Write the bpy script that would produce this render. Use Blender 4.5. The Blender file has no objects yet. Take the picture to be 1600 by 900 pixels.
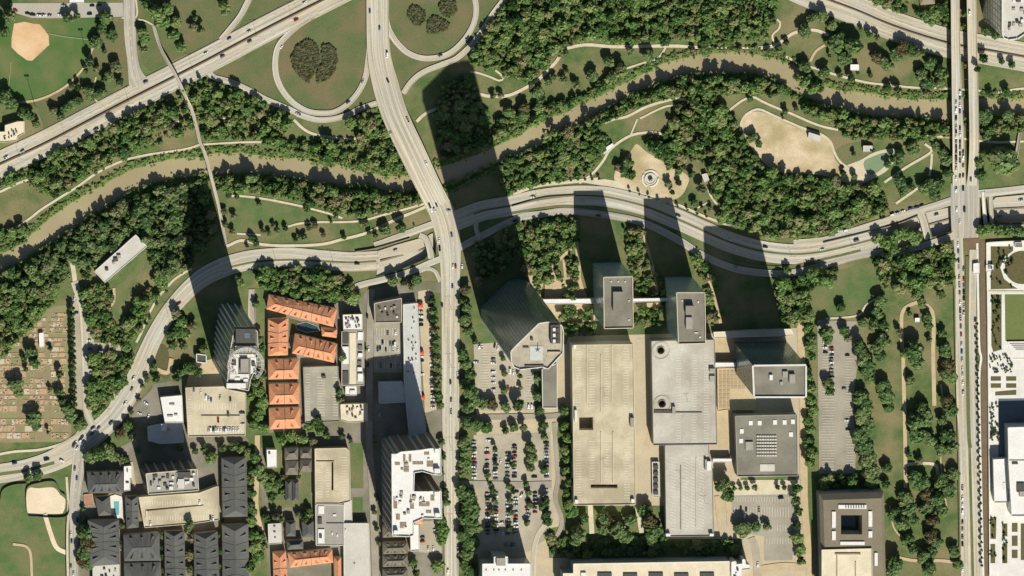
import bpy, math, random
import numpy as np
from mathutils import Vector, Matrix
from mathutils.geometry import delaunay_2d_cdt
from mathutils.bvhtree import BVHTree

scene = bpy.context.scene
col = scene.collection
random.seed(7)
rng = np.random.default_rng(7)

# ------------------------------------------------------------------ camera
S = 0.62                      # metres per photograph pixel on the ground
DIST = 10000.0
D = Vector((-0.163, 0.2345, 1.0)).normalized()      # from the ground towards the camera
CX = Vector((0, 1, 0)).cross(D).normalized()
CY = D.cross(CX).normalized()
CAMPOS = D * DIST
cd = bpy.data.cameras.new('camera')
cam = bpy.data.objects.new('camera', cd)
col.objects.link(cam)
cam.matrix_world = Matrix(((CX.x, CY.x, D.x, CAMPOS.x), (CX.y, CY.y, D.y, CAMPOS.y), (CX.z, CY.z, D.z, CAMPOS.z), (0, 0, 0, 1)))
cd.sensor_width = 36.0
cd.lens = 36.0 * DIST / (1600 * S)
cd.clip_start = 50.0
cd.clip_end = 40000.0
scene.camera = cam

# ------------------------------------------------------------------ sky, sun, exposure
EL = math.radians(40.0)
AZ = math.radians(165.5)
sunvec = Vector((math.sin(AZ) * math.cos(EL), math.cos(AZ) * math.cos(EL), math.sin(EL)))
w = bpy.data.worlds.new('World')
scene.world = w
w.use_nodes = True
nt = w.node_tree
bg = nt.nodes['Background']
sky = nt.nodes.new('ShaderNodeTexSky')
sky.sky_type = 'NISHITA'
sky.sun_disc = False
sky.sun_elevation = EL
sky.sun_rotation = AZ
nt.links.new(sky.outputs[0], bg.inputs[0])
bg.inputs[1].default_value = 0.05
sl = bpy.data.lights.new('sun', 'SUN')
sl.energy = 4.6
sl.angle = math.radians(0.5)
sl.color = (1.0, 0.96, 0.89)
so = bpy.data.objects.new('sun', sl)
col.objects.link(so)
so.rotation_euler = (-sunvec).to_track_quat('-Z', 'Y').to_euler()
so.location = sunvec * 500
vs = scene.view_settings
vs.view_transform = 'Standard'
vs.look = 'None'
vs.exposure = 0.55
vs.gamma = 1.0
vs.use_curve_mapping = False


# ------------------------------------------------------------------ pixel -> place
def P(px, py, z=0.0):
    """The point at height z that the photograph shows at pixel (px, py)."""
    q = CX * ((px - 800) * S) + CY * ((450 - py) * S)
    d = q - CAMPOS
    t = (z - CAMPOS.z) / d.z
    return CAMPOS + d * t


def srgb(r, g, b, k=1.0):
    out = []
    for c in (r, g, b):
        c = c / 255.0
        out.append((c / 12.92 if c < 0.04045 else ((c + 0.055) / 1.055) ** 2.4) * k)
    return (out[0], out[1], out[2], 1.0)


K = 0.80     # photographed sunlit colour -> surface colour
M = {}


def mat(name, c1, c2=None, scale=0.15, rough=0.9, spec=0.2, c3=None, scale3=0.02, metal=0.0, bump=0.0, detail=5.0, lo=0.35, hi=0.65, grain=0.12, streak=0.0):
    m = bpy.data.materials.new(name)
    m.use_nodes = True
    n = m.node_tree.nodes
    l = m.node_tree.links
    b = n['Principled BSDF']
    b.inputs['Roughness'].default_value = rough
    b.inputs['Specular IOR Level'].default_value = spec
    b.inputs['Metallic'].default_value = metal
    c1 = srgb(*c1, K)
    if c2 is None:
        c2 = tuple(x * 0.82 for x in c1[:3]) + (1.0,)
    else:
        c2 = srgb(*c2, K)
    geo = n.new('ShaderNodeNewGeometry')
    t = n.new('ShaderNodeTexNoise')
    t.inputs['Scale'].default_value = scale
    t.inputs['Detail'].default_value = detail
    t.inputs['Roughness'].default_value = 0.65
    l.new(geo.outputs['Position'], t.inputs['Vector'])
    r = n.new('ShaderNodeMapRange')
    r.inputs['From Min'].default_value = lo
    r.inputs['From Max'].default_value = hi
    l.new(t.outputs[0], r.inputs['Value'])
    mx = n.new('ShaderNodeMixRGB')
    mx.inputs[1].default_value = c1
    mx.inputs[2].default_value = c2
    l.new(r.outputs[0], mx.inputs[0])
    out = mx.outputs[0]
    if c3 is not None:
        t3 = n.new('ShaderNodeTexNoise')
        t3.inputs['Scale'].default_value = scale3
        t3.inputs['Detail'].default_value = 4.0
        l.new(geo.outputs['Position'], t3.inputs['Vector'])
        r3 = n.new('ShaderNodeMapRange')
        r3.inputs['From Min'].default_value = 0.42
        r3.inputs['From Max'].default_value = 0.66
        l.new(t3.outputs[0], r3.inputs['Value'])
        m3 = n.new('ShaderNodeMixRGB')
        m3.inputs[2].default_value = srgb(*c3, K)
        l.new(out, m3.inputs[1])
        l.new(r3.outputs[0], m3.inputs[0])
        out = m3.outputs[0]
    if grain:
        tg = n.new('ShaderNodeTexNoise')
        tg.inputs['Scale'].default_value = 0.7
        tg.inputs['Detail'].default_value = 3.0
        tg.inputs['Roughness'].default_value = 0.8
        l.new(geo.outputs['Position'], tg.inputs['Vector'])
        val = tg.outputs[0]
        if streak:       # wear running along the lanes (uv: metres across, metres along)
            uv = n.new('ShaderNodeUVMap')
            mp = n.new('ShaderNodeMapping')
            mp.inputs['Scale'].default_value = (0.42, 0.010, 1.0)
            l.new(uv.outputs[0], mp.inputs['Vector'])
            ts = n.new('ShaderNodeTexNoise')
            ts.inputs['Scale'].default_value = 1.0
            ts.inputs['Detail'].default_value = 3.0
            l.new(mp.outputs[0], ts.inputs['Vector'])
            mm_ = n.new('ShaderNodeMath')
            mm_.operation = 'MULTIPLY_ADD'
            mm_.inputs[1].default_value = streak / grain
            l.new(ts.outputs[0], mm_.inputs[0])
            ma_ = n.new('ShaderNodeMath')
            ma_.operation = 'SUBTRACT'
            ma_.inputs[1].default_value = 0.5 * streak / grain
            l.new(val, mm_.inputs[2])
            l.new(mm_.outputs[0], ma_.inputs[0])
            val = ma_.outputs[0]
        rg = n.new('ShaderNodeMapRange')
        rg.clamp = False
        rg.inputs['From Min'].default_value = 0.3
        rg.inputs['From Max'].default_value = 0.7
        rg.inputs['To Min'].default_value = 1.0 - grain
        rg.inputs['To Max'].default_value = 1.0 + grain
        l.new(val, rg.inputs['Value'])
        vm = n.new('ShaderNodeVectorMath')
        vm.operation = 'SCALE'
        l.new(out, vm.inputs[0])
        l.new(rg.outputs[0], vm.inputs['Scale'])
        out = vm.outputs[0]
    l.new(out, b.inputs['Base Color'])
    if bump:
        bn = n.new('ShaderNodeBump')
        bn.inputs['Strength'].default_value = bump
        bn.inputs['Distance'].default_value = 0.6
        l.new(t.outputs[0], bn.inputs['Height'])
        l.new(bn.outputs[0], b.inputs['Normal'])
    M[name] = m
    return m


def leaf_mat(name, cols, solo=0.45):
    """Foliage: colour varies leaf by leaf (stored attribute) and tree by tree."""
    m = bpy.data.materials.new(name)
    m.use_nodes = True
    n = m.node_tree.nodes
    l = m.node_tree.links
    b = n['Principled BSDF']
    b.inputs['Roughness'].default_value = 0.7
    b.inputs['Specular IOR Level'].default_value = 0.15
    at = n.new('ShaderNodeAttribute')
    at.attribute_name = 'tint'
    oi = n.new('ShaderNodeObjectInfo')
    ma = n.new('ShaderNodeMath')
    ma.operation = 'MULTIPLY_ADD'
    l.new(oi.outputs['Random'], ma.inputs[0])
    ma.inputs[1].default_value = solo
    l.new(at.outputs['Fac'], ma.inputs[2])
    r = n.new('ShaderNodeValToRGB')
    e = r.color_ramp.elements
    e[0].position = 0.0
    e[0].color = srgb(*cols[0], K)
    e[1].position = 1.0
    e[1].color = srgb(*cols[-1], K)
    for i, c in enumerate(cols[1:-1]):
        x = e.new((i + 1) / (len(cols) - 1))
        x.color = srgb(*c, K)
    l.new(ma.outputs[0], r.inputs[0])
    l.new(r.outputs[0], b.inputs['Base Color'])
    tl = n.new('ShaderNodeBsdfTranslucent')
    l.new(r.outputs[0], tl.inputs[0])
    mx = n.new('ShaderNodeMixShader')
    mx.inputs[0].default_value = 0.38
    l.new(b.outputs[0], mx.inputs[1])
    l.new(tl.outputs[0], mx.inputs[2])
    l.new(mx.outputs[0], n['Material Output'].inputs[0])
    M[name] = m


mat('grass', (104, 116, 68), (78, 100, 54), 0.09, c3=(134, 124, 88), scale3=0.026, bump=0.3, grain=0.24, lo=0.38, hi=0.62)
mat('lawn', (84, 108, 60), (100, 116, 68), 0.07, c3=(118, 116, 78), scale3=0.035, bump=0.2, grain=0.2, lo=0.38, hi=0.62)
mat('field', (78, 108, 56), (88, 112, 60), 0.05, c3=(116, 116, 72), scale3=0.025, grain=0.14)
mat('verge', (104, 109, 70), (88, 105, 62), 0.05, c3=(120, 110, 78), scale3=0.03, bump=0.2, grain=0.22, lo=0.38, hi=0.62)
mat('garden_lawn', (112, 122, 70), (104, 114, 62), 0.08)
mat('garden_bed', (104, 98, 62), (88, 84, 54), 0.35)
mat('bank', (92, 118, 58), (72, 98, 46), 0.12, c3=(116, 118, 66), scale3=0.05, bump=0.5)
mat('concrete', (194, 184, 160), (182, 172, 148), 0.04, c3=(188, 184, 168), scale3=0.02, grain=0.09, streak=0.3)
mat('concrete_grey', (182, 174, 156), (170, 162, 144), 0.05, c3=(174, 170, 156), scale3=0.02, grain=0.09, streak=0.3)
mat('path', (214, 202, 174), (198, 186, 156), 0.1)
mat('path_tan', (200, 180, 142), (186, 166, 130), 0.1)
mat('asphalt', (160, 152, 134), (146, 138, 120), 0.08, c3=(168, 160, 142), scale3=0.03)
mat('asphalt_tan', (188, 178, 154), (172, 162, 138), 0.05, c3=(160, 152, 134), scale3=0.03)
mat('asphalt_dark', (150, 142, 126), (126, 120, 106), 0.05, c3=(112, 112, 84), scale3=0.03)
mat('paving', (202, 186, 152), (184, 168, 138), 0.06, c3=(186, 174, 148), scale3=0.02)
mat('dirt', (216, 178, 132), (200, 160, 116), 0.05, c3=(224, 192, 150), scale3=0.03)
mat('sand', (216, 198, 164), (192, 172, 134), 0.06, c3=(172, 158, 116), scale3=0.045, grain=0.18)
mat('pale_sand', (230, 214, 184), (218, 198, 164), 0.06)
mat('cemetery', (150, 136, 104), (136, 124, 94), 0.15, c3=(140, 138, 96), scale3=0.04)
mat('grave_curb', (196, 172, 136), (170, 146, 112), 0.3)
mat('grave_stone', (206, 200, 184), (176, 170, 154), 0.3)
mat('brick_paving', (176, 132, 104), (160, 120, 96), 0.2)
mat('river', (164, 151, 115), (154, 142, 106), 0.03, rough=0.2, spec=0.5, grain=0.05, bump=0.06, c3=(172, 159, 121), scale3=0.01)
mat('pond', (132, 150, 116), (122, 142, 108), 0.05, rough=0.2, spec=0.4)
mat('pool', (110, 178, 172), (100, 168, 166), 0.2, rough=0.1, spec=0.5)
mat('white', (226, 223, 212), (214, 210, 198), 0.1)
mat('white_roof', (232, 230, 222), (222, 219, 210), 0.08)
mat('line', (232, 226, 208), (216, 208, 188), 0.3)
mat('cream_roof', (226, 214, 184), (212, 200, 170), 0.08)
mat('blue_roof', (202, 202, 192), (188, 189, 181), 0.06)
mat('tan_roof', (190, 180, 156), (164, 156, 136), 0.12)
mat('coffer', (178, 156, 122), (166, 146, 114), 0.1)
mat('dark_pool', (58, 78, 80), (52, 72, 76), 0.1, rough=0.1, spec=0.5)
mat('painted_shade', (104, 116, 120), (92, 106, 112), 0.05, rough=0.08, spec=0.5)  # blue-grey standing in for the shade beside the institute building
mat('plot_tan', (190, 166, 130), (172, 148, 112), 0.3)
mat('plot_pale', (202, 190, 164), (188, 176, 150), 0.3)
mat('plot_green', (140, 140, 96), (126, 128, 84), 0.3)
mat('pale_grey_roof', (206, 202, 188), (192, 188, 174), 0.06)
mat('grey_roof', (132, 128, 112), (118, 114, 100), 0.06, c3=(140, 136, 120), scale3=0.05)
mat('mid_grey_roof', (166, 162, 150), (152, 148, 136), 0.06)
mat('dark_roof', (96, 97, 92), (86, 87, 83), 0.25, c3=(104, 103, 97), scale3=0.04)
mat('brown_roof', (124, 117, 102), (108, 102, 88), 0.2, grain=0.2)
mat('taupe_roof', (136, 126, 104), (126, 116, 96), 0.06)
mat('tile_roof', (220, 156, 116), (198, 134, 96), 0.3, c3=(206, 146, 108), scale3=0.06, grain=0.2)
mat('deck', (206, 194, 164), (190, 178, 148), 0.06, c3=(172, 160, 132), scale3=0.03)
mat('deck_grey', (200, 196, 180), (184, 178, 162), 0.05, c3=(168, 160, 144), scale3=0.03)
mat('deck_old', (176, 170, 148), (160, 154, 134), 0.06, c3=(150, 144, 124), scale3=0.03)
mat('roof_unit', (176, 172, 158), (150, 146, 132), 0.6)
mat('unit_dark', (92, 90, 82), (76, 74, 68), 0.6)
mat('unit_white', (228, 226, 218), (222, 218, 208), 0.5)
mat('wall_beige', (184, 170, 142), (172, 158, 132), 0.1)
mat('wall_cream', (214, 202, 176), (204, 192, 166), 0.1)
mat('wall_grey', (158, 154, 142), (146, 142, 130), 0.1)
mat('wall_brown', (150, 122, 96), (138, 112, 88), 0.1)
mat('wall_white', (226, 222, 210), (212, 208, 196), 0.1)
mat('retaining', (150, 138, 116), (136, 124, 104), 0.1)
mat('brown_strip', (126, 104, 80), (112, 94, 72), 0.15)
mat('glass_dark', (98, 126, 124), (90, 118, 116), 0.05, rough=0.18, spec=0.9, metal=0.35)
mat('glass_teal', (206, 226, 222), (196, 216, 214), 0.05, rough=0.22, spec=0.9, metal=0.3)
mat('glass_blue', (150, 172, 178), (140, 162, 168), 0.05, rough=0.18, spec=0.8, metal=0.6)
mat('mullion', (156, 168, 162), (146, 158, 152), 0.2, rough=0.5, spec=0.4)
mat('mullion_dark', (120, 132, 126), (112, 124, 118), 0.2, rough=0.5, spec=0.4)
mat('steel', (190, 192, 186), (176, 178, 172), 0.4, rough=0.45, spec=0.5)
mat('lamp_metal', (120, 116, 106), (104, 100, 92), 0.5, rough=0.5)
mat('bark', (96, 82, 64), (80, 68, 54), 0.8)
mat('car_glass', (34, 38, 42), (30, 34, 38), 0.5, rough=0.08, spec=0.7)
mat('tyre', (30, 30, 30), (26, 26, 26), 0.5)
mat('umbrella', (214, 96, 62), (200, 86, 54), 0.5)
for nm_, cols_ in (
        ('leaf', [(64, 94, 48), (100, 136, 72), (132, 164, 92), (154, 172, 104), (162, 154, 112)]),
        ('leaf_oak', [(62, 86, 50), (94, 124, 72), (120, 150, 88), (142, 158, 102), (152, 146, 110)]),
        ('leaf_bright', [(92, 128, 64), (112, 148, 76), (128, 160, 86), (140, 162, 96), (148, 154, 100)]),
        ('leaf_brown', [(104, 106, 74), (116, 116, 82), (128, 124, 90), (130, 128, 92), (116, 130, 80)]),
        ('leaf_red', [(104, 92, 66), (114, 100, 72), (112, 112, 72), (122, 118, 80), (128, 114, 84)])):
    leaf_mat(nm_, cols_)
    leaf_mat(nm_ + '_mass', cols_, 0.0)


# ------------------------------------------------------------------ objects
def tag(o, label=None, cat=None, group=None, kind=None):
    if label:
        o['label'] = label
    if cat:
        o['category'] = cat
    if group:
        o['group'] = group
    if kind:
        o['kind'] = kind
    return o


def link(name, me, parent=None, loc=None):
    o = bpy.data.objects.new(name, me)
    col.objects.link(o)
    if loc is not None:
        o.location = loc
    if parent is not None:
        o.parent = parent
    return o


def mesh(name, verts, faces, mats):
    me = bpy.data.meshes.new(name)
    me.from_pydata([tuple(v) for v in verts], [], faces)
    for m in (mats if isinstance(mats, (list, tuple)) else [mats]):
        me.materials.append(M[m])
    me.update()
    return me


class MB:
    """Collects boxes, prisms and faces; build() links them as one mesh object."""
    def __init__(self, org=(0, 0, 0)):
        self.v = []
        self.f = []
        self.o = Vector(org)

    def face(self, pts):
        n = len(self.v)
        self.v += [Vector(p) - self.o for p in pts]
        self.f.append(tuple(range(n, n + len(pts))))

    def prism(self, base, top):
        n = len(base)
        k = len(self.v)
        self.v += [Vector(p) - self.o for p in base] + [Vector(p) - self.o for p in top]
        self.f.append(tuple(k + i for i in range(n - 1, -1, -1)))
        self.f.append(tuple(k + n + i for i in range(n)))
        for i in range(n):
            j = (i + 1) % n
            self.f.append((k + i, k + j, k + n + j, k + n + i))

    def box(self, a, b, wdt, z0, z1):
        """A wall-like box from a to b (xy), width wdt."""
        a = Vector((a[0], a[1], 0))
        b = Vector((b[0], b[1], 0))
        d = b - a
        if d.length < 1e-4:
            return
        nrm = Vector((-d.y, d.x, 0)).normalized() * (wdt / 2)
        c = [a - nrm, b - nrm, b + nrm, a + nrm]
        self.prism([Vector((p.x, p.y, z0)) for p in c], [Vector((p.x, p.y, z1)) for p in c])

    def build(self, name, m, parent=None, loc=None):
        if not self.v:
            return None
        return link(name, mesh(name, self.v, self.f, m), parent, loc)


def area(poly):
    return 0.5 * sum(poly[i][0] * poly[(i + 1) % len(poly)][1] - poly[(i + 1) % len(poly)][0] * poly[i][1] for i in range(len(poly)))


def ccw(poly):
    return list(poly) if area(poly) > 0 else list(poly)[::-1]


def inside(x, y, poly):
    c = False
    j = len(poly) - 1
    for i in range(len(poly)):
        xi, yi = poly[i][0], poly[i][1]
        xj, yj = poly[j][0], poly[j][1]
        if (yi > y) != (yj > y) and x < (xj - xi) * (y - yi) / (yj - yi) + xi:
            c = not c
        j = i
    return c


def triangulate(outer, holes=()):
    """Triangles of a polygon with holes (xy)."""
    pts, edges = [], []
    for loop in [outer] + list(holes):
        n = len(pts)
        pts += [Vector((p[0], p[1])) for p in loop]
        edges += [(n + i, n + (i + 1) % len(loop)) for i in range(len(loop))]
    r = delaunay_2d_cdt(pts, edges, [], 0, 1e-4)
    vv, tris = r[0], r[2]
    keep = []
    for t in tris:
        cx = sum(vv[i].x for i in t) / 3
        cy = sum(vv[i].y for i in t) / 3
        if inside(cx, cy, outer) and not any(inside(cx, cy, h) for h in holes):
            a, b, c = (vv[i] for i in t)
            if (b - a).cross(c - a) < 0:
                t = (t[0], t[2], t[1])
            keep.append(tuple(t))
    return vv, keep


def curve(pts, step=4.0, closed=False):
    """Catmull-Rom through points (any dimension), about one point per step."""
    pts = [np.array(p, float) for p in pts]
    n = len(pts)
    if n < 3 and not closed:
        return pts
    out = []
    rngi = range(n) if closed else range(n - 1)
    for i in rngi:
        if closed:
            p0, p1, p2, p3 = pts[i - 1], pts[i], pts[(i + 1) % n], pts[(i + 2) % n]
        else:
            p1, p2 = pts[i], pts[i + 1]
            p0 = pts[i - 1] if i else 2 * p1 - p2
            p3 = pts[i + 2] if i + 2 < n else 2 * p2 - p1
        k = max(1, int(np.linalg.norm((p2 - p1)[:2]) / step))
        for j in range(k):
            t = j / k
            out.append(0.5 * ((2 * p1) + (-p0 + p2) * t + (2 * p0 - 5 * p1 + 4 * p2 - p3) * t * t + (-p0 + 3 * p1 - 3 * p2 + p3) * t ** 3))
    if not closed:
        out.append(pts[-1])
    return out


LEVEL = {'patch': [0.02, 0.0035], 'lot': [0.14, 0.0035], 'path': [0.33, 0.0032], 'road': [0.60, 0.004], 'mark': [0.85, 0.004]}
SHEET_V, SHEET_F = [], []      # everything one can stand on, to set cars and trees down on


def level(kind):
    z = LEVEL[kind][0]
    LEVEL[kind][0] += LEVEL[kind][1]
    return z


def note(verts, faces):
    n = len(SHEET_V)
    SHEET_V.extend([tuple(v) for v in verts])
    for f in faces:
        SHEET_F.append(tuple(n + i for i in f))


def sheet(name, poly, m, lv='patch', smooth=False, kind='structure', label=None, cat=None, holes=()):
    if smooth:
        poly = [tuple(p) for p in curve(poly, 4, True)]
    z = level(lv)
    wpts = ccw([P(p[0], p[1], z) for p in poly])
    wh = [[P(p[0], p[1], z) for p in h] for h in holes]
    vv, tr = triangulate(wpts, wh)
    verts = [(v.x, v.y, z) for v in vv]
    note(verts, tr)
    o = link(name, mesh(name, verts, tr, m))
    tag(o, label, cat, None, kind)
    return o


def ribbon_edges(pts, width, z=None):
    """pts (px,py[,z]) -> left and right world edges; width in px or a list per control point."""
    if isinstance(width, (list, tuple)):
        pts = [tuple(p) + (wd,) for p, wd in zip(pts, width)]
    else:
        pts = [tuple(p) + (width,) for p in pts]
    c = curve(pts, 4.0)
    W3 = []
    for p in c:
        zz = z if z is not None else p[2]
        W3.append((P(p[0], p[1], zz), p[-1] * S / 2))
    L, R = [], []
    for i, (q, h) in enumerate(W3):
        a = W3[max(0, i - 1)][0]
        b = W3[min(len(W3) - 1, i + 1)][0]
        d = b - a
        nrm = Vector((-d.y, d.x, 0)).normalized()
        L.append(q + nrm * h)
        R.append(q - nrm * h)
    return L, R, [q for q, h in W3]


def lane_uv(me, L, R, s, n):
    """uv in metres: u across the road, v along it (vertices: right edge, then left edge)."""
    uv = me.uv_layers.new(name='UVMap')
    for lp in me.loops:
        k = lp.vertex_index
        h_ = (L[k % n] - R[k % n]).length / 2
        uv.data[lp.index].uv = ((h_ if k >= n else -h_), s[k % n])


def ribbon(name, pts, width, m, lv='road', parent=None):
    z = level(lv)
    L, R, C = ribbon_edges([p[:2] for p in pts], width, z)
    n = len(L)
    verts = R + L
    faces = [(i, i + 1, n + i + 1, n + i) for i in range(n - 1)]
    note(verts, faces)
    me = mesh(name, verts, faces, m)
    lane_uv(me, L, R, [0.0] + list(np.cumsum([(C[i + 1] - C[i]).length for i in range(n - 1)])), n)
    o = link(name, me, parent)
    if parent is None:
        tag(o, kind='structure')
    return o


def dashes(parent, pts, offs, dash=3.0, gap=7.0, wd=0.4, z=0.83, cont=False):
    """Painted lane lines along a ribbon's centre line, offs = offsets in px."""
    mb = MB()
    c = curve([p[:2] for p in pts], 1.0)
    W3 = [P(p[0], p[1], z) for p in c]
    for of in offs:
        s = 0.0
        for i in range(len(W3) - 1):
            a, b = W3[i], W3[i + 1]
            d = b - a
            ln = d.length
            if ln < 1e-6:
                continue
            nrm = Vector((-d.y, d.x, 0)).normalized()
            if cont or (s % (dash + gap)) < dash:
                q = nrm * of * S
                h = nrm * wd / 2
                mb.face([a + q - h, b + q - h, b + q + h, a + q + h])
            s += ln
    return tag(mb.build('lane_marking', 'line', parent), kind='stuff')


# ------------------------------------------------------------------ river, trenches, ground
up = [(-400, 600), (-60, 432), (0, 400), (25, 387), (50, 365), (75, 345), (100, 325), (125, 310), (175, 282), (207, 265), (237, 257), (275, 249), (317, 246), (335, 241), (382, 240), (420, 246), (460, 249), (482, 250), (510, 262), (532, 259), (550, 266), (582, 272), (612, 277), (650, 272), (700, 258), (750, 240), (790, 222), (815, 212), (840, 192), (880, 178), (907, 164), (940, 150), (960, 139), (995, 122), (1035, 101), (1072, 91), (1100, 86), (1140, 82), (1175, 85), (1197, 90), (1235, 100), (1260, 120), (1270, 130), (1290, 137), (1312, 142), (1355, 147), (1420, 156), (1480, 156), (1530, 155), (1600, 155), (1660, 156), (1950, 150)]
dn = [(-400, 626), (-60, 458), (0, 425), (10, 421), (40, 405), (75, 382), (100, 365), (140, 337), (162, 325), (185, 310), (220, 292), (260, 281), (320, 272), (345, 272), (400, 272), (440, 275), (475, 282), (520, 290), (570, 290), (602, 297), (640, 298), (700, 288), (750, 265), (785, 250), (820, 238), (850, 222), (885, 204), (920, 188), (960, 162), (985, 150), (1035, 128), (1085, 116), (1130, 115), (1170, 113), (1197, 120), (1222, 132), (1260, 152), (1295, 166), (1365, 181), (1420, 182), (1475, 188), (1530, 181), (1600, 181), (1660, 182), (1950, 176)]
WZ = -2.6


def offset_line(pts, d):
    out = []
    for i, p in enumerate(pts):
        a = np.array(pts[max(0, i - 1)], float)
        b = np.array(pts[min(len(pts) - 1, i + 1)], float)
        t = (b - a) / np.linalg.norm(b - a)
        out.append((p[0] + t[1] * d, p[1] - t[0] * d))
    return out


def jag(pts, amp):
    r = random.Random(3)
    return [(p[0] + r.uniform(-amp, amp), p[1] + r.uniform(-amp, amp)) for p in curve(pts, 6.0)]


up_s, dn_s = jag(up, 1.3), jag(dn, 1.3)
ub, db = offset_line(up_s, 8.0), offset_line(dn_s, -8.0)


def fix(line):      # keep the offset line monotone in x
    out = [line[0]]
    for p in line[1:]:
        if p[0] > out[-1][0] + 1.0:
            out.append(p)
    return out


trench_n = [(1446, 332), (1486, 323), (1489, 326), (1489, 361), (1457, 370)]
TRENCH = [
    ([(590, 392), (620, 382), (656, 372), (663, 376), (668, 399), (664, 405), (620, 423), (588, 432)], lambda x: 0.15 + 5.2 * max(0, min(1, (x - 592) / 55))),
    ([(668, 368), (677, 363), (681, 380), (681, 401), (676, 388)], lambda x: 5.4),
    (trench_n, lambda x: 5.4),
    ([(1385, 356), (1431, 338), (1437, 344), (1445, 373), (1398, 389), (1380, 392)], lambda x: 0.6 + 4.4 * max(0, min(1, (x - 1385) / 55))),
    ([(1551, 313), (1556, 308), (1600, 304), (1660, 300), (1660, 347), (1600, 347), (1560, 347), (1554, 341)], lambda x: 5.4),
    ([(1532, 312), (1534, 312), (1536, 350), (1533, 350)], lambda x: 5.4),
    ([(1540, 312), (1542, 312), (1546, 348), (1543, 348)], lambda x: 5.4),
]
LANES = {
    (590, 392): [(594, 408, 666, 388, 1.6, 0.8, 'retaining', 'median_wall'), (594, 400, 664, 381, 0.4, 0.04, 'line', 'lane_marking'), (594, 417, 666, 396, 0.4, 0.04, 'line', 'lane_marking')],
    (1446, 332): [(1449, 352, 1488, 341, 1.6, 0.8, 'retaining', 'median_wall'), (1448, 342, 1488, 332, 0.4, 0.04, 'line', 'lane_marking')],
    (1385, 356): [(1385, 371, 1440, 355, 1.6, 0.8, 'retaining', 'median_wall'), (1388, 363, 1437, 347, 0.4, 0.04, 'line', 'lane_marking')],
    (1551, 313): [(1554, 327, 1658, 322, 1.6, 0.8, 'retaining', 'median_wall'), (1553, 318, 1658, 312, 0.4, 0.04, 'line', 'lane_marking'), (1554, 336, 1658, 333, 0.4, 0.04, 'line', 'lane_marking')],
}
ubf, dbf = fix(ub), fix(db)
river_hole = ccw([P(*p) for p in ubf] + [P(*p) for p in dbf[::-1]])
holes = [river_hole] + [ccw([P(*p) for p in t[0]]) for t in TRENCH]
rect = [(-2500, -2200), (2500, -2200), (2500, 2200), (-2500, 2200)]
vv, tr = triangulate(rect, holes)
gv = [(v.x, v.y, 0.0) for v in vv]
note(gv, tr)
tag(link('ground', mesh('ground', gv, tr, 'grass')), kind='structure')

wp = ccw([P(p[0], p[1], WZ) for p in offset_line(up_s, 3.0)] + [P(p[0], p[1], WZ) for p in offset_line(dn_s, -3.0)[::-1]])
vv, tr = triangulate(wp)
tag(link('river', mesh('river', [(v.x, v.y, WZ) for v in vv], tr, 'river')), kind='structure')
for nm, top, low, d in (('riverbank', ubf, up_s, 1), ('riverbank', dbf, dn_s, -1)):
    # bank surface between the ground's edge and the water line, following both lines by arc length
    n = 260
    def samp(line, k):
        a = np.array(line)
        s = np.concatenate([[0], np.cumsum(np.linalg.norm(np.diff(a, axis=0), axis=1))])
        t = np.linspace(0, s[-1], k)
        return np.stack([np.interp(t, s, a[:, 0]), np.interp(t, s, a[:, 1])], 1)
    A = [P(p[0], p[1], 0.0) for p in samp(top, n)]
    B = [P(p[0], p[1], WZ - 0.3) for p in samp(low, n)]
    mid = [(a * 0.5 + b * 0.5) + Vector((0, 0, random.uniform(-0.3, 0.6))) for a, b in zip(A, B)]
    verts = A + mid + B
    faces = []
    for k in range(2):
        for i in range(n - 1):
            q = (k * n + i, k * n + i + 1, (k + 1) * n + i + 1, (k + 1) * n + i)
            faces.append(q if d < 0 else q[::-1])
    note(verts, faces)
    tag(link(nm, mesh(nm, verts, faces, 'bank')), kind='structure')

for poly, dep in TRENCH:
    fl = [(p[0], p[1]) for p in poly]
    top = [P(p[0], p[1], 0.0) for p in fl]
    bot = [Vector((q.x, q.y, -dep(p[0]))) for p, q in zip(fl, top)]
    if area(top) < 0:
        top, bot = top[::-1], bot[::-1]
    n = len(top)
    root = link('underpass_road', None, None, Vector((top[0].x, top[0].y, 0)))
    tag(root, kind='structure')
    mb = MB(root.location)
    mb.face(bot)
    note(bot, [tuple(range(n))])
    mb.build('road_surface', 'concrete', root)
    mb = MB(root.location)
    for i in range(n):
        j = (i + 1) % n
        mb.face([top[j] + Vector((0, 0, .95)), top[i] + Vector((0, 0, .95)), bot[i] - Vector((0, 0, .4)), bot[j] - Vector((0, 0, .4))])
    mb.build('retaining_wall', 'retaining', root)
    for (x0, y0, x1, y1, w_, hh, m_, nm_) in LANES.get(poly[0], ()):
        mb = MB(root.location)
        pa = [(x0 + (x1 - x0) * k / 8, y0 + (y1 - y0) * k / 8) for k in range(9)]
        pw = [P(p[0], p[1], -dep(p[0])) for p in pa]
        for u, v in zip(pw[:-1], pw[1:]):
            d = (v - u).normalized()
            nr = Vector((-d.y, d.x, 0)) * w_ / 2
            q = [u - nr, v - nr, v + nr, u + nr]
            mb.prism([p - Vector((0, 0, .2)) for p in q], [p + Vector((0, 0, hh)) for p in q])
        mb.build(nm_, m_, root)

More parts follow.
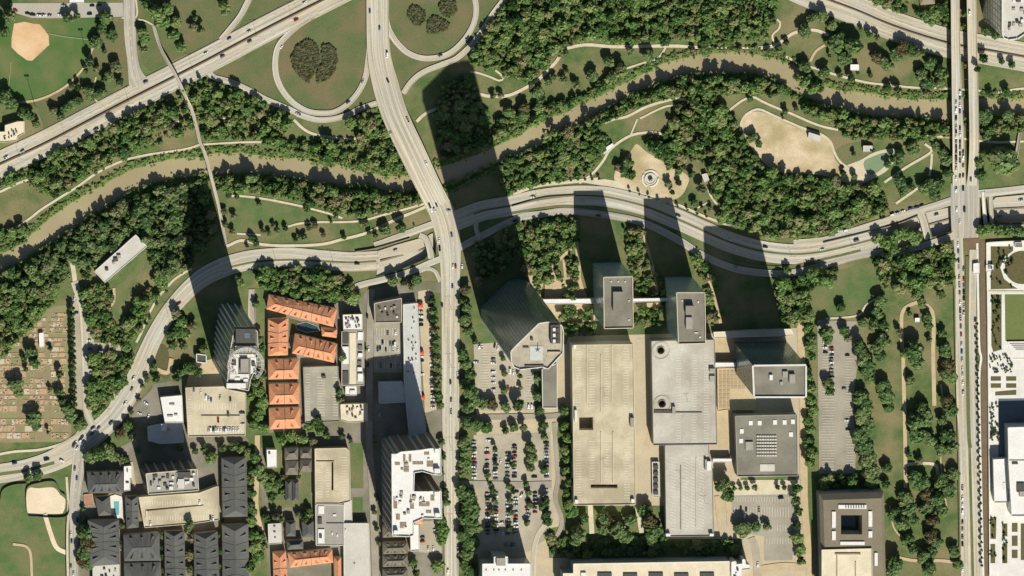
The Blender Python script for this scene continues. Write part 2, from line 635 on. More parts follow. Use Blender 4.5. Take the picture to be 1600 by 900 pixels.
# ------------------------------------------------------------------ patches of ground
sheet('dry_grass_verge', [(338, 112), (420, 72), (500, 24), (578, -4), (578, 100), (600, 158), (560, 178), (500, 190), (420, 155), (345, 122)], 'verge', 'patch')
sheet('dry_grass_verge', [(606, -5), (790, -5), (760, 40), (735, 70), (650, 116), (624, 142), (608, 70)], 'verge', 'patch')
sheet('dry_grass_verge', [(215, -5), (388, -5), (352, 55), (235, 112), (222, 100), (214, 50)], 'verge', 'patch')
sheet('dry_grass_verge', [(398, -5), (470, -5), (420, 30), (368, 52)], 'verge', 'patch')
sheet('dry_grass_verge', [(140, 60), (192, 28), (203, 120), (150, 160), (70, 205), (55, 160), (110, 130), (138, 95)], 'verge', 'patch')
sheet('field', [(-10, 25), (30, 24), (60, 30), (148, 30), (148, 70), (134, 100), (105, 132), (70, 152), (30, 159), (-10, 160)], 'field', 'patch')
sheet('lawn', [(360, 310), (460, 325), (510, 338), (500, 346), (450, 352), (420, 365), (370, 362)], 'lawn', 'patch', True)
sheet('lawn', [(-20, 752), (40, 757), (75, 748), (104, 748), (106, 900), (106, 960), (-20, 960)], 'lawn', 'patch')
sheet('lawn', [(175, 450), (195, 425), (215, 400), (230, 395), (222, 420), (200, 450), (188, 475), (178, 505), (168, 500)], 'lawn', 'patch', True)
sheet('lawn', [(1235, 445), (1300, 425), (1370, 412), (1375, 450), (1360, 490), (1300, 495), (1235, 495)], 'lawn', 'patch', True)
sheet('lawn', [(1315, 228), (1345, 222), (1350, 236), (1338, 255), (1325, 264), (1308, 255), (1304, 240)], 'lawn', 'patch', True)
sheet('lawn', [(1415, 268), (1452, 240), (1456, 258), (1448, 280), (1425, 297), (1412, 290)], 'lawn', 'patch', True)
sheet('park_ground', [(1340, 500), (1490, 440), (1496, 500), (1500, 700), (1502, 900), (1385, 900), (1378, 760)], 'grass', 'patch')
sheet('infield', [(22, 37), (38, 34), (52, 37), (62, 38), (70, 47), (76, 56), (77, 70), (62, 84), (50, 95), (42, 94), (28, 84), (18, 74), (18, 60)], 'dirt', 'patch')
sheet('infield', [(43, 765), (60, 763), (84, 762), (94, 773), (102, 780), (101, 795), (98, 802), (70, 803), (44, 802)], 'pale_sand', 'patch', True)
sheet('sand_play_yard', [(1158, 195), (1167, 180), (1185, 174), (1210, 183), (1235, 195), (1260, 203), (1284, 212), (1302, 228), (1304, 246), (1320, 264), (1348, 268), (1346, 290), (1318, 284), (1285, 274), (1250, 271), (1215, 268), (1195, 255), (1180, 240), (1165, 215)], 'sand', 'patch', True)
sheet('pond_terrace', [(1318, 262), (1345, 250), (1362, 240), (1380, 234), (1398, 233), (1404, 243), (1393, 258), (1384, 268), (1370, 276), (1352, 284), (1330, 275)], 'path', 'patch', True)
sheet('plaza', [(995, 225), (1010, 237), (1035, 252), (1048, 260), (1075, 275), (1073, 292), (1065, 305), (1052, 312), (1035, 310), (1010, 302), (985, 296), (964, 287), (960, 272), (972, 252), (986, 236)], 'sand', 'patch', True)
sheet('plaza_walk', [(905, 284), (945, 280), (965, 283), (990, 297), (1050, 313), (1056, 322), (1010, 312), (975, 300), (935, 289)], 'path', 'patch')
sheet('cemetery_ground', [(-20, 560), (22, 530), (50, 510), (60, 490), (85, 478), (108, 476), (110, 640), (112, 690), (-20, 692)], 'cemetery', 'patch')
sheet('city_ground', [(395, 450), (420, 452), (560, 470), (575, 452), (640, 440), (692, 440), (692, 960), (110, 960), (128, 760), (140, 720), (205, 690), (240, 600), (290, 590), (395, 600)], 'asphalt_dark', 'patch')
sheet('sunken_pond', [(1350, 252), (1365, 244), (1380, 239), (1395, 239), (1398, 245), (1390, 254), (1380, 262), (1370, 270), (1360, 274), (1352, 266)], 'pond', 'patch', True)
sheet('paving', [(736, 538), (885, 538), (889, 525), (1130, 520), (1250, 512), (1262, 512), (1262, 960), (736, 960)], 'paving', 'patch')
sheet('lawn', [(894, 790), (1040, 790), (1040, 842), (1160, 842), (1160, 872), (858, 872), (855, 826), (878, 822)], 'lawn', 'lot')
sheet('lawn', [(832, 580), (846, 580), (847, 645), (835, 648)], 'lawn', 'lot')
sheet('lawn', [(744, 510), (760, 505), (772, 535), (746, 538)], 'lawn', 'lot')
sheet('lawn', [(1157, 746), (1244, 744), (1244, 750), (1157, 750)], 'lawn', 'lot')
sheet('lawn', [(547, 692), (567, 692), (568, 763), (548, 763)], 'lawn', 'lot')
sheet('lawn', [(551, 777), (567, 777), (567, 800), (552, 800)], 'lawn', 'lot')
sheet('lawn', [(468, 738), (485, 738), (486, 790), (465, 792)], 'lawn', 'lot')
sheet('lawn', [(383, 680), (470, 672), (476, 700), (466, 792), (420, 795), (412, 700), (395, 700)], 'grass', 'lot')
sheet('lawn', [(394, 690), (372, 690), (392, 905), (420, 905), (412, 800), (402, 720)], 'grass', 'lot')
sheet('lawn', [(383, 600), (418, 560), (420, 680), (385, 684)], 'grass', 'lot')
sheet('lawn', [(395, 450), (400, 452), (400, 560), (418, 560), (418, 480), (412, 452)], 'lawn', 'lot')
sheet('courtyard_garden', [(452, 497), (502, 511), (527, 527), (525, 536), (462, 521), (452, 524)], 'garden_bed', 'lot')
sheet('planting_strip', [(672, 458), (688, 458), (694, 640), (680, 640)], 'grass', 'lot')
sheet('planting_strip', [(718, 440), (740, 440), (745, 470), (744, 640), (745, 670), (740, 760), (748, 900), (716, 900), (716, 650)], 'grass', 'lot')
sheet('planting_strip', [(872, 640), (893, 640), (896, 788), (900, 812), (878, 820), (868, 760)], 'grass', 'lot')
sheet('planting_strip', [(1256, 500), (1275, 500), (1277, 735), (1262, 740)], 'grass', 'lot')

# paved lots
sheet('parking_lot', [(740, 680), (860, 676), (862, 750), (866, 800), (850, 845), (826, 862), (742, 866)], 'asphalt_tan', 'lot')
sheet('parking_lot', [(740, 538), (776, 535), (800, 576), (834, 578), (835, 640), (744, 642)], 'asphalt_tan', 'lot')
sheet('parking_lot', [(653, 455), (672, 452), (682, 640), (664, 645)], 'paving', 'lot')
sheet('parking_lot', [(584, 505), (628, 504), (628, 582), (584, 582)], 'deck_old', 'lot')
sheet('parking_lot', [(1277, 500), (1338, 502), (1345, 530), (1336, 600), (1334, 650), (1338, 690), (1336, 740), (1280, 740)], 'asphalt', 'lot')
sheet('parking_lot', [(1143, 774), (1240, 772), (1240, 850), (1238, 875), (1194, 876), (1194, 838), (1145, 830)], 'asphalt', 'lot')
sheet('parking_lot', [(15, 5), (192, 4), (193, 26), (112, 28), (50, 28), (22, 20)], 'concrete_grey', 'lot')
sheet('parking_lot', [(109, 470), (126, 468), (130, 640), (118, 640), (116, 560)], 'asphalt_tan', 'lot')
sheet('parking_lot', [(134, 495), (143, 495), (147, 535), (180, 536), (192, 536), (190, 560), (148, 560), (146, 645), (138, 645)], 'asphalt_tan', 'lot')
sheet('parking_lot', [(205, 640), (240, 605), (250, 640), (248, 665), (208, 660)], 'asphalt_dark', 'lot')
sheet('parking_lot', [(641, 862), (655, 862), (656, 815), (690, 812), (690, 865)], 'asphalt_tan', 'lot')
sheet('garden_court', [(248, 540), (262, 545), (265, 590), (247, 585), (244, 565)], 'garden_bed', 'lot', True)
sheet('forecourt', [(300, 568), (335, 560), (352, 606), (290, 604)], 'path_tan', 'lot')
sheet('terrace', [(1116, 525), (1148, 522), (1152, 545), (1172, 620), (1172, 645), (1148, 645), (1145, 700), (1122, 700)], 'path_tan', 'lot')
sheet('terrace', [(820, 420), (834, 422), (845, 460), (838, 472)], 'path_tan', 'lot')
sheet('terrace', [(852, 440), (905, 430), (912, 475), (930, 478), (930, 500), (870, 500), (850, 478)], 'path_tan', 'lot')
sheet('plaza_strip', [(994, 530), (1008, 528), (1012, 790), (998, 790)], 'paving', 'lot')
sheet('entrance_court', [(1143, 750), (1244, 750), (1244, 772), (1143, 774)], 'path', 'lot')
sheet('walled_ground', [(1540, 378), (1660, 374), (1660, 960), (1547, 960)], 'white', 'lot')
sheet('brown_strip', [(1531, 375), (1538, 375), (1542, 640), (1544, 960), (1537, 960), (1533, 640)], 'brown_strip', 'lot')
sheet('construction_ground', [(1504, 372), (1530, 372), (1531, 410), (1517, 412), (1512, 395)], 'brown_strip', 'lot')

# walled garden
for q in ([(1548, 385), (1583, 385), (1583, 392), (1569, 402), (1563, 418), (1569, 436), (1583, 447), (1590, 451), (1548, 452)],
          [(1549, 460), (1565, 460), (1565, 546), (1552, 550), (1549, 540)],
          [(1548, 588), (1564, 588), (1564, 595), (1548, 595)], [(1572, 588), (1588, 588), (1588, 595), (1572, 595)],
          [(1548, 599), (1564, 599), (1564, 606), (1548, 606)], [(1572, 599), (1588, 599), (1588, 606), (1572, 606)],
          [(1555, 612), (1588, 609), (1588, 617), (1555, 618)], [(1545, 808), (1557, 808), (1556, 842), (1545, 842)],
          [(1546, 850), (1555, 850), (1555, 880), (1546, 880)], [(1566, 818), (1574, 818), (1574, 838), (1566, 838)],
          [(1581, 817), (1590, 817), (1590, 831), (1581, 831)], [(1581, 837), (1590, 837), (1590, 853), (1581, 853)], [(1581, 859), (1590, 859), (1590, 872), (1581, 872)],
          [(1566, 850), (1574, 850), (1574, 880), (1566, 880)], [(1595, 818), (1620, 818), (1620, 875), (1595, 875)]):
    sheet('planting_bed', q, 'garden_bed', 'path')
sheet('circular_lawn', [(1597 + 27 * math.cos(a * 0.3927), 418 + 26 * math.sin(a * 0.3927)) for a in range(16)], 'garden_bed', 'path', True)
sheet('lawn', [(1570, 460), (1660, 460), (1660, 532), (1571, 533)], 'garden_lawn', 'path')
sheet('painted_shade_patch', [(1560, 623), (1660, 622), (1660, 668), (1576, 668), (1575, 716), (1560, 716)], 'painted_shade', 'path')  # the white building's north-side shadow, painted as a blue-grey sheet

# ------------------------------------------------------------------ paths
PATHS = [
    ([(-20, 385), (40, 346), (65, 327), (95, 308), (122, 291), (152, 270), (190, 252), (230, 242), (290, 233), (312, 226)], 3.5, 'path'),
    ([(0, 300), (27, 287), (60, 275), (95, 262), (140, 240), (200, 215), (290, 186), (300, 178), (320, 178), (360, 188)], 3.5, 'path'),
    ([(312, 226), (400, 222), (490, 227), (540, 226)], 3, 'path'),
    ([(459, 187), (475, 202), (492, 210), (520, 215), (550, 217), (600, 210), (617, 205)], 4, 'path'),
    ([(651, 190), (666, 177), (700, 163), (740, 147), (762, 150), (790, 150), (812, 142), (840, 125), (870, 95), (877, 78)], 5, 'path'),
    ([(735, 112), (747, 114), (765, 120), (780, 126), (787, 122), (782, 116), (774, 110)], 3, 'path'),
    ([(877, 78), (900, 72), (922, 70), (960, 73), (1022, 72), (1060, 72), (1090, 74), (1135, 76), (1185, 75), (1210, 71), (1225, 62), (1242, 51), (1272, 47), (1295, 55)], 5, 'path'),
    ([(1210, 68), (1207, 55), (1217, 45), (1219, 35), (1214, 30)], 3, 'path'),
    ([(1040, 74), (1034, 84), (1025, 92), (1000, 100), (970, 110)], 3, 'path'),
    ([(1228, 88), (1250, 100), (1275, 107), (1300, 115), (1325, 122), (1355, 129), (1380, 132), (1430, 137), (1470, 138), (1530, 142), (1555, 145), (1592, 139), (1650, 135)], 3.5, 'path'),
    ([(1266, 96), (1275, 80), (1290, 70)], 4, 'path_tan'),
    ([(945, 192), (960, 186), (980, 182), (1010, 167), (1047, 156), (1065, 155), (1100, 160)], 4, 'path'),
    ([(1000, 185), (1007, 182), (1020, 175), (1042, 166), (1062, 165)], 3, 'path'),
    ([(1140, 172), (1160, 157), (1177, 152), (1192, 159), (1210, 167), (1235, 177), (1280, 196), (1325, 205), (1380, 210), (1435, 212), (1490, 215), (1550, 222), (1600, 221)], 3.5, 'path'),
    ([(1157, 205), (1158, 193), (1163, 182), (1174, 174), (1187, 171), (1210, 181), (1235, 192), (1262, 203), (1285, 211), (1298, 222), (1303, 236), (1312, 252), (1330, 266)], 3.5, 'path'),
    ([(905, 286), (925, 272), (942, 252), (955, 232), (985, 212), (1015, 207), (1040, 210)], 4, 'path'),
    ([(985, 212), (992, 195), (996, 186)], 2.5, 'path'),
    ([(1055, 318), (1080, 329), (1105, 340), (1150, 356)], 4, 'path'),
    ([(1105, 290), (1110, 305), (1122, 322)], 3, 'path'), ([(1090, 325), (1108, 315)], 2.5, 'path'),
    ([(362, 306), (385, 307), (420, 312), (465, 321), (485, 326), (515, 334), (535, 341)], 3.2, 'path'),
    ([(450, 354), (470, 349), (500, 347), (532, 347), (565, 345), (595, 337), (640, 325), (668, 317)], 3.2, 'path'),
    ([(370, 365), (385, 366), (407, 367)], 3, 'path'),
    ([(354, 385), (375, 376), (390, 378), (410, 382), (445, 384), (500, 382), (535, 374), (570, 365), (595, 354), (620, 342), (640, 334), (668, 322)], 4.5, 'path'),
    ([(112, 408), (116, 430), (118, 452)], 7, 'path'),
    ([(300, 420), (290, 425), (272, 437), (260, 450), (247, 465), (232, 492), (222, 517), (213, 535)], 3.5, 'path'),
    ([(178, 450), (178, 470), (168, 485)], 4, 'path_tan'), ([(195, 495), (190, 510), (200, 530)], 3, 'path_tan'),
    ([(30, 160), (55, 157), (80, 148), (105, 133), (125, 113), (135, 98), (145, 75)], 3.5, 'path_tan'),
    ([(190, 28), (213, 26), (212, -5)], 2.5, 'path'), ([(216, 30), (228, 33), (240, 40)], 2.5, 'path'),
    ([(1426, 475), (1416, 480), (1409, 492), (1409, 525), (1411, 555), (1412, 600), (1414, 675), (1415, 762)], 6, 'path_tan'),
    ([(1447, 476), (1456, 487), (1459, 512), (1458, 550), (1460, 634)], 6.5, 'path_tan'),
    ([(1426, 475), (1436, 472), (1447, 476)], 6, 'path_tan'),
    ([(1415, 726), (1440, 724), (1462, 727), (1465, 745)], 5, 'path'),
    ([(1290, 498), (1330, 495), (1345, 490), (1352, 478), (1366, 468)], 3, 'path'),
    ([(1382, 285), (1415, 262), (1455, 237), (1445, 225)], 4, 'path'),
    ([(1456, 240), (1455, 258), (1452, 275)], 3.5, 'path'), ([(1452, 280), (1430, 297), (1400, 318)], 4, 'path'),
    ([(-20, 714), (20, 706), (60, 703), (95, 694), (116, 682), (125, 672)], 4, 'path'),
    ([(146, 662), (165, 645), (178, 620), (180, 605)], 3.5, 'path'),
    ([(70, 803), (78, 830), (88, 855), (104, 864)], 7, 'pale_sand'),
    ([(104, 745), (107, 800), (105, 845), (108, 960)], 3.5, 'path'),
    ([(800, 303), (840, 290), (880, 285), (935, 280)], 6, 'path'),
    ([(1494, 450), (1496, 620), (1500, 700), (1503, 900)], 3, 'path'),
    ([(1527, 380), (1528, 450), (1530, 540), (1533, 560), (1530, 600), (1533, 760), (1538, 960)], 3.5, 'white'),
    ([(1542, 384), (1543, 500), (1544, 620), (1545, 720)], 3.5, 'white'),
    ([(393, 452), (392, 490), (396, 520), (400, 545)], 9, 'concrete_grey'),
    ([(402, 680), (402, 730), (400, 790), (408, 830)], 8, 'path_tan'),
    ([(866, 870), (868, 845), (878, 815), (868, 780), (872, 745), (868, 690), (866, 660)], 7, 'asphalt'),
    ([(832, 960), (834, 870), (840, 838), (856, 815)], 8, 'concrete'),
    ([(922, 788), (925, 834)], 8, 'path'), ([(996, 790), (1003, 834)], 8, 'path'),
    ([(1174, 840), (1182, 870), (1186, 960)], 12, 'asphalt_tan'),
    ([(1120, 775), (1125, 820)], 8, 'path_tan'), ([(1137, 775), (1140, 820)], 8, 'path_tan'),
    ([(1250, 500), (1254, 600), (1256, 760), (1264, 880), (1266, 960)], 11, 'path_tan'),
    ([(1186, 890), (1225, 885), (1262, 888)], 12, 'path_tan'),
    ([(1398, 870), (1430, 876), (1470, 876), (1500, 880)], 5, 'path_tan'),
    ([(205, 722), (210, 760)], 5, 'path_tan'),
    ([(840, 470), (848, 440), (862, 420), (880, 400), (900, 382)], 5, 'path_tan'), ([(900, 378), (904, 410), (906, 440), (918, 474)], 6, 'path_tan'), ([(862, 420), (866, 440), (866, 468)], 7, 'path_tan'), ([(880, 400), (884, 440), (886, 466)], 4, 'path_tan'), ([(848, 440), (884, 440), (906, 440)], 4, 'path_tan'),
    ([(995, 478), (1036, 476)], 8, 'path_tan'), ([(1005, 366), (1018, 410), (1028, 460)], 4, 'path_tan'),
    ([(900, 480), (904, 500), (900, 524)], 5, 'path_tan'), ([(878, 500), (926, 500)], 5, 'path_tan'),
    ([(1100, 420), (1118, 470), (1126, 505)], 5, 'path_tan'),
    ([(1543, 455), (1600, 456)], 3, 'path'), ([(1390, 790), (1400, 830), (1440, 860)], 2.5, 'path_tan'), ([(1470, 600), (1474, 640), (1470, 720), (1480, 800)], 2.5, 'path_tan'), ([(150, 120), (145, 150), (165, 168)], 2.5, 'path_tan'), ([(20, 850), (45, 858), (50, 900)], 4, 'path_tan'),
]
for pts, wd, m in PATHS:
    ribbon('path', pts, wd, m, 'path')

# ------------------------------------------------------------------ roads
MEM = [(-60, 288), (0, 257), (77, 221), (200, 157), (320, 96), (420, 43), (505, 0), (600, -48)]
o = ribbon('highway', MEM, 41, 'concrete')
dashes(o, MEM, (-14.5, -8.5, 8.0, 13.5))
dashes(o, MEM, (-19.5, 19.0), cont=True, wd=0.3)
MEM2 = [(1200, -40), (1262, -12), (1300, 2), (1340, 17), (1400, 42), (1480, 67), (1540, 78), (1600, 89), (1680, 104)]
o = ribbon('highway', MEM2, 46, 'concrete')
dashes(o, MEM2, (-16, -9, 9, 15))
RAMPS = [
    [(497, 20), (470, 37), (450, 54), (435, 72), (430, 95), (432, 120), (442, 142), (460, 162), (482, 174), (505, 177), (525, 174), (545, 161), (561, 142), (571, 120), (575, 97), (577, 70), (578, 25)],
    [(602, 8), (604, 35), (612, 55), (625, 72), (640, 84), (662, 91), (687, 89), (707, 80), (727, 60), (740, 37), (744, 15), (741, -10)],
    [(792, -8), (785, 2), (770, 22), (759, 40), (745, 60), (732, 75), (712, 92), (690, 101), (667, 110), (652, 119), (640, 131), (630, 146)],
    [(325, 112), (335, 121), (350, 125), (370, 132), (395, 144), (415, 155), (455, 172), (470, 180), (495, 187), (520, 186), (545, 179), (560, 171), (592, 160)],
    [(392, -8), (377, 22), (362, 42), (345, 62)],
]
for r_ in RAMPS:
    o = ribbon('ramp', r_, 9, 'concrete')
    dashes(o, r_, (-3.9, 3.9), cont=True, wd=0.25)
SIDE = [(202, -8), (203, 50), (207, 92), (211, 115), (218, 133)]
o = ribbon('street', SIDE, [18, 18, 17, 22, 34], 'concrete_grey')
dashes(o, SIDE, (0,))
WEST = [(-60, 748), (0, 740), (40, 733), (80, 721), (112, 704), (142, 683), (172, 656), (196, 624), (213, 590), (226, 560), (242, 525), (264, 488), (292, 455), (320, 432), (350, 417)]
o = ribbon('parkway', WEST, [31, 31, 31, 34, 38, 36, 33, 31, 30, 29, 27, 26, 27, 29, 31], 'concrete')
dashes(o, WEST, (-6.5, 6.5))
dashes(o, WEST[4:], (0,), cont=True, wd=0.5)
PKW = [(345, 419), (370, 411), (400, 405), (450, 402), (500, 406), (550, 409), (592, 407)]
o = ribbon('parkway', PKW, 31, 'concrete')
dashes(o, PKW, (-9, 9))
PKE = [(712, 345), (740, 334), (760, 328), (800, 321), (840, 312), (890, 306), (930, 306), (960, 310), (1010, 323), (1060, 343), (1100, 361), (1140, 378), (1185, 391), (1235, 397), (1280, 394), (1330, 383), (1386, 368)]
o = ribbon('parkway', PKE, 32, 'concrete')
dashes(o, PKE, (-9.5, 9.5))
o = ribbon('frontage_road', [(548, 452), (565, 445), (602, 436), (640, 425), (672, 411), (700, 400)], 10, 'concrete')
o = ribbon('frontage_road', [(585, 384), (600, 379), (640, 364), (672, 352), (700, 342)], 11, 'concrete')
o = ribbon('frontage_road', [(712, 390), (760, 365), (810, 341), (850, 334), (890, 330), (960, 338), (1010, 350), (1060, 375), (1100, 400), (1150, 420), (1200, 427), (1240, 426), (1300, 411), (1345, 399), (1380, 394)], 11, 'concrete_grey')
o = ribbon('frontage_road', [(1240, 381), (1290, 376), (1340, 360), (1400, 341), (1450, 326), (1490, 313)], 13, 'concrete')
o = ribbon('frontage_road', [(1525, 303), (1560, 300), (1620, 293), (1660, 290)], 12, 'concrete')
o = ribbon('frontage_road', [(1395, 396), (1450, 382), (1495, 367), (1530, 358), (1600, 356), (1660, 356)], 11, 'concrete')
o = ribbon('crossover_road', [(655, 368), (664, 372), (670, 385), (674, 404)], 9, 'concrete')
o = ribbon('crossover_road', [(745, 342), (744, 358), (752, 376)], 7, 'concrete')
o = ribbon('crossover_road', [(1434, 331), (1441, 340), (1450, 374)], 11, 'concrete')
o = ribbon('crossover_road', [(1548, 306), (1549, 330), (1550, 352)], 6, 'concrete')
AVE = [(685, 319), (695, 345), (702, 385), (704, 440), (704, 560), (704, 650), (705, 760), (706, 960)]
o = ribbon('avenue', AVE, [38, 40, 36, 30, 28, 27, 23, 22], 'concrete')
dashes(o, AVE, (-7, 7))
dashes(o, AVE, (0,), cont=True, wd=0.6)
o = ribbon('slip_road', [(655, 424), (668, 420), (680, 424), (688, 440)], 6, 'concrete')
MON = [(1507, 285), (1508, 330), (1508, 372)]
o = ribbon('boulevard', MON, [44, 46, 42], 'concrete_grey')
MW = [(1497, 372), (1500, 450), (1503, 600), (1506, 700), (1511, 960)]
o = ribbon('boulevard', MW, [15, 14, 13, 14, 17], 'concrete')
dashes(o, MW, (0,))
ME = [(1521, 390), (1519, 450), (1520, 600), (1523, 700), (1530, 960)]
o = ribbon('boulevard', ME, 13, 'concrete')
dashes(o, ME, (0,))
o = ribbon('street', [(580, 452), (578, 520), (577, 600), (577, 690), (582, 770), (589, 960)], 11, 'asphalt')
TAFT = [(126, 700), (122, 735), (117, 780), (116, 850), (115, 960)]
o = ribbon('street', TAFT, [24, 20, 17, 14, 13], 'concrete_grey')
dashes(o, TAFT, (0,))
o = ribbon('street', [(116, 440), (127, 475), (131, 512), (134, 575), (135, 637), (144, 664)], 11, 'concrete')
o = ribbon('driveway', [(716, 655), (760, 652), (820, 651), (866, 650), (888, 646)], 9, 'asphalt')
o = ribbon('driveway', [(716, 756), (760, 757), (820, 758), (862, 757)], 11, 'asphalt')
o = ribbon('driveway', [(239, 575), (262, 582), (268, 560)], 7, 'path_tan')
# strips between the lanes
for pts, wd in (([(360, 417), (400, 409), (450, 406), (500, 408), (550, 410), (588, 408)], 3.0), (PKE[1:], 3.0), ([(-60, 750), (0, 741), (40, 735), (85, 723)], 5),
                ([(1150, 410), (1200, 417), (1240, 415), (1300, 402), (1345, 391)], 4), ([(800, 333), (850, 325), (890, 322), (960, 328), (1010, 340)], 4), ([(1512, 400), (1511, 500), (1512, 600), (1514, 680), (1516, 700)], 6)):
    ribbon('median_strip', pts, wd, 'verge', 'road')


def strip_wall(name, label, pts, wd, z0, z1, m, cat='barrier'):
    L, R, C = ribbon_edges([p[:2] for p in pts], wd, z0)
    mb = MB(C[0])
    for i in range(len(C) - 1):
        mb.prism([R[i], R[i + 1], L[i + 1], L[i]], [q + Vector((0, 0, z1 - z0)) for q in (R[i], R[i + 1], L[i + 1], L[i])])
    o = mb.build(name, m, None, C[0])
    return tag(o, label, cat)


strip_wall('median_barrier', 'long brown concrete barrier dividing the highway beside the ball field', MEM, 2.2, 0.55, 1.7, 'brown_strip')
strip_wall('median_barrier', 'concrete barrier dividing the highway that passes beneath the twin bridges', MEM2, 1.8, 0.55, 1.7, 'brown_strip')
strip_wall('retaining_wall', 'low brown wall along the inner edge of the parkway bend near the woods', [(640, 372), (610, 381), (585, 388), (555, 393)], 1.5, 0.3, 2.0, 'retaining', 'wall')
strip_wall('retaining_wall', 'low wall between parkway lanes and the parked cars under the riverside wood', [(1286, 379), (1340, 366), (1400, 350), (1434, 337)], 1.5, 0.3, 2.0, 'retaining', 'wall')
strip_wall('retaining_wall', 'thin wall on the parkway bend in front of the two slab towers', [(800, 322), (850, 309), (900, 305)], 1.2, 0.7, 2.0, 'retaining', 'wall')
strip_wall('riverside_wall', 'thin dark retaining wall between the straight path and the river', [(1036, 90), (1080, 80), (1110, 78), (1190, 79)], 1.0, 0.2, 1.2, 'brown_strip', 'wall')
strip_wall('garden_wall', 'long white wall enclosing the formal garden beside the boulevard', [(1546, 900), (1545, 720), (1543, 500), (1541, 384), (1541, 379), (1600, 376), (1660, 375)], 2.0, 0.3, 2.6, 'white', 'wall')
strip_wall('field_fence', 'dark fence enclosing the sandy practice yard on the corner lawn', [(44, 806), (41, 790), (42, 762), (60, 754), (84, 752), (94, 768), (103, 776), (103, 806), (44, 806)], 0.5, 0.1, 2.2, 'lamp_metal', 'fence')
strip_wall('field_fence', 'dark fence along the corner lawn beside the parkway pavement', [(0, 782), (4, 765), (20, 757), (42, 755)], 0.5, 0.1, 2.2, 'lamp_metal', 'fence')
strip_wall('field_fence', 'long dark fence running down the corner lawn beside the side street', [(104, 806), (103, 850), (104, 930)], 0.5, 0.1, 2.0, 'lamp_metal', 'fence')
strip_wall('cemetery_fence', 'low dark fence along the boulevard side of the wooded park', [(1490, 450), (1492, 560), (1496, 700), (1499, 890)], 0.6, 0.1, 2.0, 'lamp_metal', 'fence')


# ------------------------------------------------------------------ bridges
def bridge(name, label, pts, width, m, thick=1.3, rail=1.0, piers=(), lines=()):
    L, R, C = ribbon_edges(pts, width)
    org = Vector((C[0].x, C[0].y, 0))
    root = link(name, None, None, org)
    tag(root, label, 'bridge')
    mb = MB(org)
    uvs = []
    for i in range(len(C) - 1):
        q = [R[i], R[i + 1], L[i + 1], L[i]]
        uvs.append(i)
        lo = [v - Vector((0, 0, min(thick, v.z + 0.5))) for v in q]
        mb.face(q)
        mb.face(lo[::-1])
        mb.face([lo[0], lo[1], q[1], q[0]])
        mb.face([q[3], q[2], lo[2], lo[3]])
    note([v + org for v in mb.v], mb.f)
    do = mb.build('deck', m, root)
    uv = do.data.uv_layers.new(name='UVMap')
    s_ = [0.0] + list(np.cumsum([(C[i + 1] - C[i]).length for i in range(len(C) - 1)]))
    for i in uvs:
        lp = do.data.polygons[i * 4].loop_start
        h0, h1 = (L[i] - R[i]).length / 2, (L[i + 1] - R[i + 1]).length / 2
        for k_, c_ in enumerate(((-h0, s_[i]), (-h1, s_[i + 1]), (h1, s_[i + 1]), (h0, s_[i]))):
            uv.data[lp + k_].uv = c_
    for side in (L, R):
        mb = MB(org)
        for i in range(len(C) - 1):
            inw = (C[i] - side[i]).normalized() * 0.35
            inw2 = (C[i + 1] - side[i + 1]).normalized() * 0.35
            b = [side[i], side[i + 1], side[i + 1] + inw2, side[i] + inw]
            mb.prism(b, [v + Vector((0, 0, rail)) for v in b])
        mb.build('railing', 'wall_cream', root)
    for k in piers:
        i = min(range(len(C)), key=lambda j: abs(C[j].y - P(0, k).y))
        d = (R[i] - L[i]) * 0.42
        mb = MB(org)
        mb.box(C[i] - d, C[i] + d, 1.6, -3.0, C[i].z - 1.0)
        mb.build('pier', 'wall_grey', root)
    for of in lines:
        mb = MB(org)
        for i in range(0, len(C) - 1):
            nrm = (L[i] - R[i]).normalized()
            nr2 = (L[i + 1] - R[i + 1]).normalized()
            up_ = Vector((0, 0, 0.03))
            mb.face([C[i] + nrm * (of * S - .2) + up_, C[i + 1] + nr2 * (of * S - .2) + up_, C[i + 1] + nr2 * (of * S + .2) + up_, C[i] + nrm * (of * S + .2) + up_])
        mb.build('lane_marking', 'line', root)
    return root


bridge('road_bridge', 'wide concrete road bridge from the cloverleaf across the river to the parkway', [(590, -30, 0.95), (590, 30, 0.95), (592, 85, 1.4), (602, 132, 3.0), (618, 182, 5.5), (645, 240, 6.5), (668, 288, 4.5), (685, 322, 0.86)], [35, 35, 36, 40, 40, 40, 38, 38], 'concrete', 1.5, 1.0, (205, 232, 262, 288), (0, -9, 9))
bridge('road_bridge', 'straight concrete bridge full of queueing cars over the river, western of the pair', [(1492, -40, 9.5), (1493, 60, 9.5), (1495, 150, 9), (1497, 215, 7), (1498, 260, 3.0), (1499, 290, 0.9)], [14, 14, 16, 18, 20, 22], 'concrete', 1.5, 1.0, (70, 110, 160, 200), (0,))
bridge('road_bridge', 'straight nearly empty concrete bridge over the river, eastern of the pair', [(1517, -40, 9.5), (1519, 60, 9.5), (1521, 150, 9), (1522, 215, 7), (1521, 260, 3.0), (1519, 290, 0.9)], [15, 15, 15, 15, 16, 18], 'concrete', 1.5, 1.0, (70, 110, 160, 200), (0,))
bridge('footbridge', 'narrow pale footbridge arching over the highway and the river towards the parkway lawn', [(240, 40, 0.7), (246, 62, 1.5), (254, 82, 4), (266, 103, 6), (278, 125, 6), (291, 153, 4.5), (301, 176, 3.5), (312, 220, 4.5), (320, 240, 5), (330, 277, 5), (342, 325, 3), (353, 384, 0.8)], 4.6, 'concrete_grey', 0.8, 1.0, (76, 140, 190, 236, 300))
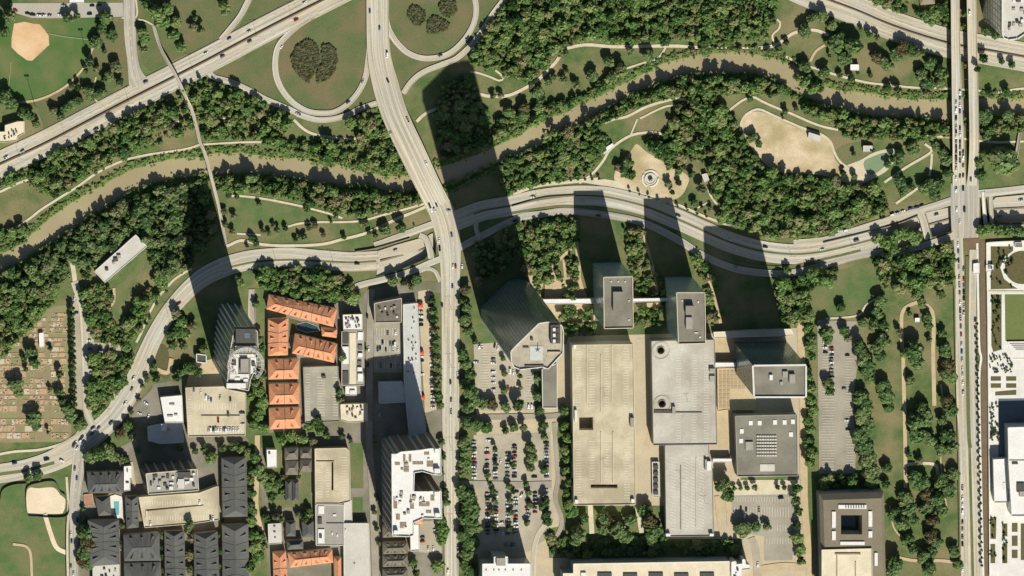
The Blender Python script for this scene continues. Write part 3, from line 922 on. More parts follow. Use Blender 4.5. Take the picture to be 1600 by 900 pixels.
bridge('footbridge', 'white slab bridge between two slots at the boulevard underpass', [(1536, 300, 0.95), (1538, 330, 0.95), (1541, 360, 0.95)], 6, 'white', 0.8, 0.9)
bridge('footbridge', 'slender pale bridge at the far eastern riverside path', [(1594, 205, 1), (1590, 230, 2), (1586, 255, 1)], 5, 'wall_grey', 0.8, 0.9)

# foul lines on the ball field
ribbon('foul_line', [(17, 96), (14, 130), (10, 158)], 0.45, 'plot_pale', 'mark')
ribbon('foul_line', [(72, 52), (105, 58), (140, 62)], 0.45, 'plot_pale', 'mark')


def lot_lines(segs, name='bay_marking'):
    mb = MB()
    for (x0, y0, x1, y1) in segs:
        a, b_ = P(x0, y0, 0.5), P(x1, y1, 0.5)
        nr = Vector((-(b_ - a).y, (b_ - a).x, 0)).normalized() * 0.17
        mb.face([a - nr, b_ - nr, b_ + nr, a + nr])
    o = mb.build(name, 'line')
    tag(o, kind='structure')


rows_ = lambda x0, x1, y0, y1, st: [(x0, y, x1, y) for y in np.arange(y0, y1, st)]
cols_ = lambda y0, y1, x0, x1, st: [(x, y0, x, y1) for x in np.arange(x0, x1, st)]
lot_lines(rows_(1285, 1303, 540, 735, 4.2) + rows_(1322, 1334, 560, 735, 4.2))
lot_lines(cols_(776, 784, 1148, 1236, 4.2) + cols_(792, 808, 1148, 1236, 4.2) + cols_(820, 830, 1198, 1238, 4.2) + cols_(840, 850, 1198, 1238, 4.2))
lot_lines(rows_(752, 764, 548, 636, 4.2) + rows_(767, 776, 552, 636, 4.2) + rows_(822, 832, 584, 636, 4.2))
lot_lines(rows_(110, 118, 490, 636, 4.2) + rows_(136, 143, 498, 540, 4.2))
lot_lines(cols_(512, 524, 588, 626, 4.2) + cols_(532, 550, 588, 626, 4.2) + cols_(566, 576, 588, 626, 4.2))
# ------------------------------------------------------------------ buildings
def rect4(x0, y0, x1, y1):
    return [(x0, y0), (x1, y0), (x1, y1), (x0, y1)]


def scatter(poly, n, s0, s1, seed, kinds=('roof_unit', 'unit_dark', 'unit_white')):
    """n roof units (px) inside a roof polygon."""
    r = random.Random(seed)
    xs = [p[0] for p in poly]
    ys = [p[1] for p in poly]
    out = []
    k = 0
    while len(out) < n and k < n * 40:
        k += 1
        x, y = r.uniform(min(xs) + 2, max(xs) - 2), r.uniform(min(ys) + 2, max(ys) - 2)
        w_, d_ = r.uniform(s0, s1), r.uniform(s0, s1)
        if all(inside(x + a * (w_ / 2 + 1), y + b * (d_ / 2 + 1), poly) for a in (-1, 1) for b in (-1, 1)) and all(abs(x - q[0]) > (w_ + q[2]) / 2 + 0.4 or abs(y - q[1]) > (d_ + q[3]) / 2 + 0.4 for q in out):
            out.append((x, y, w_, d_, r.uniform(1.0, 2.2), r.choice(kinds)))
    return out


def building(name, label, cat, poly, h, wall, roof, parapet=0.9, pw=0.5, cap=None, units=(), floors=None, fins=None, holes=(), hole_depth=None, hole_floor='asphalt_dark', lines=None, slope=None, z0=0.0, group=None):
    """poly: roof outline in px; h: roof height in px (lengths along the wall); floors=(metres, material, height, depth); fins=(metres, material, width, depth)."""
    H = h * S
    top = ccw([P(p[0], p[1], H) for p in poly])
    cx = sum(p.x for p in top) / len(top)
    cy = sum(p.y for p in top) / len(top)
    org = Vector((cx, cy, z0))
    root = link(name, None, None, org)
    tag(root, label, cat, group)
    n = len(top)
    wt = H if not slope else H - slope[1]
    mb = MB(org)
    for i in range(n):
        a, b = top[i], top[(i + 1) % n]
        mb.face([(a.x, a.y, z0 - 0.5), (b.x, b.y, z0 - 0.5), (b.x, b.y, wt), (a.x, a.y, wt)])
    wo = mb.build('wall', wall, root)
    hw = [[P(p[0], p[1], H) for p in q] for q in holes]
    ro = top
    if slope:
        mb = MB(org)
        ins = [Vector((cx + (p.x - cx) * slope[0], cy + (p.y - cy) * slope[0], H)) for p in top]
        for i in range(n):
            j = (i + 1) % n
            mb.face([(top[i].x, top[i].y, wt), (top[j].x, top[j].y, wt), ins[j], ins[i]])
        mb.build('roof_slope', slope[2], root)
        ro = ins
    vv, tr = triangulate(ro, hw)
    mb = MB(org)
    mb.v = [Vector((v.x, v.y, H)) - org for v in vv]
    mb.f = tr
    rf = mb.build('roof', roof, root)
    note([(v.x, v.y, H) for v in vv], tr)
    if hole_depth:
        for q in hw:
            q = ccw(q)
            dz = H - hole_depth
            mb = MB(org)
            for i in range(len(q)):
                a, b = q[i], q[(i + 1) % len(q)]
                mb.face([(b.x, b.y, dz), (a.x, a.y, dz), (a.x, a.y, H), (b.x, b.y, H)])
            mb.build('inner_wall', wall, root)
            mb = MB(org)
            mb.face([(p.x, p.y, dz) for p in q])
            mb.build('inner_floor', hole_floor, root)
    if parapet and not slope:
        mb = MB(org)
        for i in range(n):
            a, b = top[i], top[(i + 1) % n]
            d = (b - a).normalized()
            nr = Vector((d.y, -d.x, 0)) * 0.08
            mb.box(a + nr - d * 0.05, b + nr - d * (pw * 0.5 + 0.06), pw, H - 0.15, H + parapet)
        mb.build('parapet', cap or wall, root)
    if floors:
        fh, fm, ft, fd = floors
        mb = MB(org)
        z = z0 + fh
        while z < wt - 0.5:
            for i in range(n):
                a, b = top[i], top[(i + 1) % n]
                mb.box(a, b, fd * 2, z - ft / 2, z + ft / 2)
            z += fh
        tag(mb.build('floor_band', fm, root), kind='stuff')
    if fins:
        sp, fm, fw, fd = fins
        mb = MB(org)
        for i in range(n):
            a, b = top[i], top[(i + 1) % n]
            ln = (b - a).length
            k = max(1, int(ln / sp))
            d = (b - a).normalized()
            for j in range(k):
                c = a + d * (ln * (j + 0.5) / k)
                mb.box(c - d * fw / 2, c + d * fw / 2, fd * 2, z0, wt - 0.02)
        tag(mb.build('window_pier', fm, root), kind='stuff')
    for u in units:
        x, y, w_, d_, uh = u[:5]
        um = u[5] if len(u) > 5 else 'roof_unit'
        c = [P(x - w_ / 2, y + d_ / 2, H + uh), P(x + w_ / 2, y + d_ / 2, H + uh), P(x + w_ / 2, y - d_ / 2, H + uh), P(x - w_ / 2, y - d_ / 2, H + uh)]
        mb = MB(org)
        mb.prism([Vector((p.x, p.y, H + 0.01)) for p in c], [Vector((p.x, p.y, H + uh)) for p in c])
        mb.build('roof_unit' if um != 'skylight' else 'skylight', um, root)
    if lines:
        mb = MB(org)
        for (x0, y0, x1, y1) in lines:
            a, b = P(x0, y0, H), P(x1, y1, H)
            d = (b - a)
            nr = Vector((-d.y, d.x, 0)).normalized() * 0.18
            mb.face([a - nr + Vector((0, 0, .03)), b - nr + Vector((0, 0, .03)), b + nr + Vector((0, 0, .03)), a + nr + Vector((0, 0, .03))])
        tag(mb.build('stall_marking', 'line', root), kind='stuff')
    return root


def stalls(x, y0, y1, ln, step=4.2):
    """Painted stall lines: a column at x between y0 and y1, each ln px long."""
    out = []
    y = y0
    while y <= y1:
        out.append((x - ln / 2, y, x + ln / 2, y))
        y += step
    return out


def hip(name, label, poly, ridge, eave, rise, roof='tile_roof', wall='wall_cream', cat='building', group=None, extra=(), dormers=0, over=0.6):
    """poly: four eave corners in px (in order), ridge: two points in px; heights in metres."""
    E = [P(p[0], p[1], eave) for p in poly]
    R0 = P(ridge[0][0], ridge[0][1], eave + rise)
    R1 = P(ridge[1][0], ridge[1][1], eave + rise)
    if area(E) < 0:
        E = E[::-1]
    c = sum((Vector((p.x, p.y, 0)) for p in E), Vector()) / 4
    root = link(name, None, None, c)
    tag(root, label, cat, group)
    mb = MB(c)
    W_ = [c + (Vector((p.x, p.y, 0)) - c) * 0.965 for p in E]
    for i in range(4):
        a, b = W_[i], W_[(i + 1) % 4]
        mb.face([(a.x, a.y, -0.3), (b.x, b.y, -0.3), (b.x, b.y, eave), (a.x, a.y, eave)])
    mb.build('wall', wall, root)
    # rotate so that edge 0 is the short side nearest R0
    best = min(range(4), key=lambda i: ((E[i] + E[(i + 1) % 4]) / 2 - R0).length)
    E = E[best:] + E[:best]
    mb = MB(c)
    mb.face([E[0], E[1], R0])
    mb.face([E[1], E[2], R1, R0])
    mb.face([E[2], E[3], R1])
    mb.face([E[3], E[0], R0, R1])
    mb.face([Vector((p.x, p.y, eave - 0.05)) for p in E][::-1])
    rf = mb.build('roof', roof, root)
    mb = MB(c)
    mb.box(R0, R1, 0.5, eave + rise - 0.1, eave + rise + 0.18)
    mb.build('ridge_cap', roof, rf)
    for k in range(dormers):
        for sgn, (a, b) in ((0, (E[1], E[2])), (1, (E[0], E[3]))):
            t = (k + 0.5) / dormers
            q = a.lerp(b, t)
            r = R0.lerp(R1, t)
            base = q.lerp(r, 0.22)
            topp = q.lerp(r, 0.72)
            d = (b - a).normalized() * min(1.8, (b - a).length / dormers * 0.32)
            apex = Vector((base.x, base.y, topp.z))
            mb = MB(c)
            mb.face([base - d, base + d, apex] if sgn == 0 else [base + d, base - d, apex])
            mb.face([base + d, topp, apex])
            mb.face([topp, base - d, apex])
            mb.build('dormer', roof, rf)
    nseam = max(0, dormers - 1)
    for k in range(nseam):
        t = (k + 1) / (nseam + 1)
        for (a, b) in ((E[1], E[2]), (E[0], E[3])):
            q, r = a.lerp(b, t), R0.lerp(R1, t)
            d = (b - a).normalized() * 0.22
            up_ = Vector((0, 0, 0.28))
            mb = MB(c)
            mb.prism([q - d, q + d, r + d, r - d], [q - d + up_, q + d + up_, r + d + up_, r - d + up_])
            mb.build('party_wall', 'brown_roof' if roof == 'tile_roof' else 'dark_roof', rf)
    for (x, y, w_, d_, uh, um) in extra:
        q = P(x, y, eave + rise)
        mb = MB(c)
        mb.box(q - Vector((w_ * S / 2, 0, 0)), q + Vector((w_ * S / 2, 0, 0)), d_ * S, eave, eave + rise + uh)
        mb.build('roof_unit', um, root)
    return root


# --- office towers
AT = [(802, 544), (842, 505), (855, 503), (870, 504), (878, 509), (880, 518), (879, 551), (856, 576), (848, 573), (812, 577), (803, 573), (799, 565), (798, 549)]
t = building('office_tower', 'tallest dark glass tower with angular cut-corner roof and a roof star beside the avenue', 'tower', AT, 300, 'glass_dark', 'tan_roof', 1.6, 0.8, 'white', floors=(4.2, 'mullion_dark', 0.6, 0.12), fins=(3.0, 'mullion_dark', 0.35, 0.16),
             units=[(868, 522, 15, 29, 4.5, 'unit_dark'), (838, 552, 20, 22, 0.4, 'blue_roof'), (866, 515, 4, 5, 5.5, 'unit_white'), (866, 524, 4, 5, 5.5, 'unit_white'), (866, 533, 4, 5, 5.5, 'unit_white'), (871, 515, 3, 5, 5.3, 'unit_dark'), (871, 524, 3, 5, 5.3, 'unit_dark'), (871, 533, 3, 5, 5.3, 'unit_dark'), (866, 551, 20, 3, 1.5, 'path_tan'), (831, 530, 4, 4, 1.6, 'unit_dark'), (822, 543, 9, 2, 1.2, 'brown_roof'), (835, 572, 30, 2, 1.2, 'brown_roof')])
# star on the roof pad
HT = 300 * S
mb = MB(t.location)
for k in range(5):
    a = k * 2 * math.pi / 5 + 0.3
    c_ = P(840, 546, HT + .5)
    p1 = c_ + Vector((math.cos(a), math.sin(a), 0)) * (7.0 if k == 1 else 3.2)
    q1 = c_ + Vector((math.cos(a + .63), math.sin(a + .63), 0)) * 1.0
    q2 = c_ + Vector((math.cos(a - .63), math.sin(a - .63), 0)) * 1.0
    mb.face([c_, q2, p1, q1])
mb.build('roof_star', 'unit_dark', t)
building('office_tower', 'slender grey glass slab tower joined by white walkways, the one nearer the tallest tower', 'tower', [(943, 433), (988, 432), (989, 512), (944, 513)], 100, 'glass_teal', 'grey_roof', 1.2, 0.7, 'wall_cream', floors=(4.0, 'mullion_dark', 0.8, 0.08), fins=(9.0, 'mullion', 0.35, 0.18),
         units=[(966, 471, 16, 30, 4, 'grey_roof'), (955, 440, 2, 2, .8, 'unit_white'), (966, 440, 2, 2, .8, 'unit_white'), (977, 440, 2, 2, .8, 'unit_white'), (983, 500, 2, 2, .8, 'unit_white'), (983, 470, 2, 2, .8, 'unit_white')])
building('office_tower', 'grey glass slab tower with two rooftop boxes beside the spiral ramped garage', 'tower', [(1057, 457), (1101, 457), (1102, 536), (1060, 537)], 109, 'glass_teal', 'grey_roof', 1.2, 0.7, 'wall_cream', floors=(4.0, 'mullion_dark', 0.8, 0.08), fins=(9.0, 'mullion', 0.35, 0.18),
         units=[(1078, 485, 13, 14, 5, 'grey_roof'), (1077, 505, 10, 18, 3.5, 'mid_grey_roof'), (1066, 470, 2, 2, .8, 'unit_white'), (1091, 472, 2, 3, .8, 'unit_white'), (1088, 520, 6, 1.5, .8, 'unit_white'), (1094, 527, 3, 2, .8, 'unit_white')])
building('office_tower', 'wide dark glass slab tower with white rimmed flat grey roof', 'tower', [(1176, 571), (1259, 570), (1259, 620), (1178, 620)], 161, 'glass_dark', 'grey_roof', 1.4, 1.6, 'white', floors=(4.0, 'mullion_dark', 0.7, 0.06), fins=(3.2, 'mullion_dark', 0.25, 0.1),
         units=[(1205, 590, 5, 8, 2, 'unit_white'), (1227, 585, 8, 9, 2, 'mid_grey_roof'), (1238, 592, 9, 14, 3, 'mid_grey_roof'), (1221, 599, 4, 5, 1.5, 'roof_unit')])
lt = building('office_tower', 'stepped blue glass tower with a white ringed pergola on its roof terrace', 'tower', [(366, 514), (372, 511), (394, 512), (402, 518), (403, 552), (401, 566), (397, 580), (391, 593), (388, 610), (354, 603), (356, 590), (357, 570), (359, 552)], 163, 'glass_blue', 'grey_roof', 1.2, 0.6, 'white', floors=(4.0, 'mullion_dark', 0.9, 0.1), fins=(5.2, 'wall_white', 1.4, 0.5),
              units=[(384, 525, 31, 22, 8, 'unit_dark'), (386, 524, 8, 8, 8.3, 'glass_blue'), (384, 545, 34, 9, 3, 'mid_grey_roof'), (382, 571, 12, 20, 3.5, 'mid_grey_roof'), (366, 571, 12, 26, 0.6, 'white'), (396, 571, 9, 26, 0.6, 'white'), (382, 556, 34, 5, 0.6, 'white'), (374, 588, 30, 7, 0.7, 'white'), (366, 567, 6, 8, 2.0, 'unit_dark'), (396, 569, 5, 7, 2.0, 'unit_dark'), (371, 592, 8, 4, 1.6, 'unit_white'), (384, 594, 7, 4, 1.6, 'unit_white'), (369, 603, 30, 8, 2.5, 'white')])
H1 = 163 * S
cen = P(383, 569, H1)
for rr in (17.5, 16.4, 15.2):
    mb = MB(lt.location)
    pts = [cen + Vector((math.cos(a * math.pi / 24) * rr, math.sin(a * math.pi / 24) * rr, 5.0)) for a in range(-7, 32)]
    for i in range(len(pts) - 1):
        mb.box(pts[i], pts[i + 1], 0.35, H1 + 4.8, H1 + 5.2)
    mb.build('pergola_ring', 'white', lt)
for a in range(-6, 31, 2):
    d = Vector((math.cos(a * math.pi / 24), math.sin(a * math.pi / 24), 0))
    mb = MB(lt.location)
    mb.box(cen + d * 12.5, cen + d * 17.8, 0.3, H1 + 4.7, H1 + 5.0)
    mb.box(cen + d * 12.5, cen + d * 12.9, 0.3, H1, H1 + 4.8)
    mb.build('pergola_beam', 'white', lt)
NT = [(1566, -60), (1566, 50), (1568, 59), (1576, 62), (1590, 60), (1602, 52), (1640, 44), (1660, -60)]
building('office_tower', 'blue glass tower with a curved white roof rim beyond the twin bridges', 'tower', NT, 150, 'glass_blue', 'pale_grey_roof', 1.6, 1.2, 'white', floors=(12, 'mullion_dark', 1.0, 0.12), fins=(6, 'mullion', 0.4, 0.15), units=scatter([(1572, -10), (1640, -10), (1640, 40), (1572, 52)], 26, 3, 7, 5))
RT = [(612, 710), (621, 709), (626, 706), (648, 704), (658, 703), (670, 701), (688, 700), (689, 742), (676, 741), (660, 736), (647, 738), (646, 768), (668, 768), (689, 767), (690, 810), (662, 809), (646, 816), (646, 836), (640, 838), (613, 837)]
ru = scatter(RT, 16, 2.5, 6, 11, ('roof_unit', 'roof_unit', 'mid_grey_roof', 'unit_white'))
for (x_, y_, nx_, ny_) in ((631, 712, 2, 5), (640, 712, 2, 5), (664, 708, 4, 2), (618, 724, 4, 2), (632, 722, 3, 3), (646, 723, 8, 2), (668, 722, 5, 4), (632, 730, 4, 4), (616, 778, 3, 8), (642, 775, 4, 4), (656, 779, 4, 2), (674, 775, 3, 4), (656, 786, 8, 3), (667, 799, 4, 2), (642, 788, 3, 4), (620, 805, 3, 4), (626, 818, 5, 4)):
    for i_ in range(nx_):
        for j_ in range(ny_):
            ux, uy = x_ + i_ * 2.1, y_ + j_ * 2.3
            if all(abs(ux - q[0]) > (1.5 + q[2]) / 2 + 0.2 or abs(uy - q[1]) > (1.5 + q[3]) / 2 + 0.2 for q in ru):
                ru.append((ux, uy, 1.4, 1.5, 0.9, 'coffer'))
building('apartment_tower', 'white roofed apartment tower with brown striped walls and a courtyard recess', 'tower', RT, 108, 'wall_brown', 'white_roof', 1.3, 0.7, 'white', floors=(3.4, 'wall_grey', 0.6, 0.35), fins=(7.5, 'glass_teal', 2.4, 0.25), units=ru + [(616, 713, 8, 7, 4, 'unit_white'), (683, 705, 7, 7, 4, 'unit_white'), (683, 736, 8, 7, 4, 'unit_white'), (683, 772, 8, 7, 4, 'unit_white'), (684, 805, 8, 6, 4, 'unit_white'), (619, 832, 7, 6, 4, 'unit_white')])
building('apartment_block', 'low white roofed wing at the foot of the striped apartment tower', 'building', [(641, 820), (654, 820), (655, 860), (642, 861)], 20, 'wall_brown', 'white_roof', 0.8, 0.5, 'white')
hip('pavilion', 'small orange tiled roof pavilion on the apartment tower forecourt', [(647, 802), (661, 802), (661, 819), (648, 819)], [(652, 808), (656, 813)], 13, 3)
building('apartment_tower', 'mid-rise block with striped dark glass front above the long cream garage', 'tower', [(228, 740), (308, 733), (310, 766), (232, 772)], 63, 'glass_dark', 'mid_grey_roof', 1.0, 0.7, 'wall_cream', floors=(3.6, 'wall_brown', 0.6, 0.2), fins=(8, 'wall_grey', 2.0, 0.4),
         units=scatter([(231, 741), (306, 735), (307, 764), (234, 770)], 22, 2.5, 7, 3) + [(288, 742, 20, 9, 2.5, 'unit_dark'), (283, 756, 10, 15, 2.5, 'pale_grey_roof')])

# --- low office block and garages
sky_lights = [(1173, 661), (1187, 661), (1211, 660), (1226, 660), (1239, 659), (1159, 674), (1158, 689), (1236, 679)]
gl = []
t = building('office_block', 'low square grey roofed block with a sawtooth skylight grid below the wide slab tower', 'building', [(1149, 650), (1245, 648), (1246, 743), (1152, 744)], 24, 'wall_grey', 'grey_roof', 0.9, 0.6, 'mid_grey_roof',
             units=[(x, y, 6, 7, 0.6, 'unit_white') for x, y in sky_lights] + [(1199, 731, 23, 11, 0.5, 'pale_grey_roof'), (1171, 697, 12, 13, 1.6, 'mid_grey_roof')] + [(1184 + i * 4.0, 682 + j * 5.0, 3.2, 2.6, 1.1, 'pale_grey_roof') for i in range(8) for j in range(7)])
GA = [(894, 539), (989, 538), (993, 788), (897, 789)]
la = stalls(904, 545, 640, 9) + stalls(925, 545, 640, 8) + stalls(948, 545, 640, 8) + stalls(978, 545, 640, 9) + stalls(904, 690, 780, 9) + stalls(925, 690, 750, 8) + stalls(948, 690, 750, 8) + stalls(980, 690, 780, 9)
building('parking_garage', 'largest cream parking garage with empty rooftop stalls beside the tree lined lot', 'garage', GA, 26, 'wall_cream', 'deck', 1.0, 0.5, 'wall_cream', holes=[rect4(905, 652, 927, 672), rect4(923, 757, 965, 763)], hole_depth=9, lines=la,
         units=[(939, 600, 1.0, 90, 0.9, 'wall_cream'), (917, 585, 1.0, 90, 0.9, 'wall_cream'), (956, 585, 1.0, 90, .9, 'wall_cream'), (939, 715, 1, 80, .9, 'wall_cream'), (958, 715, 1, 80, .9, 'wall_cream'), (900, 650, 4, 18, 3, 'wall_white'), (988, 660, 6, 14, 3.5, 'wall_grey'), (901, 784, 5, 6, 3, 'unit_white'), (989, 783, 5, 6, 3, 'unit_white'), (898, 542, 4, 6, 3, 'unit_white')])
c1 = [(1032.5 + 5.5 * math.cos(a * math.pi / 8), 547.5 + 5.5 * math.sin(a * math.pi / 8)) for a in range(16)]
c2 = [(1034.5 + 5.5 * math.cos(a * math.pi / 8), 631 + 5.5 * math.sin(a * math.pi / 8)) for a in range(16)]
lb = stalls(1060, 555, 690, 8) + stalls(1085, 555, 690, 8) + stalls(1104, 555, 690, 8)
gb = building('parking_garage', 'pale grey parking garage with two round spiral ramps in its roof', 'garage', [(1018, 533), (1058, 532), (1059, 537), (1102, 536), (1102, 531), (1116, 531), (1120, 694), (1021, 695)], 22, 'wall_grey', 'deck_grey', 1.0, 0.5, 'wall_grey', holes=[c1, c2], hole_depth=11, lines=lb,
              units=[(1113, 579, 8, 6, 3, 'roof_unit'), (1113, 592, 8, 9, 2, 'roof_unit'), (1053, 641, 5, 11, 3, 'mid_grey_roof'), (1076, 645, 42, 1, 1, 'wall_grey'), (1036, 643, 28, 5, .8, 'unit_dark')])
HB = 22 * S
for (x, y) in ((1032.5, 547.5), (1034.5, 631)):
    for rr, hh in ((13.5, 0.4), (6.2, 0.8)):
        mb = MB(gb.location)
        pts = [P(x, y, HB) + Vector((math.cos(a * math.pi / 12), math.sin(a * math.pi / 12), 0)) * rr * S for a in range(25)]
        for i in range(24):
            mb.box(pts[i], pts[i + 1], 0.4, HB + 0.01, HB + hh)
        mb.build('spiral_ramp_wall', 'wall_beige', gb)
lc = [(x - 4, y, x + 4, y + 3) for x in (1052, 1072, 1082, 1096) for y in range(715, 828, 5)]
building('parking_garage', 'long narrow grey parking garage with slanted stalls and white corner stair boxes', 'garage', [(1039, 696), (1107, 695), (1108, 712), (1113, 735), (1115, 837), (1041, 838)], 20, 'wall_grey', 'deck_grey', 0.9, 0.5, 'wall_grey', lines=lc,
         units=[(1044, 836, 7, 4, 3.5, 'unit_white'), (1112, 836, 6, 4, 3.5, 'unit_white'), (1064, 778, 1.2, 100, 1.0, 'wall_grey'), (1088, 770, 0.8, 110, .8, 'wall_cream'), (1108, 728, 7, 14, 3.5, 'unit_white'), (1103, 726, 3, 16, 3, 'wall_grey')])
building('parking_garage', 'beige rooftop parking deck at the foot of the stepped blue tower', 'garage', [(290, 606), (350, 604), (352, 608), (384, 614), (383, 680), (294, 682)], 14, 'wall_beige', 'deck', 0.9, 0.5, 'wall_cream', lines=stalls(296, 620, 675, 6) + [(x, 668, x, 678) for x in range(305, 380, 4)] + [(x, 630, x, 640) for x in range(300, 372, 4)], units=[(345, 650, 60, 1, 1, 'wall_beige'), (357, 648, 3, 6, 2, 'unit_dark')])
building('parking_garage', 'long cream garage deck with a central slot south of the striped mid-rise block', 'garage', [(217, 777), (312, 770), (336, 761), (341, 760), (342, 812), (300, 818), (226, 824)], 14, 'wall_cream', 'deck', 0.9, 0.5, 'wall_cream', lines=[(x, 783, x, 789) for x in range(222, 330, 4)] + [(x, 806, x, 813) for x in range(230, 330, 4)], holes=[[(228, 796), (318, 788), (318, 790), (228, 799)]], hole_depth=3, units=[(229, 804, 2, 12, 1, 'wall_cream')])
building('parking_garage', 'weathered grey parking deck beside the orange tiled terrace rows', 'garage', [(474, 574), (528, 572), (530, 658), (477, 660)], 10, 'wall_grey', 'deck_old', 0.8, 0.5, 'wall_grey', lines=stalls(481, 585, 650, 8) + stalls(502, 590, 650, 12) + stalls(524, 590, 650, 8), units=[(506, 589, 6, 4, 2, 'unit_dark'), (498, 650, 8, 1.5, 1, 'unit_dark')])
building('parking_garage', 'cream parking deck with a T shaped dark slot beside the narrow lawn', 'garage', [(492, 701), (541, 700), (546, 706), (547, 783), (530, 787), (493, 787)], 13, 'wall_beige', 'deck', 0.9, 0.5, 'wall_cream', holes=[rect4(494, 719, 522, 721), rect4(518, 722, 521, 766)], hole_depth=4, lines=stalls(500, 730, 780, 8) + stalls(512, 730, 780, 6) + stalls(538, 715, 775, 8))
t = building('garage_wing', 'flat grey roofed wing projecting south from the tallest glass tower', 'building', [(847, 577), (870, 568), (870, 637), (848, 637)], 12, 'wall_grey', 'grey_roof', 0.8, 0.6, 'white')

# --- white walkways and small pavilions
building('covered_walkway', 'white roofed walkway linking the tallest tower to the nearer slab tower', 'walkway', [(848, 468), (930, 467), (930, 474), (850, 475)], 12, 'wall_cream', 'white_roof', 0.3, 0.4, 'white')
building('covered_walkway', 'thin white walkway spanning between the two grey slab towers', 'walkway', [(986, 467), (1044, 466), (1044, 470), (986, 472)], 14, 'wall_cream', 'white_roof', 0.3, 0.4, 'white')
building('covered_walkway', 'short white walkway from the spiral garage to the terrace of the wide tower', 'walkway', [(1118, 567), (1149, 567), (1149, 573), (1118, 574)], 12, 'wall_cream', 'white_roof', 0.3, 0.3, 'white')
building('covered_walkway', 'short white walkway between the narrow garage and the square office block', 'walkway', [(1114, 717), (1143, 717), (1143, 722), (1114, 722)], 10, 'wall_cream', 'white_roof', 0.3, 0.3, 'white')
building('terrace_block', 'low podium with coffered paving between spiral garage and wide slab tower', 'building', [(1121, 576), (1168, 575), (1180, 605), (1180, 640), (1135, 640), (1122, 642)], 6, 'wall_beige', 'path_tan', 0.6, 0.4, 'wall_cream', units=[(1126 + i * 6, 581 + j * 6, 4.6, 4.6, 0.25, 'coffer') for i in range(7) for j in range(10) if not (i > 2 and j > 4)])
building('plaza_canopy', 'white edged canopy north of the wide slab tower', 'canopy', [(1115, 519), (1236, 514), (1240, 524), (1116, 528)], 9, 'wall_beige', 'cream_roof', 0.4, 0.4, 'white')
building('cooling_yard', 'walled yard of five round cooling fans between two garages', 'yard', [(1019, 722), (1030, 722), (1031, 776), (1020, 776)], 5, 'wall_white', 'pale_grey_roof', 0.4, 0.4, 'white', units=[(1025, 733 + k * 10 - 3, 7, 6, 1.8, 'unit_dark') for k in range(5)])
building('park_pavilion', 'small white roofed shelter on the lawn north of the river', 'pavilion', rect4(1329, 101, 1342, 110), 7, 'wall_grey', 'white_roof', 0.2, 0.3, 'white')
building('park_pavilion', 'white roofed shelter at the edge of the sandy play yard', 'pavilion', [(1264, 207), (1283, 213), (1281, 222), (1263, 216)], 7, 'wall_grey', 'pale_grey_roof', 0.2, 0.3, 'white')
building('park_pavilion', 'white roofed hut on the small round lawn by the pond', 'pavilion', rect4(1349, 228, 1363, 237), 7, 'wall_grey', 'pale_grey_roof', 0.2, 0.3, 'white')
building('park_pavilion', 'white shelter on the path north of the fountain plaza', 'pavilion', [(940, 235), (957, 224), (959, 229), (944, 241)], 6, 'wall_grey', 'white_roof', 0.2, 0.3, 'white')
building('park_pavilion', 'pale roofed shelter under the trees east of the fountain plaza', 'pavilion', [(1097, 273), (1104, 271), (1108, 281), (1101, 285)], 6, 'wall_grey', 'pale_grey_roof', 0.2, 0.3, 'white')
building('park_pavilion', 'tiny white shelter inside the looped path of the wooded park', 'pavilion', rect4(1430, 497, 1437, 503), 5, 'wall_grey', 'white_roof', 0.2, 0.3, 'white')
lv = building('gallery_building', 'long pale roofed slanting pavilion beside the shaded lawn and river woods', 'building', [(212, 367), (229, 385), (164, 441), (148, 424)], 11, 'wall_cream', 'pale_grey_roof', 0.5, 0.6, 'white',
              units=[(181, 406, 7, 5, 1.6, 'unit_dark'), (186, 401, 6, 5, 1.8, 'roof_unit'), (178, 411, 4, 4, 1.5, 'roof_unit'), (167, 421, 5, 4, 1.6, 'unit_dark')])
building('gallery_annex', 'small grey roofed annex on the river side of the slanting pavilion', 'building', [(184, 381), (188, 384), (176, 397), (172, 393)], 8, 'wall_grey', 'mid_grey_roof', 0.4, 0.4, 'wall_grey')
building('clubhouse', 'white stepped roof building beside the highway at the ball field', 'building', [(-20, 207), (8, 206), (8, 196), (28, 190), (38, 190), (38, 208), (28, 213), (26, 220), (8, 222), (-20, 222)], 10, 'wall_cream', 'cream_roof', 0.6, 0.5, 'wall_cream', units=scatter([(0, 208), (34, 194), (34, 208), (24, 218), (0, 220)], 10, 1.5, 3, 8))
building('field_shed', 'white flat roofed shed above the ball field parking', 'building', rect4(109, -14, 131, 4), 7, 'wall_grey', 'white_roof', 0.3, 0.3, 'white')

# --- west blocks
building('workshop', 'bright white roofed building beside the beige parking deck', 'building', [(251, 621), (284, 618), (286, 660), (258, 660)], 11, 'wall_white', 'white_roof', 0.5, 0.5, 'white', units=[(269, 632, 8, 2.5, 1, 'roof_unit'), (266, 650, 9, 2.5, 1, 'roof_unit'), (275, 648, 5, 2.5, 1, 'roof_unit')])
building('workshop', 'grey blue roofed low building adjoining the bright white roof', 'building', [(231, 668), (258, 662), (285, 661), (287, 691), (250, 693), (232, 688)], 9, 'wall_white', 'blue_roof', 0.5, 0.5, 'white', units=[(256, 668, 9, 10, 1.5, 'unit_white'), (263, 672, 4, 5, 1.5, 'tile_roof')])
building('villa', 'flat roofed white pavilion in the round garden beside the stepped blue tower', 'building', [(307, 553), (322, 555), (322, 567), (307, 565)], 9, 'wall_white', 'unit_dark', 0.9, 0.9, 'white')
T_ROW = 'orange tiled terrace blocks'
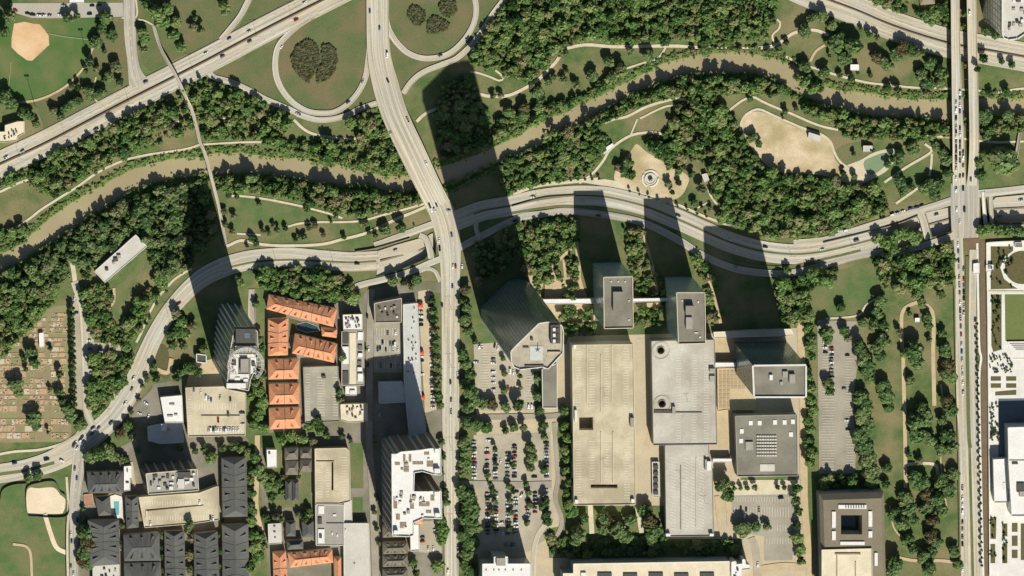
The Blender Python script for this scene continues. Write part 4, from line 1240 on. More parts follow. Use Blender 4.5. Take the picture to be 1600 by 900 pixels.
hip('terrace_row', 'longest orange tiled terrace, slanting along the wooded edge', [(420, 460), (527, 482), (521, 511), (416, 483)], [(430, 475), (516, 497)], 8, 4.5, group=T_ROW, dormers=6)
hip('terrace_row', 'orange tiled terrace running north to south beside the courtyard', [(419, 499), (450, 497), (450, 555), (419, 556)], [(435, 507), (435, 549)], 8, 4.0, group=T_ROW, dormers=3)
hip('terrace_row', 'orange tiled terrace on the south side of the courtyard', [(461, 522), (527, 537), (522, 567), (456, 552)], [(467, 541), (517, 552)], 8, 4.5, group=T_ROW, dormers=4)
hip('terrace_row', 'small orange tiled wing at the east end of the courtyard', [(502, 512), (527, 514), (526, 528), (503, 525)], [(508, 519), (520, 520)], 6, 2.5, group=T_ROW)
hip('terrace_row', 'orange tiled block directly south of the courtyard terraces', [(419, 562), (467, 561), (467, 592), (419, 593)], [(431, 579), (457, 578)], 8, 4.5, group=T_ROW, dormers=2)
hip('terrace_row', 'orange tiled block in the middle of three stacked beside the grey deck', [(420, 600), (468, 599), (468, 631), (421, 632)], [(431, 618), (458, 617)], 8, 4.5, group=T_ROW, dormers=2)
hip('terrace_row', 'southernmost of three orange tiled blocks stacked beside the grey deck', [(420, 638), (469, 636), (470, 669), (421, 671)], [(431, 656), (460, 655)], 8, 4.5, group=T_ROW, dormers=2)
hip('terrace_row', 'orange tiled house range next to the white warehouse roof', [(449, 864), (519, 858), (521, 879), (453, 887)], [(461, 875), (511, 870)], 7, 3.5, group=T_ROW, dormers=4)
hip('terrace_row', 'orange tiled wing west of the house range near the warehouse', [(426, 863), (447, 861), (450, 915), (428, 917)], [(437, 872), (439, 905)], 7, 3.5, group=T_ROW, dormers=2)
hip('terrace_row', 'narrow orange tiled wing against the white warehouse', [(522, 871), (533, 870), (534, 930), (523, 931)], [(528, 877), (529, 920)], 7, 2.5, group=T_ROW)
building('swimming_pool', 'dark courtyard pool between the orange terraces', 'pool', [(462, 507), (478, 503), (496, 510), (500, 517), (478, 519), (464, 514)], 0.9, 'white', 'dark_pool', 0.2, 0.3, 'white')

building('apartment_block', 'white roofed block with many air units east of the orange terraces', 'building', [(536, 492), (566, 491), (566, 516), (537, 516)], 16, 'wall_brown', 'white_roof', 0.6, 0.5, 'wall_cream', units=scatter(rect4(538, 493, 565, 515), 16, 1.8, 3.5, 4, ('unit_dark', 'roof_unit')))
building('apartment_block', 'long cream spined block with white and dark roof boxes beside the narrow street', 'building', [(534, 518), (568, 518), (569, 602), (534, 602)], 14, 'wall_brown', 'mid_grey_roof', 0.6, 0.5, 'wall_cream', units=[(551, 560, 10, 80, 1.2, 'cream_roof'), (540, 555, 10, 27, 1.5, 'white_roof'), (540, 528, 9, 18, 1, 'unit_dark'), (540, 590, 9, 20, 1, 'unit_dark'), (563, 525, 8, 12, 2, 'white_roof'), (563, 543, 7, 7, 1.4, 'brown_roof'), (563, 555, 7, 6, 1.8, 'white_roof'), (562, 567, 6, 6, 1.4, 'brown_roof'), (562, 577, 7, 6, 1.8, 'white_roof'), (563, 590, 8, 12, 1.8, 'white_roof')])
building('apartment_block', 'small white block just south of the long cream spined block', 'building', rect4(540, 604, 557, 617), 9, 'wall_white', 'white_roof', 0.5, 0.5, 'white', units=[(551, 613, 8, 6, 1.5, 'unit_white')])
building('shop_building', 'cream roofed building with scattered roof units near the weathered deck', 'building', [(532, 632), (574, 631), (574, 658), (546, 660), (533, 656)], 11, 'wall_cream', 'cream_roof', 0.5, 0.5, 'wall_cream', units=scatter(rect4(535, 633, 571, 655), 12, 2, 4, 6))
building('office_block', 'brown flat roofed office with slanting edge at the end of the narrow street', 'building', [(585, 474), (627, 466), (627, 503), (586, 504)], 20, 'wall_grey', 'brown_roof', 0.8, 0.6, 'wall_cream', units=scatter([(589, 478), (623, 472), (623, 500), (589, 500)], 10, 2, 4, 12))
building('store', 'long pale blue roofed store beside the strip of parked cars', 'building', [(630, 476), (652, 474), (656, 560), (658, 620), (664, 660), (666, 680), (640, 680), (632, 600)], 12, 'wall_white', 'blue_roof', 0.6, 0.5, 'white', units=scatter([(632, 480), (650, 478), (655, 600), (636, 600)], 18, 1.2, 2.4, 13, ('unit_dark', 'unit_white')))
building('store', 'shaded blue roofed wing west of the long pale blue store', 'building', [(592, 598), (629, 597), (636, 628), (593, 630)], 10, 'wall_white', 'blue_roof', 0.6, 0.5, 'white')
building('warehouse', 'large plain white roofed warehouse next to the orange range', 'building', [(537, 818), (576, 818), (579, 930), (538, 930)], 12, 'wall_white', 'pale_grey_roof', 0.5, 0.5, 'white', units=[(540, 829, 1.5, 3, 1, 'unit_white'), (554, 881, 2, 2, 1, 'roof_unit')])
building('workshop', 'grey roofed workshop with a strip of air units below the T slot deck', 'building', [(493, 789), (537, 789), (537, 852), (494, 852)], 11, 'wall_white', 'mid_grey_roof', 0.5, 0.5, 'white', units=[(502, 797, 9, 12, 1.2, 'unit_white'), (500, 814, 6, 10, 1.4, 'unit_dark'), (502, 838, 10, 22, 1.0, 'unit_white'), (501, 838, 4, 6, 2, 'unit_dark'), (523, 805, 5, 3, .8, 'unit_white'), (519, 834, 2, 4, .8, 'unit_white'), (527, 837, 2, 4, .8, 'unit_white'), (523, 817.5, 26, 0.8, .6, 'unit_dark')])
building('workshop', 'small white stepped building between the T slot deck and the square lawn', 'building', [(538, 784), (549, 782), (550, 816), (538, 816)], 9, 'wall_white', 'pale_grey_roof', 0.5, 0.5, 'white')
building('town_house', 'bright white flat roofed house by the dusty alley', 'house', [(417, 703), (432, 703), (432, 730), (418, 731)], 16, 'wall_cream', 'white_roof', 0.5, 0.4, 'white', units=[(421, 708, 3, 3, 1, 'unit_dark')])
building('town_house', 'pale grey roofed house with a wide shaded back by the orange range', 'house', [(419, 819), (439, 818), (440, 849), (420, 850)], 14, 'wall_cream', 'pale_grey_roof', 0.5, 0.4, 'white', units=[(429, 822, 3, 2, .8, 'unit_dark'), (429, 831, 3, 2, .8, 'unit_dark'), (430, 840, 2, 2, .8, 'unit_dark')])
HG = 'small brown roofed houses near the T slot deck'
for k, (pl, rg, lb_) in enumerate([
        ([(445, 700), (466, 699), (466, 718), (445, 719)], [(452, 709), (460, 708)], 'brown roofed house nearest the orange blocks above the small lawn'),
        ([(446, 720), (466, 720), (466, 742), (446, 742)], [(452, 731), (460, 731)], 'brown roofed house between two alike beside the cream deck'),
        ([(469, 700), (487, 699), (487, 716), (469, 716)], [(474, 708), (482, 708)], 'brown roofed house tucked against the T slot deck wall'),
        ([(469, 718), (487, 718), (487, 737), (469, 737)], [(474, 728), (482, 728)], 'brown roofed house at the head of the narrow green yard'),
        ([(446, 751), (456, 751), (456, 783), (446, 783)], [(451, 756), (451, 778)], 'dark long roofed house west of its twin beside the green yard'),
        ([(457, 751), (467, 751), (467, 783), (457, 783)], [(462, 756), (462, 778)], 'dark long roofed house touching the narrow green yard'),
        ([(472, 815), (490, 814), (491, 839), (473, 840)], [(481, 821), (482, 833)], 'grey hipped house beside the workshop air units'),
        ([(447, 815), (462, 815), (462, 838), (447, 838)], [(454, 820), (454, 832)], 'grey hipped house among trees by the driveway'),
        ([(448, 845), (474, 844), (474, 858), (449, 859)], [(455, 852), (468, 851)], 'grey hipped house directly behind the orange range')]):
    hip('house', lb_, pl, rg, 7.5, 3.0, 'brown_roof' if k < 4 else 'dark_roof', 'wall_beige', 'house', HG)
R2 = 'brown roofed terrace houses south of the striped tower'
for k, y in enumerate((822, 848, 868, 890)):
    hip('house', ['brown roofed terrace house at the foot of the striped tower', 'brown roofed terrace house second from the striped tower', 'brown roofed terrace house third from the striped tower', 'brown roofed terrace house farthest from the striped tower'][k], [(598, y), (637, y - 1), (637, y + 17), (598, y + 18)], [(606, y + 9), (630, y + 8)], 8, 3.0, 'brown_roof', 'wall_beige', 'house', R2, dormers=3)
CG = 'dark grey roofed condominium blocks'
for (pl, rg, lb_, dm) in [
        ([(136, 738), (192, 736), (193, 770), (138, 771)], [(148, 757), (182, 756)], 'dark roofed condominium block behind the corner oaks', 4),
        ([(148, 776), (172, 775), (174, 805), (154, 806)], [(160, 784), (163, 798)], 'dark roofed pool house beside the turquoise pool', 0),
        ([(137, 813), (186, 812), (187, 882), (141, 885)], [(162, 824), (163, 870)], 'dark roofed block south of the turquoise pool by the bushy oaks', 4),
        ([(196, 776), (216, 775), (217, 824), (198, 826)], [(206, 782), (207, 818)], 'narrow dark roofed block wedged against the cream garage', 2),
        ([(193, 836), (249, 832), (250, 876), (194, 877)], [(207, 856), (237, 855)], 'broad dark hipped block below the cream garage', 3),
        ([(194, 880), (251, 878), (252, 930), (195, 930)], [(208, 902), (240, 902)], 'broad dark hipped block south of its twin below the garage', 3),
        ([(257, 830), (288, 829), (291, 930), (258, 930)], [(272, 838), (275, 922)], 'long dark gabled row in the middle below the garage', 5),
        ([(303, 834), (340, 830), (344, 930), (304, 930)], [(321, 842), (324, 922)], 'long dark gabled row nearest the tall condominium rows', 5),
        ([(346, 716), (385, 714), (387, 807), (348, 808)], [(366, 726), (368, 798)], 'long dark gabled row north of the gap beside the leafy alley', 4),
        ([(347, 820), (388, 818), (390, 930), (348, 930)], [(367, 830), (369, 920)], 'long dark gabled row south of the gap beside the leafy alley', 4)]:
    hip('condominium', lb_, pl, rg, 9, 4.0, 'dark_roof', 'wall_beige', 'apartments', CG, dormers=dm)
building('pool_deck', 'white pool deck with turquoise pool among the dark roofed condominiums', 'pool', [(171, 776), (180, 773), (190, 776), (193, 795), (192, 811), (182, 809), (174, 803)], 1.2, 'white', 'white', 0.2, 0.3, 'white', units=[(182, 794, 8, 21, 0.08, 'pool')])
building('store', 'white L shaped roof between condominiums and the striped mid-rise', 'building', [(194, 729), (206, 728), (206, 748), (203, 748), (203, 766), (194, 767)], 12, 'wall_white', 'white_roof', 0.5, 0.4, 'white', units=[(199, 735, 1.5, 5, 1, 'unit_dark'), (199, 754, 5, 2, 1, 'unit_dark')])
building('gatehouse', 'terracotta paved square beside the pool house', 'terrace', [(131, 773), (144, 772), (146, 789), (132, 790)], 2.0, 'wall_beige', 'brick_paving', 0.3, 0.3, 'wall_cream')
building('apartment_block', 'flat pale roofed block at the foot of the bushy oaks', 'building', [(145, 884), (186, 882), (187, 930), (146, 930)], 12, 'wall_white', 'pale_grey_roof', 0.5, 0.4, 'white', units=scatter(rect4(148, 886, 184, 915), 8, 2, 5, 22))

# --- south edge
building('office_block', 'bright white roofed office with grey north front below the tree lined lot', 'building', [(754, 881), (772, 881), (772, 870), (793, 870), (793, 881), (829, 881), (830, 940), (754, 940)], 42, 'wall_grey', 'white_roof', 0.8, 0.6, 'white', floors=(4, 'glass_teal', 1.8, 0.05), units=[(783, 878, 14, 12, 3, 'mid_grey_roof')] + [(x, 891, 2, 2, .8, 'roof_unit') for x in (760, 772, 780, 790, 802, 815)])
building('apartment_block', 'very long cream roofed block along the foot of the deep shaded lawn', 'building', [(896, 881), (1140, 877), (1140, 890), (1143, 940), (880, 940), (880, 896), (896, 896)], 34, 'wall_grey', 'cream_roof', 0.7, 0.5, 'white', floors=(3.4, 'glass_teal', 1.4, 0.05), units=[(945 + 40 * k, 899 + (k % 2), 22, 8, 1.2, 'unit_dark') for k in range(5)] + [(912, 900, 8, 10, 1.8, 'unit_white')])
building('apartment_block', 'white stair block at the end of the long cream roofed block', 'building', [(1143, 878), (1150, 877), (1150, 882), (1160, 881), (1160, 874), (1164, 874), (1165, 882), (1172, 883), (1172, 889), (1160, 890), (1158, 940), (1143, 940)], 30, 'wall_white', 'white_roof', 0.7, 0.5, 'white', units=scatter(rect4(1145, 886, 1157, 915), 5, 2, 4, 9))
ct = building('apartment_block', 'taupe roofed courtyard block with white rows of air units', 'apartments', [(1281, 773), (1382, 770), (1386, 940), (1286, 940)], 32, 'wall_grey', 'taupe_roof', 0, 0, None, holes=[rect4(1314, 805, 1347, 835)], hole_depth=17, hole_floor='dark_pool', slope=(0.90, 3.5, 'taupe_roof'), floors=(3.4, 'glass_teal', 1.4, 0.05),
              units=[(1332, 792, 44, 6, 1.2, 'unit_white'), (1303, 812, 6, 25, 1.2, 'unit_white'), (1303, 837, 6, 14, 1.2, 'unit_white'), (1360, 811, 6, 24, 1.2, 'unit_white'), (1360, 835, 6, 10, 1.2, 'unit_white'), (1332, 849, 38, 5, 1.2, 'unit_white'), (1369, 874, 5, 20, 1.2, 'unit_white')] + [(1322 + k * 4, 792, 1.2, 4, 1.8, 'unit_dark') for k in range(8)])
building('parking_garage', 'pale parking deck inside the south side of the taupe courtyard block', 'garage', [(1284, 859), (1362, 857), (1363, 940), (1284, 940)], 33.5, 'wall_cream', 'cream_roof', 0.9, 0.5, 'wall_cream', z0=19.8, units=[(1325, 866, 40, 2, 1.2, 'wall_beige'), (1308, 885, 1.5, 36, 1.0, 'wall_beige'), (1337, 890, 1.5, 24, 1.0, 'wall_beige')])
building('institute_building', 'large white roofed building behind the painted shade patch', 'building', [(1575, 668), (1660, 666), (1660, 718), (1660, 806), (1581, 806), (1576, 722)], 30, 'wall_white', 'white_roof', 1.0, 0.8, 'white', floors=(5, 'glass_blue', 1.8, 0.06), units=[(1595, 762, 12, 14, 1.5, 'unit_dark'), (1600, 772, 14, 8, 2, 'roof_unit'), (1586, 724, 9, 3, 1, 'unit_dark'), (1620, 719.5, 88, 1, .6, 'mid_grey_roof')])
building('institute_building', 'lower cream white wing beside the large white roofed building', 'building', [(1552, 718), (1574, 717), (1575, 785), (1554, 785)], 16, 'wall_white', 'white_roof', 0.8, 0.6, 'white', units=[(1569, 760, 3, 12, .6, 'unit_white')])
building('garden_steps', 'white stepped terrace at the foot of the formal lawn', 'steps', [(1574, 534), (1660, 533), (1660, 560), (1582, 560)], 2.5, 'white', 'white', 0.3, 0.3, 'white', units=[(1620, 537 + 3 * k, 84 - 6 * k, 1.2, 0.35, 'mid_grey_roof') for k in range(4)])
building('garden_gate', 'white gate block in the garden wall beside the boulevard', 'gate', [(1521, 412), (1530, 411), (1530, 427), (1521, 428)], 5, 'white', 'white_roof', 0.3, 0.4, 'white')
building('garden_gate', 'white gate lodge inside the garden wall opposite the gate block', 'gate', [(1541, 414), (1552, 414), (1552, 423), (1541, 424)], 5, 'white', 'white_roof', 0.3, 0.4, 'white', units=[(1546, 418, 4, 4, 1, 'mid_grey_roof')])
building('garden_pavilion', 'small grey roofed pavilion at the head of the circular lawn', 'pavilion', rect4(1586, 379, 1597, 386), 7, 'wall_white', 'grey_roof', 0.3, 0.4, 'white')
hip('house', 'dark hipped house in the trees above the eastern highway', [(1436, -8), (1460, -10), (1461, 6), (1438, 8)], [(1444, -2), (1454, -3)], 6, 3, 'taupe_roof', 'wall_cream', 'house')

# fountain
f = link('fountain', None, None, P(1016, 279, 0))
tag(f, 'round white fountain on the sandy plaza beside the parkway', 'fountain')
for nm, r0, r1, z1, m in (('basin', 0.0, 8.0, 0.55, 'pale_grey_roof'), ('rim', 8.0, 9.0, 1.1, 'white'), ('bench', 11.5, 13.8, 0.8, 'white')):
    mb = MB((0, 0, 0))
    for k in range(32):
        if nm == 'bench' and k % 11 in (0, 1):
            mb.build(nm, m, f)
            mb = MB((0, 0, 0))
            continue
        a, b = k * math.pi / 16, (k + 1) * math.pi / 16
        q = [Vector((r1 * S * math.cos(a), r1 * S * math.sin(a), 0)), Vector((r1 * S * math.cos(b), r1 * S * math.sin(b), 0)), Vector((r0 * S * math.cos(b), r0 * S * math.sin(b), 0)), Vector((r0 * S * math.cos(a), r0 * S * math.sin(a), 0))]
        if r0 == 0:
            q = q[:3]
        mb.prism(q, [v + Vector((0, 0, z1)) for v in q])
    mb.build(nm, m, f)
mb = MB((0, 0, 0))
for k in range(6):
    a = k * math.pi / 3
    mb.box((0, 0), (2.2 * math.cos(a), 2.2 * math.sin(a)), 0.8, 0.55, 2.4)
mb.build('spout', 'unit_dark', f)

# canopies over the strip of parked cars
for x, y in ((657, 477), (658, 551), (660, 621)):
    hip('sunshade', 'small orange sunshade above the parked cars beside the blue store', [(x - 4, y - 4), (x + 4, y - 4), (x + 4, y + 4), (x - 4, y + 4)], [(x - 0.5, y), (x + 0.5, y)], 2.8, 1.4, 'umbrella', 'lamp_metal', 'sunshade', 'orange sunshades beside the blue store')
# ------------------------------------------------------------------ trees
BVH = BVHTree.FromPolygons([Vector(v) for v in SHEET_V], SHEET_F)


def ground_z(x, y, top=500.0):
    h = BVH.ray_cast(Vector((x, y, top)), Vector((0, 0, -1)))
    return h[0].z if h[0] is not None else 0.0


def ico(sub):
    t = (1 + 5 ** 0.5) / 2
    v = [(-1, t, 0), (1, t, 0), (-1, -t, 0), (1, -t, 0), (0, -1, t), (0, 1, t), (0, -1, -t), (0, 1, -t), (t, 0, -1), (t, 0, 1), (-t, 0, -1), (-t, 0, 1)]
    f = [(0, 11, 5), (0, 5, 1), (0, 1, 7), (0, 7, 10), (0, 10, 11), (1, 5, 9), (5, 11, 4), (11, 10, 2), (10, 7, 6), (7, 1, 8), (3, 9, 4), (3, 4, 2), (3, 2, 6), (3, 6, 8), (3, 8, 9), (4, 9, 5), (2, 4, 11), (6, 2, 10), (8, 6, 7), (9, 8, 1)]
    v = [np.array(p, float) / np.linalg.norm(p) for p in v]
    for _ in range(sub):
        cache, nf = {}, []
        def mid(a, b):
            k = (min(a, b), max(a, b))
            if k not in cache:
                m_ = v[a] + v[b]
                v.append(m_ / np.linalg.norm(m_))
                cache[k] = len(v) - 1
            return cache[k]
        for a, b, c in f:
            x, y, z = mid(a, b), mid(b, c), mid(c, a)
            nf += [(a, x, z), (b, y, x), (c, z, y), (x, y, z)]
        f = nf
    return np.array(v), np.array(f)


ICO0 = ico(0)
ICO1 = ico(1)


def crown(seed, nleaf, lobes, hr, leaf, core=ICO1, spread=0.55):
    """A unit crown (radius 1, from z=0 up to about 2*hr): lobed inner masses under a loose shell of leaf clumps."""
    r = np.random.default_rng(seed)
    L = [(np.array([0, 0, hr * 1.0]), 0.62)]
    for k in range(lobes):
        a = 2 * math.pi * (k + r.uniform(-.3, .3)) / lobes
        d = spread * r.uniform(0.75, 1.15)
        L.append((np.array([math.cos(a) * d, math.sin(a) * d, hr * r.uniform(0.55, 1.35)]), r.uniform(0.34, 0.52)))
    V, F, T = [], [], []
    n = 0
    for c, rad in L:
        v = core[0].copy()
        v *= (1 + r.uniform(-.22, .22, (len(v), 1)))
        v = v * np.array([rad, rad, rad * hr * 1.25]) * 0.86 + c
        V.append(v)
        F += [tuple(q + n) for q in core[1]]
        T.append(np.clip(r.normal(0.2, 0.1, len(v)), 0, 1))
        n += len(v)
    for _ in range(nleaf):
        c, rad = L[r.integers(len(L))]
        d = r.normal(size=3)
        d /= np.linalg.norm(d)
        if d[2] < -0.35:
            d[2] *= -1
        p = c + d * np.array([rad, rad, rad * hr * 1.25]) * r.uniform(0.86, 1.1)
        nn = d + r.normal(size=3) * 0.4 + np.array([0, 0, 0.25])
        nn /= np.linalg.norm(nn)
        u = np.cross(nn, r.normal(size=3))
        u /= np.linalg.norm(u)
        w_ = np.cross(nn, u)
        s = leaf * r.uniform(0.6, 1.35)
        V.append(np.array([p - u * s - w_ * s * .7, p + u * s - w_ * s * .6, p + u * s * .8 + w_ * s, p - u * s * .7 + w_ * s * .8]))
        F.append((n, n + 1, n + 2, n + 3))
        T.append(np.full(4, np.clip(r.normal(0.28, 0.17), 0, 1)))
        n += 4
    return np.vstack(V), F, np.concatenate(T)


def crown_mesh(name, c, m):
    me = bpy.data.meshes.new(name)
    me.from_pydata([tuple(p) for p in c[0]], [], [tuple(int(i) for i in f) for f in c[1]])
    a = me.attributes.new('tint', 'FLOAT', 'POINT')
    a.data.foreach_set('value', c[2].astype(np.float32))
    me.materials.append(M[m])
    return me


def trunk_mesh():
    mb = MB()
    def limb(p, q, r0, r1, n=6):
        p, q = Vector(p), Vector(q)
        d = (q - p).normalized()
        u = d.orthogonal().normalized()
        w_ = d.cross(u)
        A = [p + (u * math.cos(k * 2 * math.pi / n) + w_ * math.sin(k * 2 * math.pi / n)) * r0 for k in range(n)]
        B = [q + (u * math.cos(k * 2 * math.pi / n) + w_ * math.sin(k * 2 * math.pi / n)) * r1 for k in range(n)]
        mb.prism(A, B)
    limb((0, 0, -0.05), (0, 0, 0.5), 0.05, 0.035)
    for k in range(4):
        a = k * 1.6
        limb((0, 0, 0.3 + 0.06 * k), (0.25 * math.cos(a), 0.25 * math.sin(a), 0.62 + 0.05 * k), 0.025, 0.01, 5)
    return mesh('trunk', mb.v, mb.f, 'bark')


BIG = [crown(s, 300, 6 + s % 3, 0.62, 0.15) for s in range(7)]
TALL = [crown(20 + s, 240, 5, 1.0, 0.17, spread=0.42) for s in range(5)]
TRUNK = trunk_mesh()
MESH = {}
for m in ('leaf', 'leaf_oak', 'leaf_bright', 'leaf_red'):
    MESH[m] = [crown_mesh('crown', c, m) for c in BIG]
    MESH[m + '_tall'] = [crown_mesh('crown', c, m) for c in TALL]


def tree_dims(rpx, tall=False):
    R = rpx * S * 1.1
    H = (R * 1.1 + 2.4) if not tall else (R * 1.7 + 3.2)
    return R, min(H, 16.0)


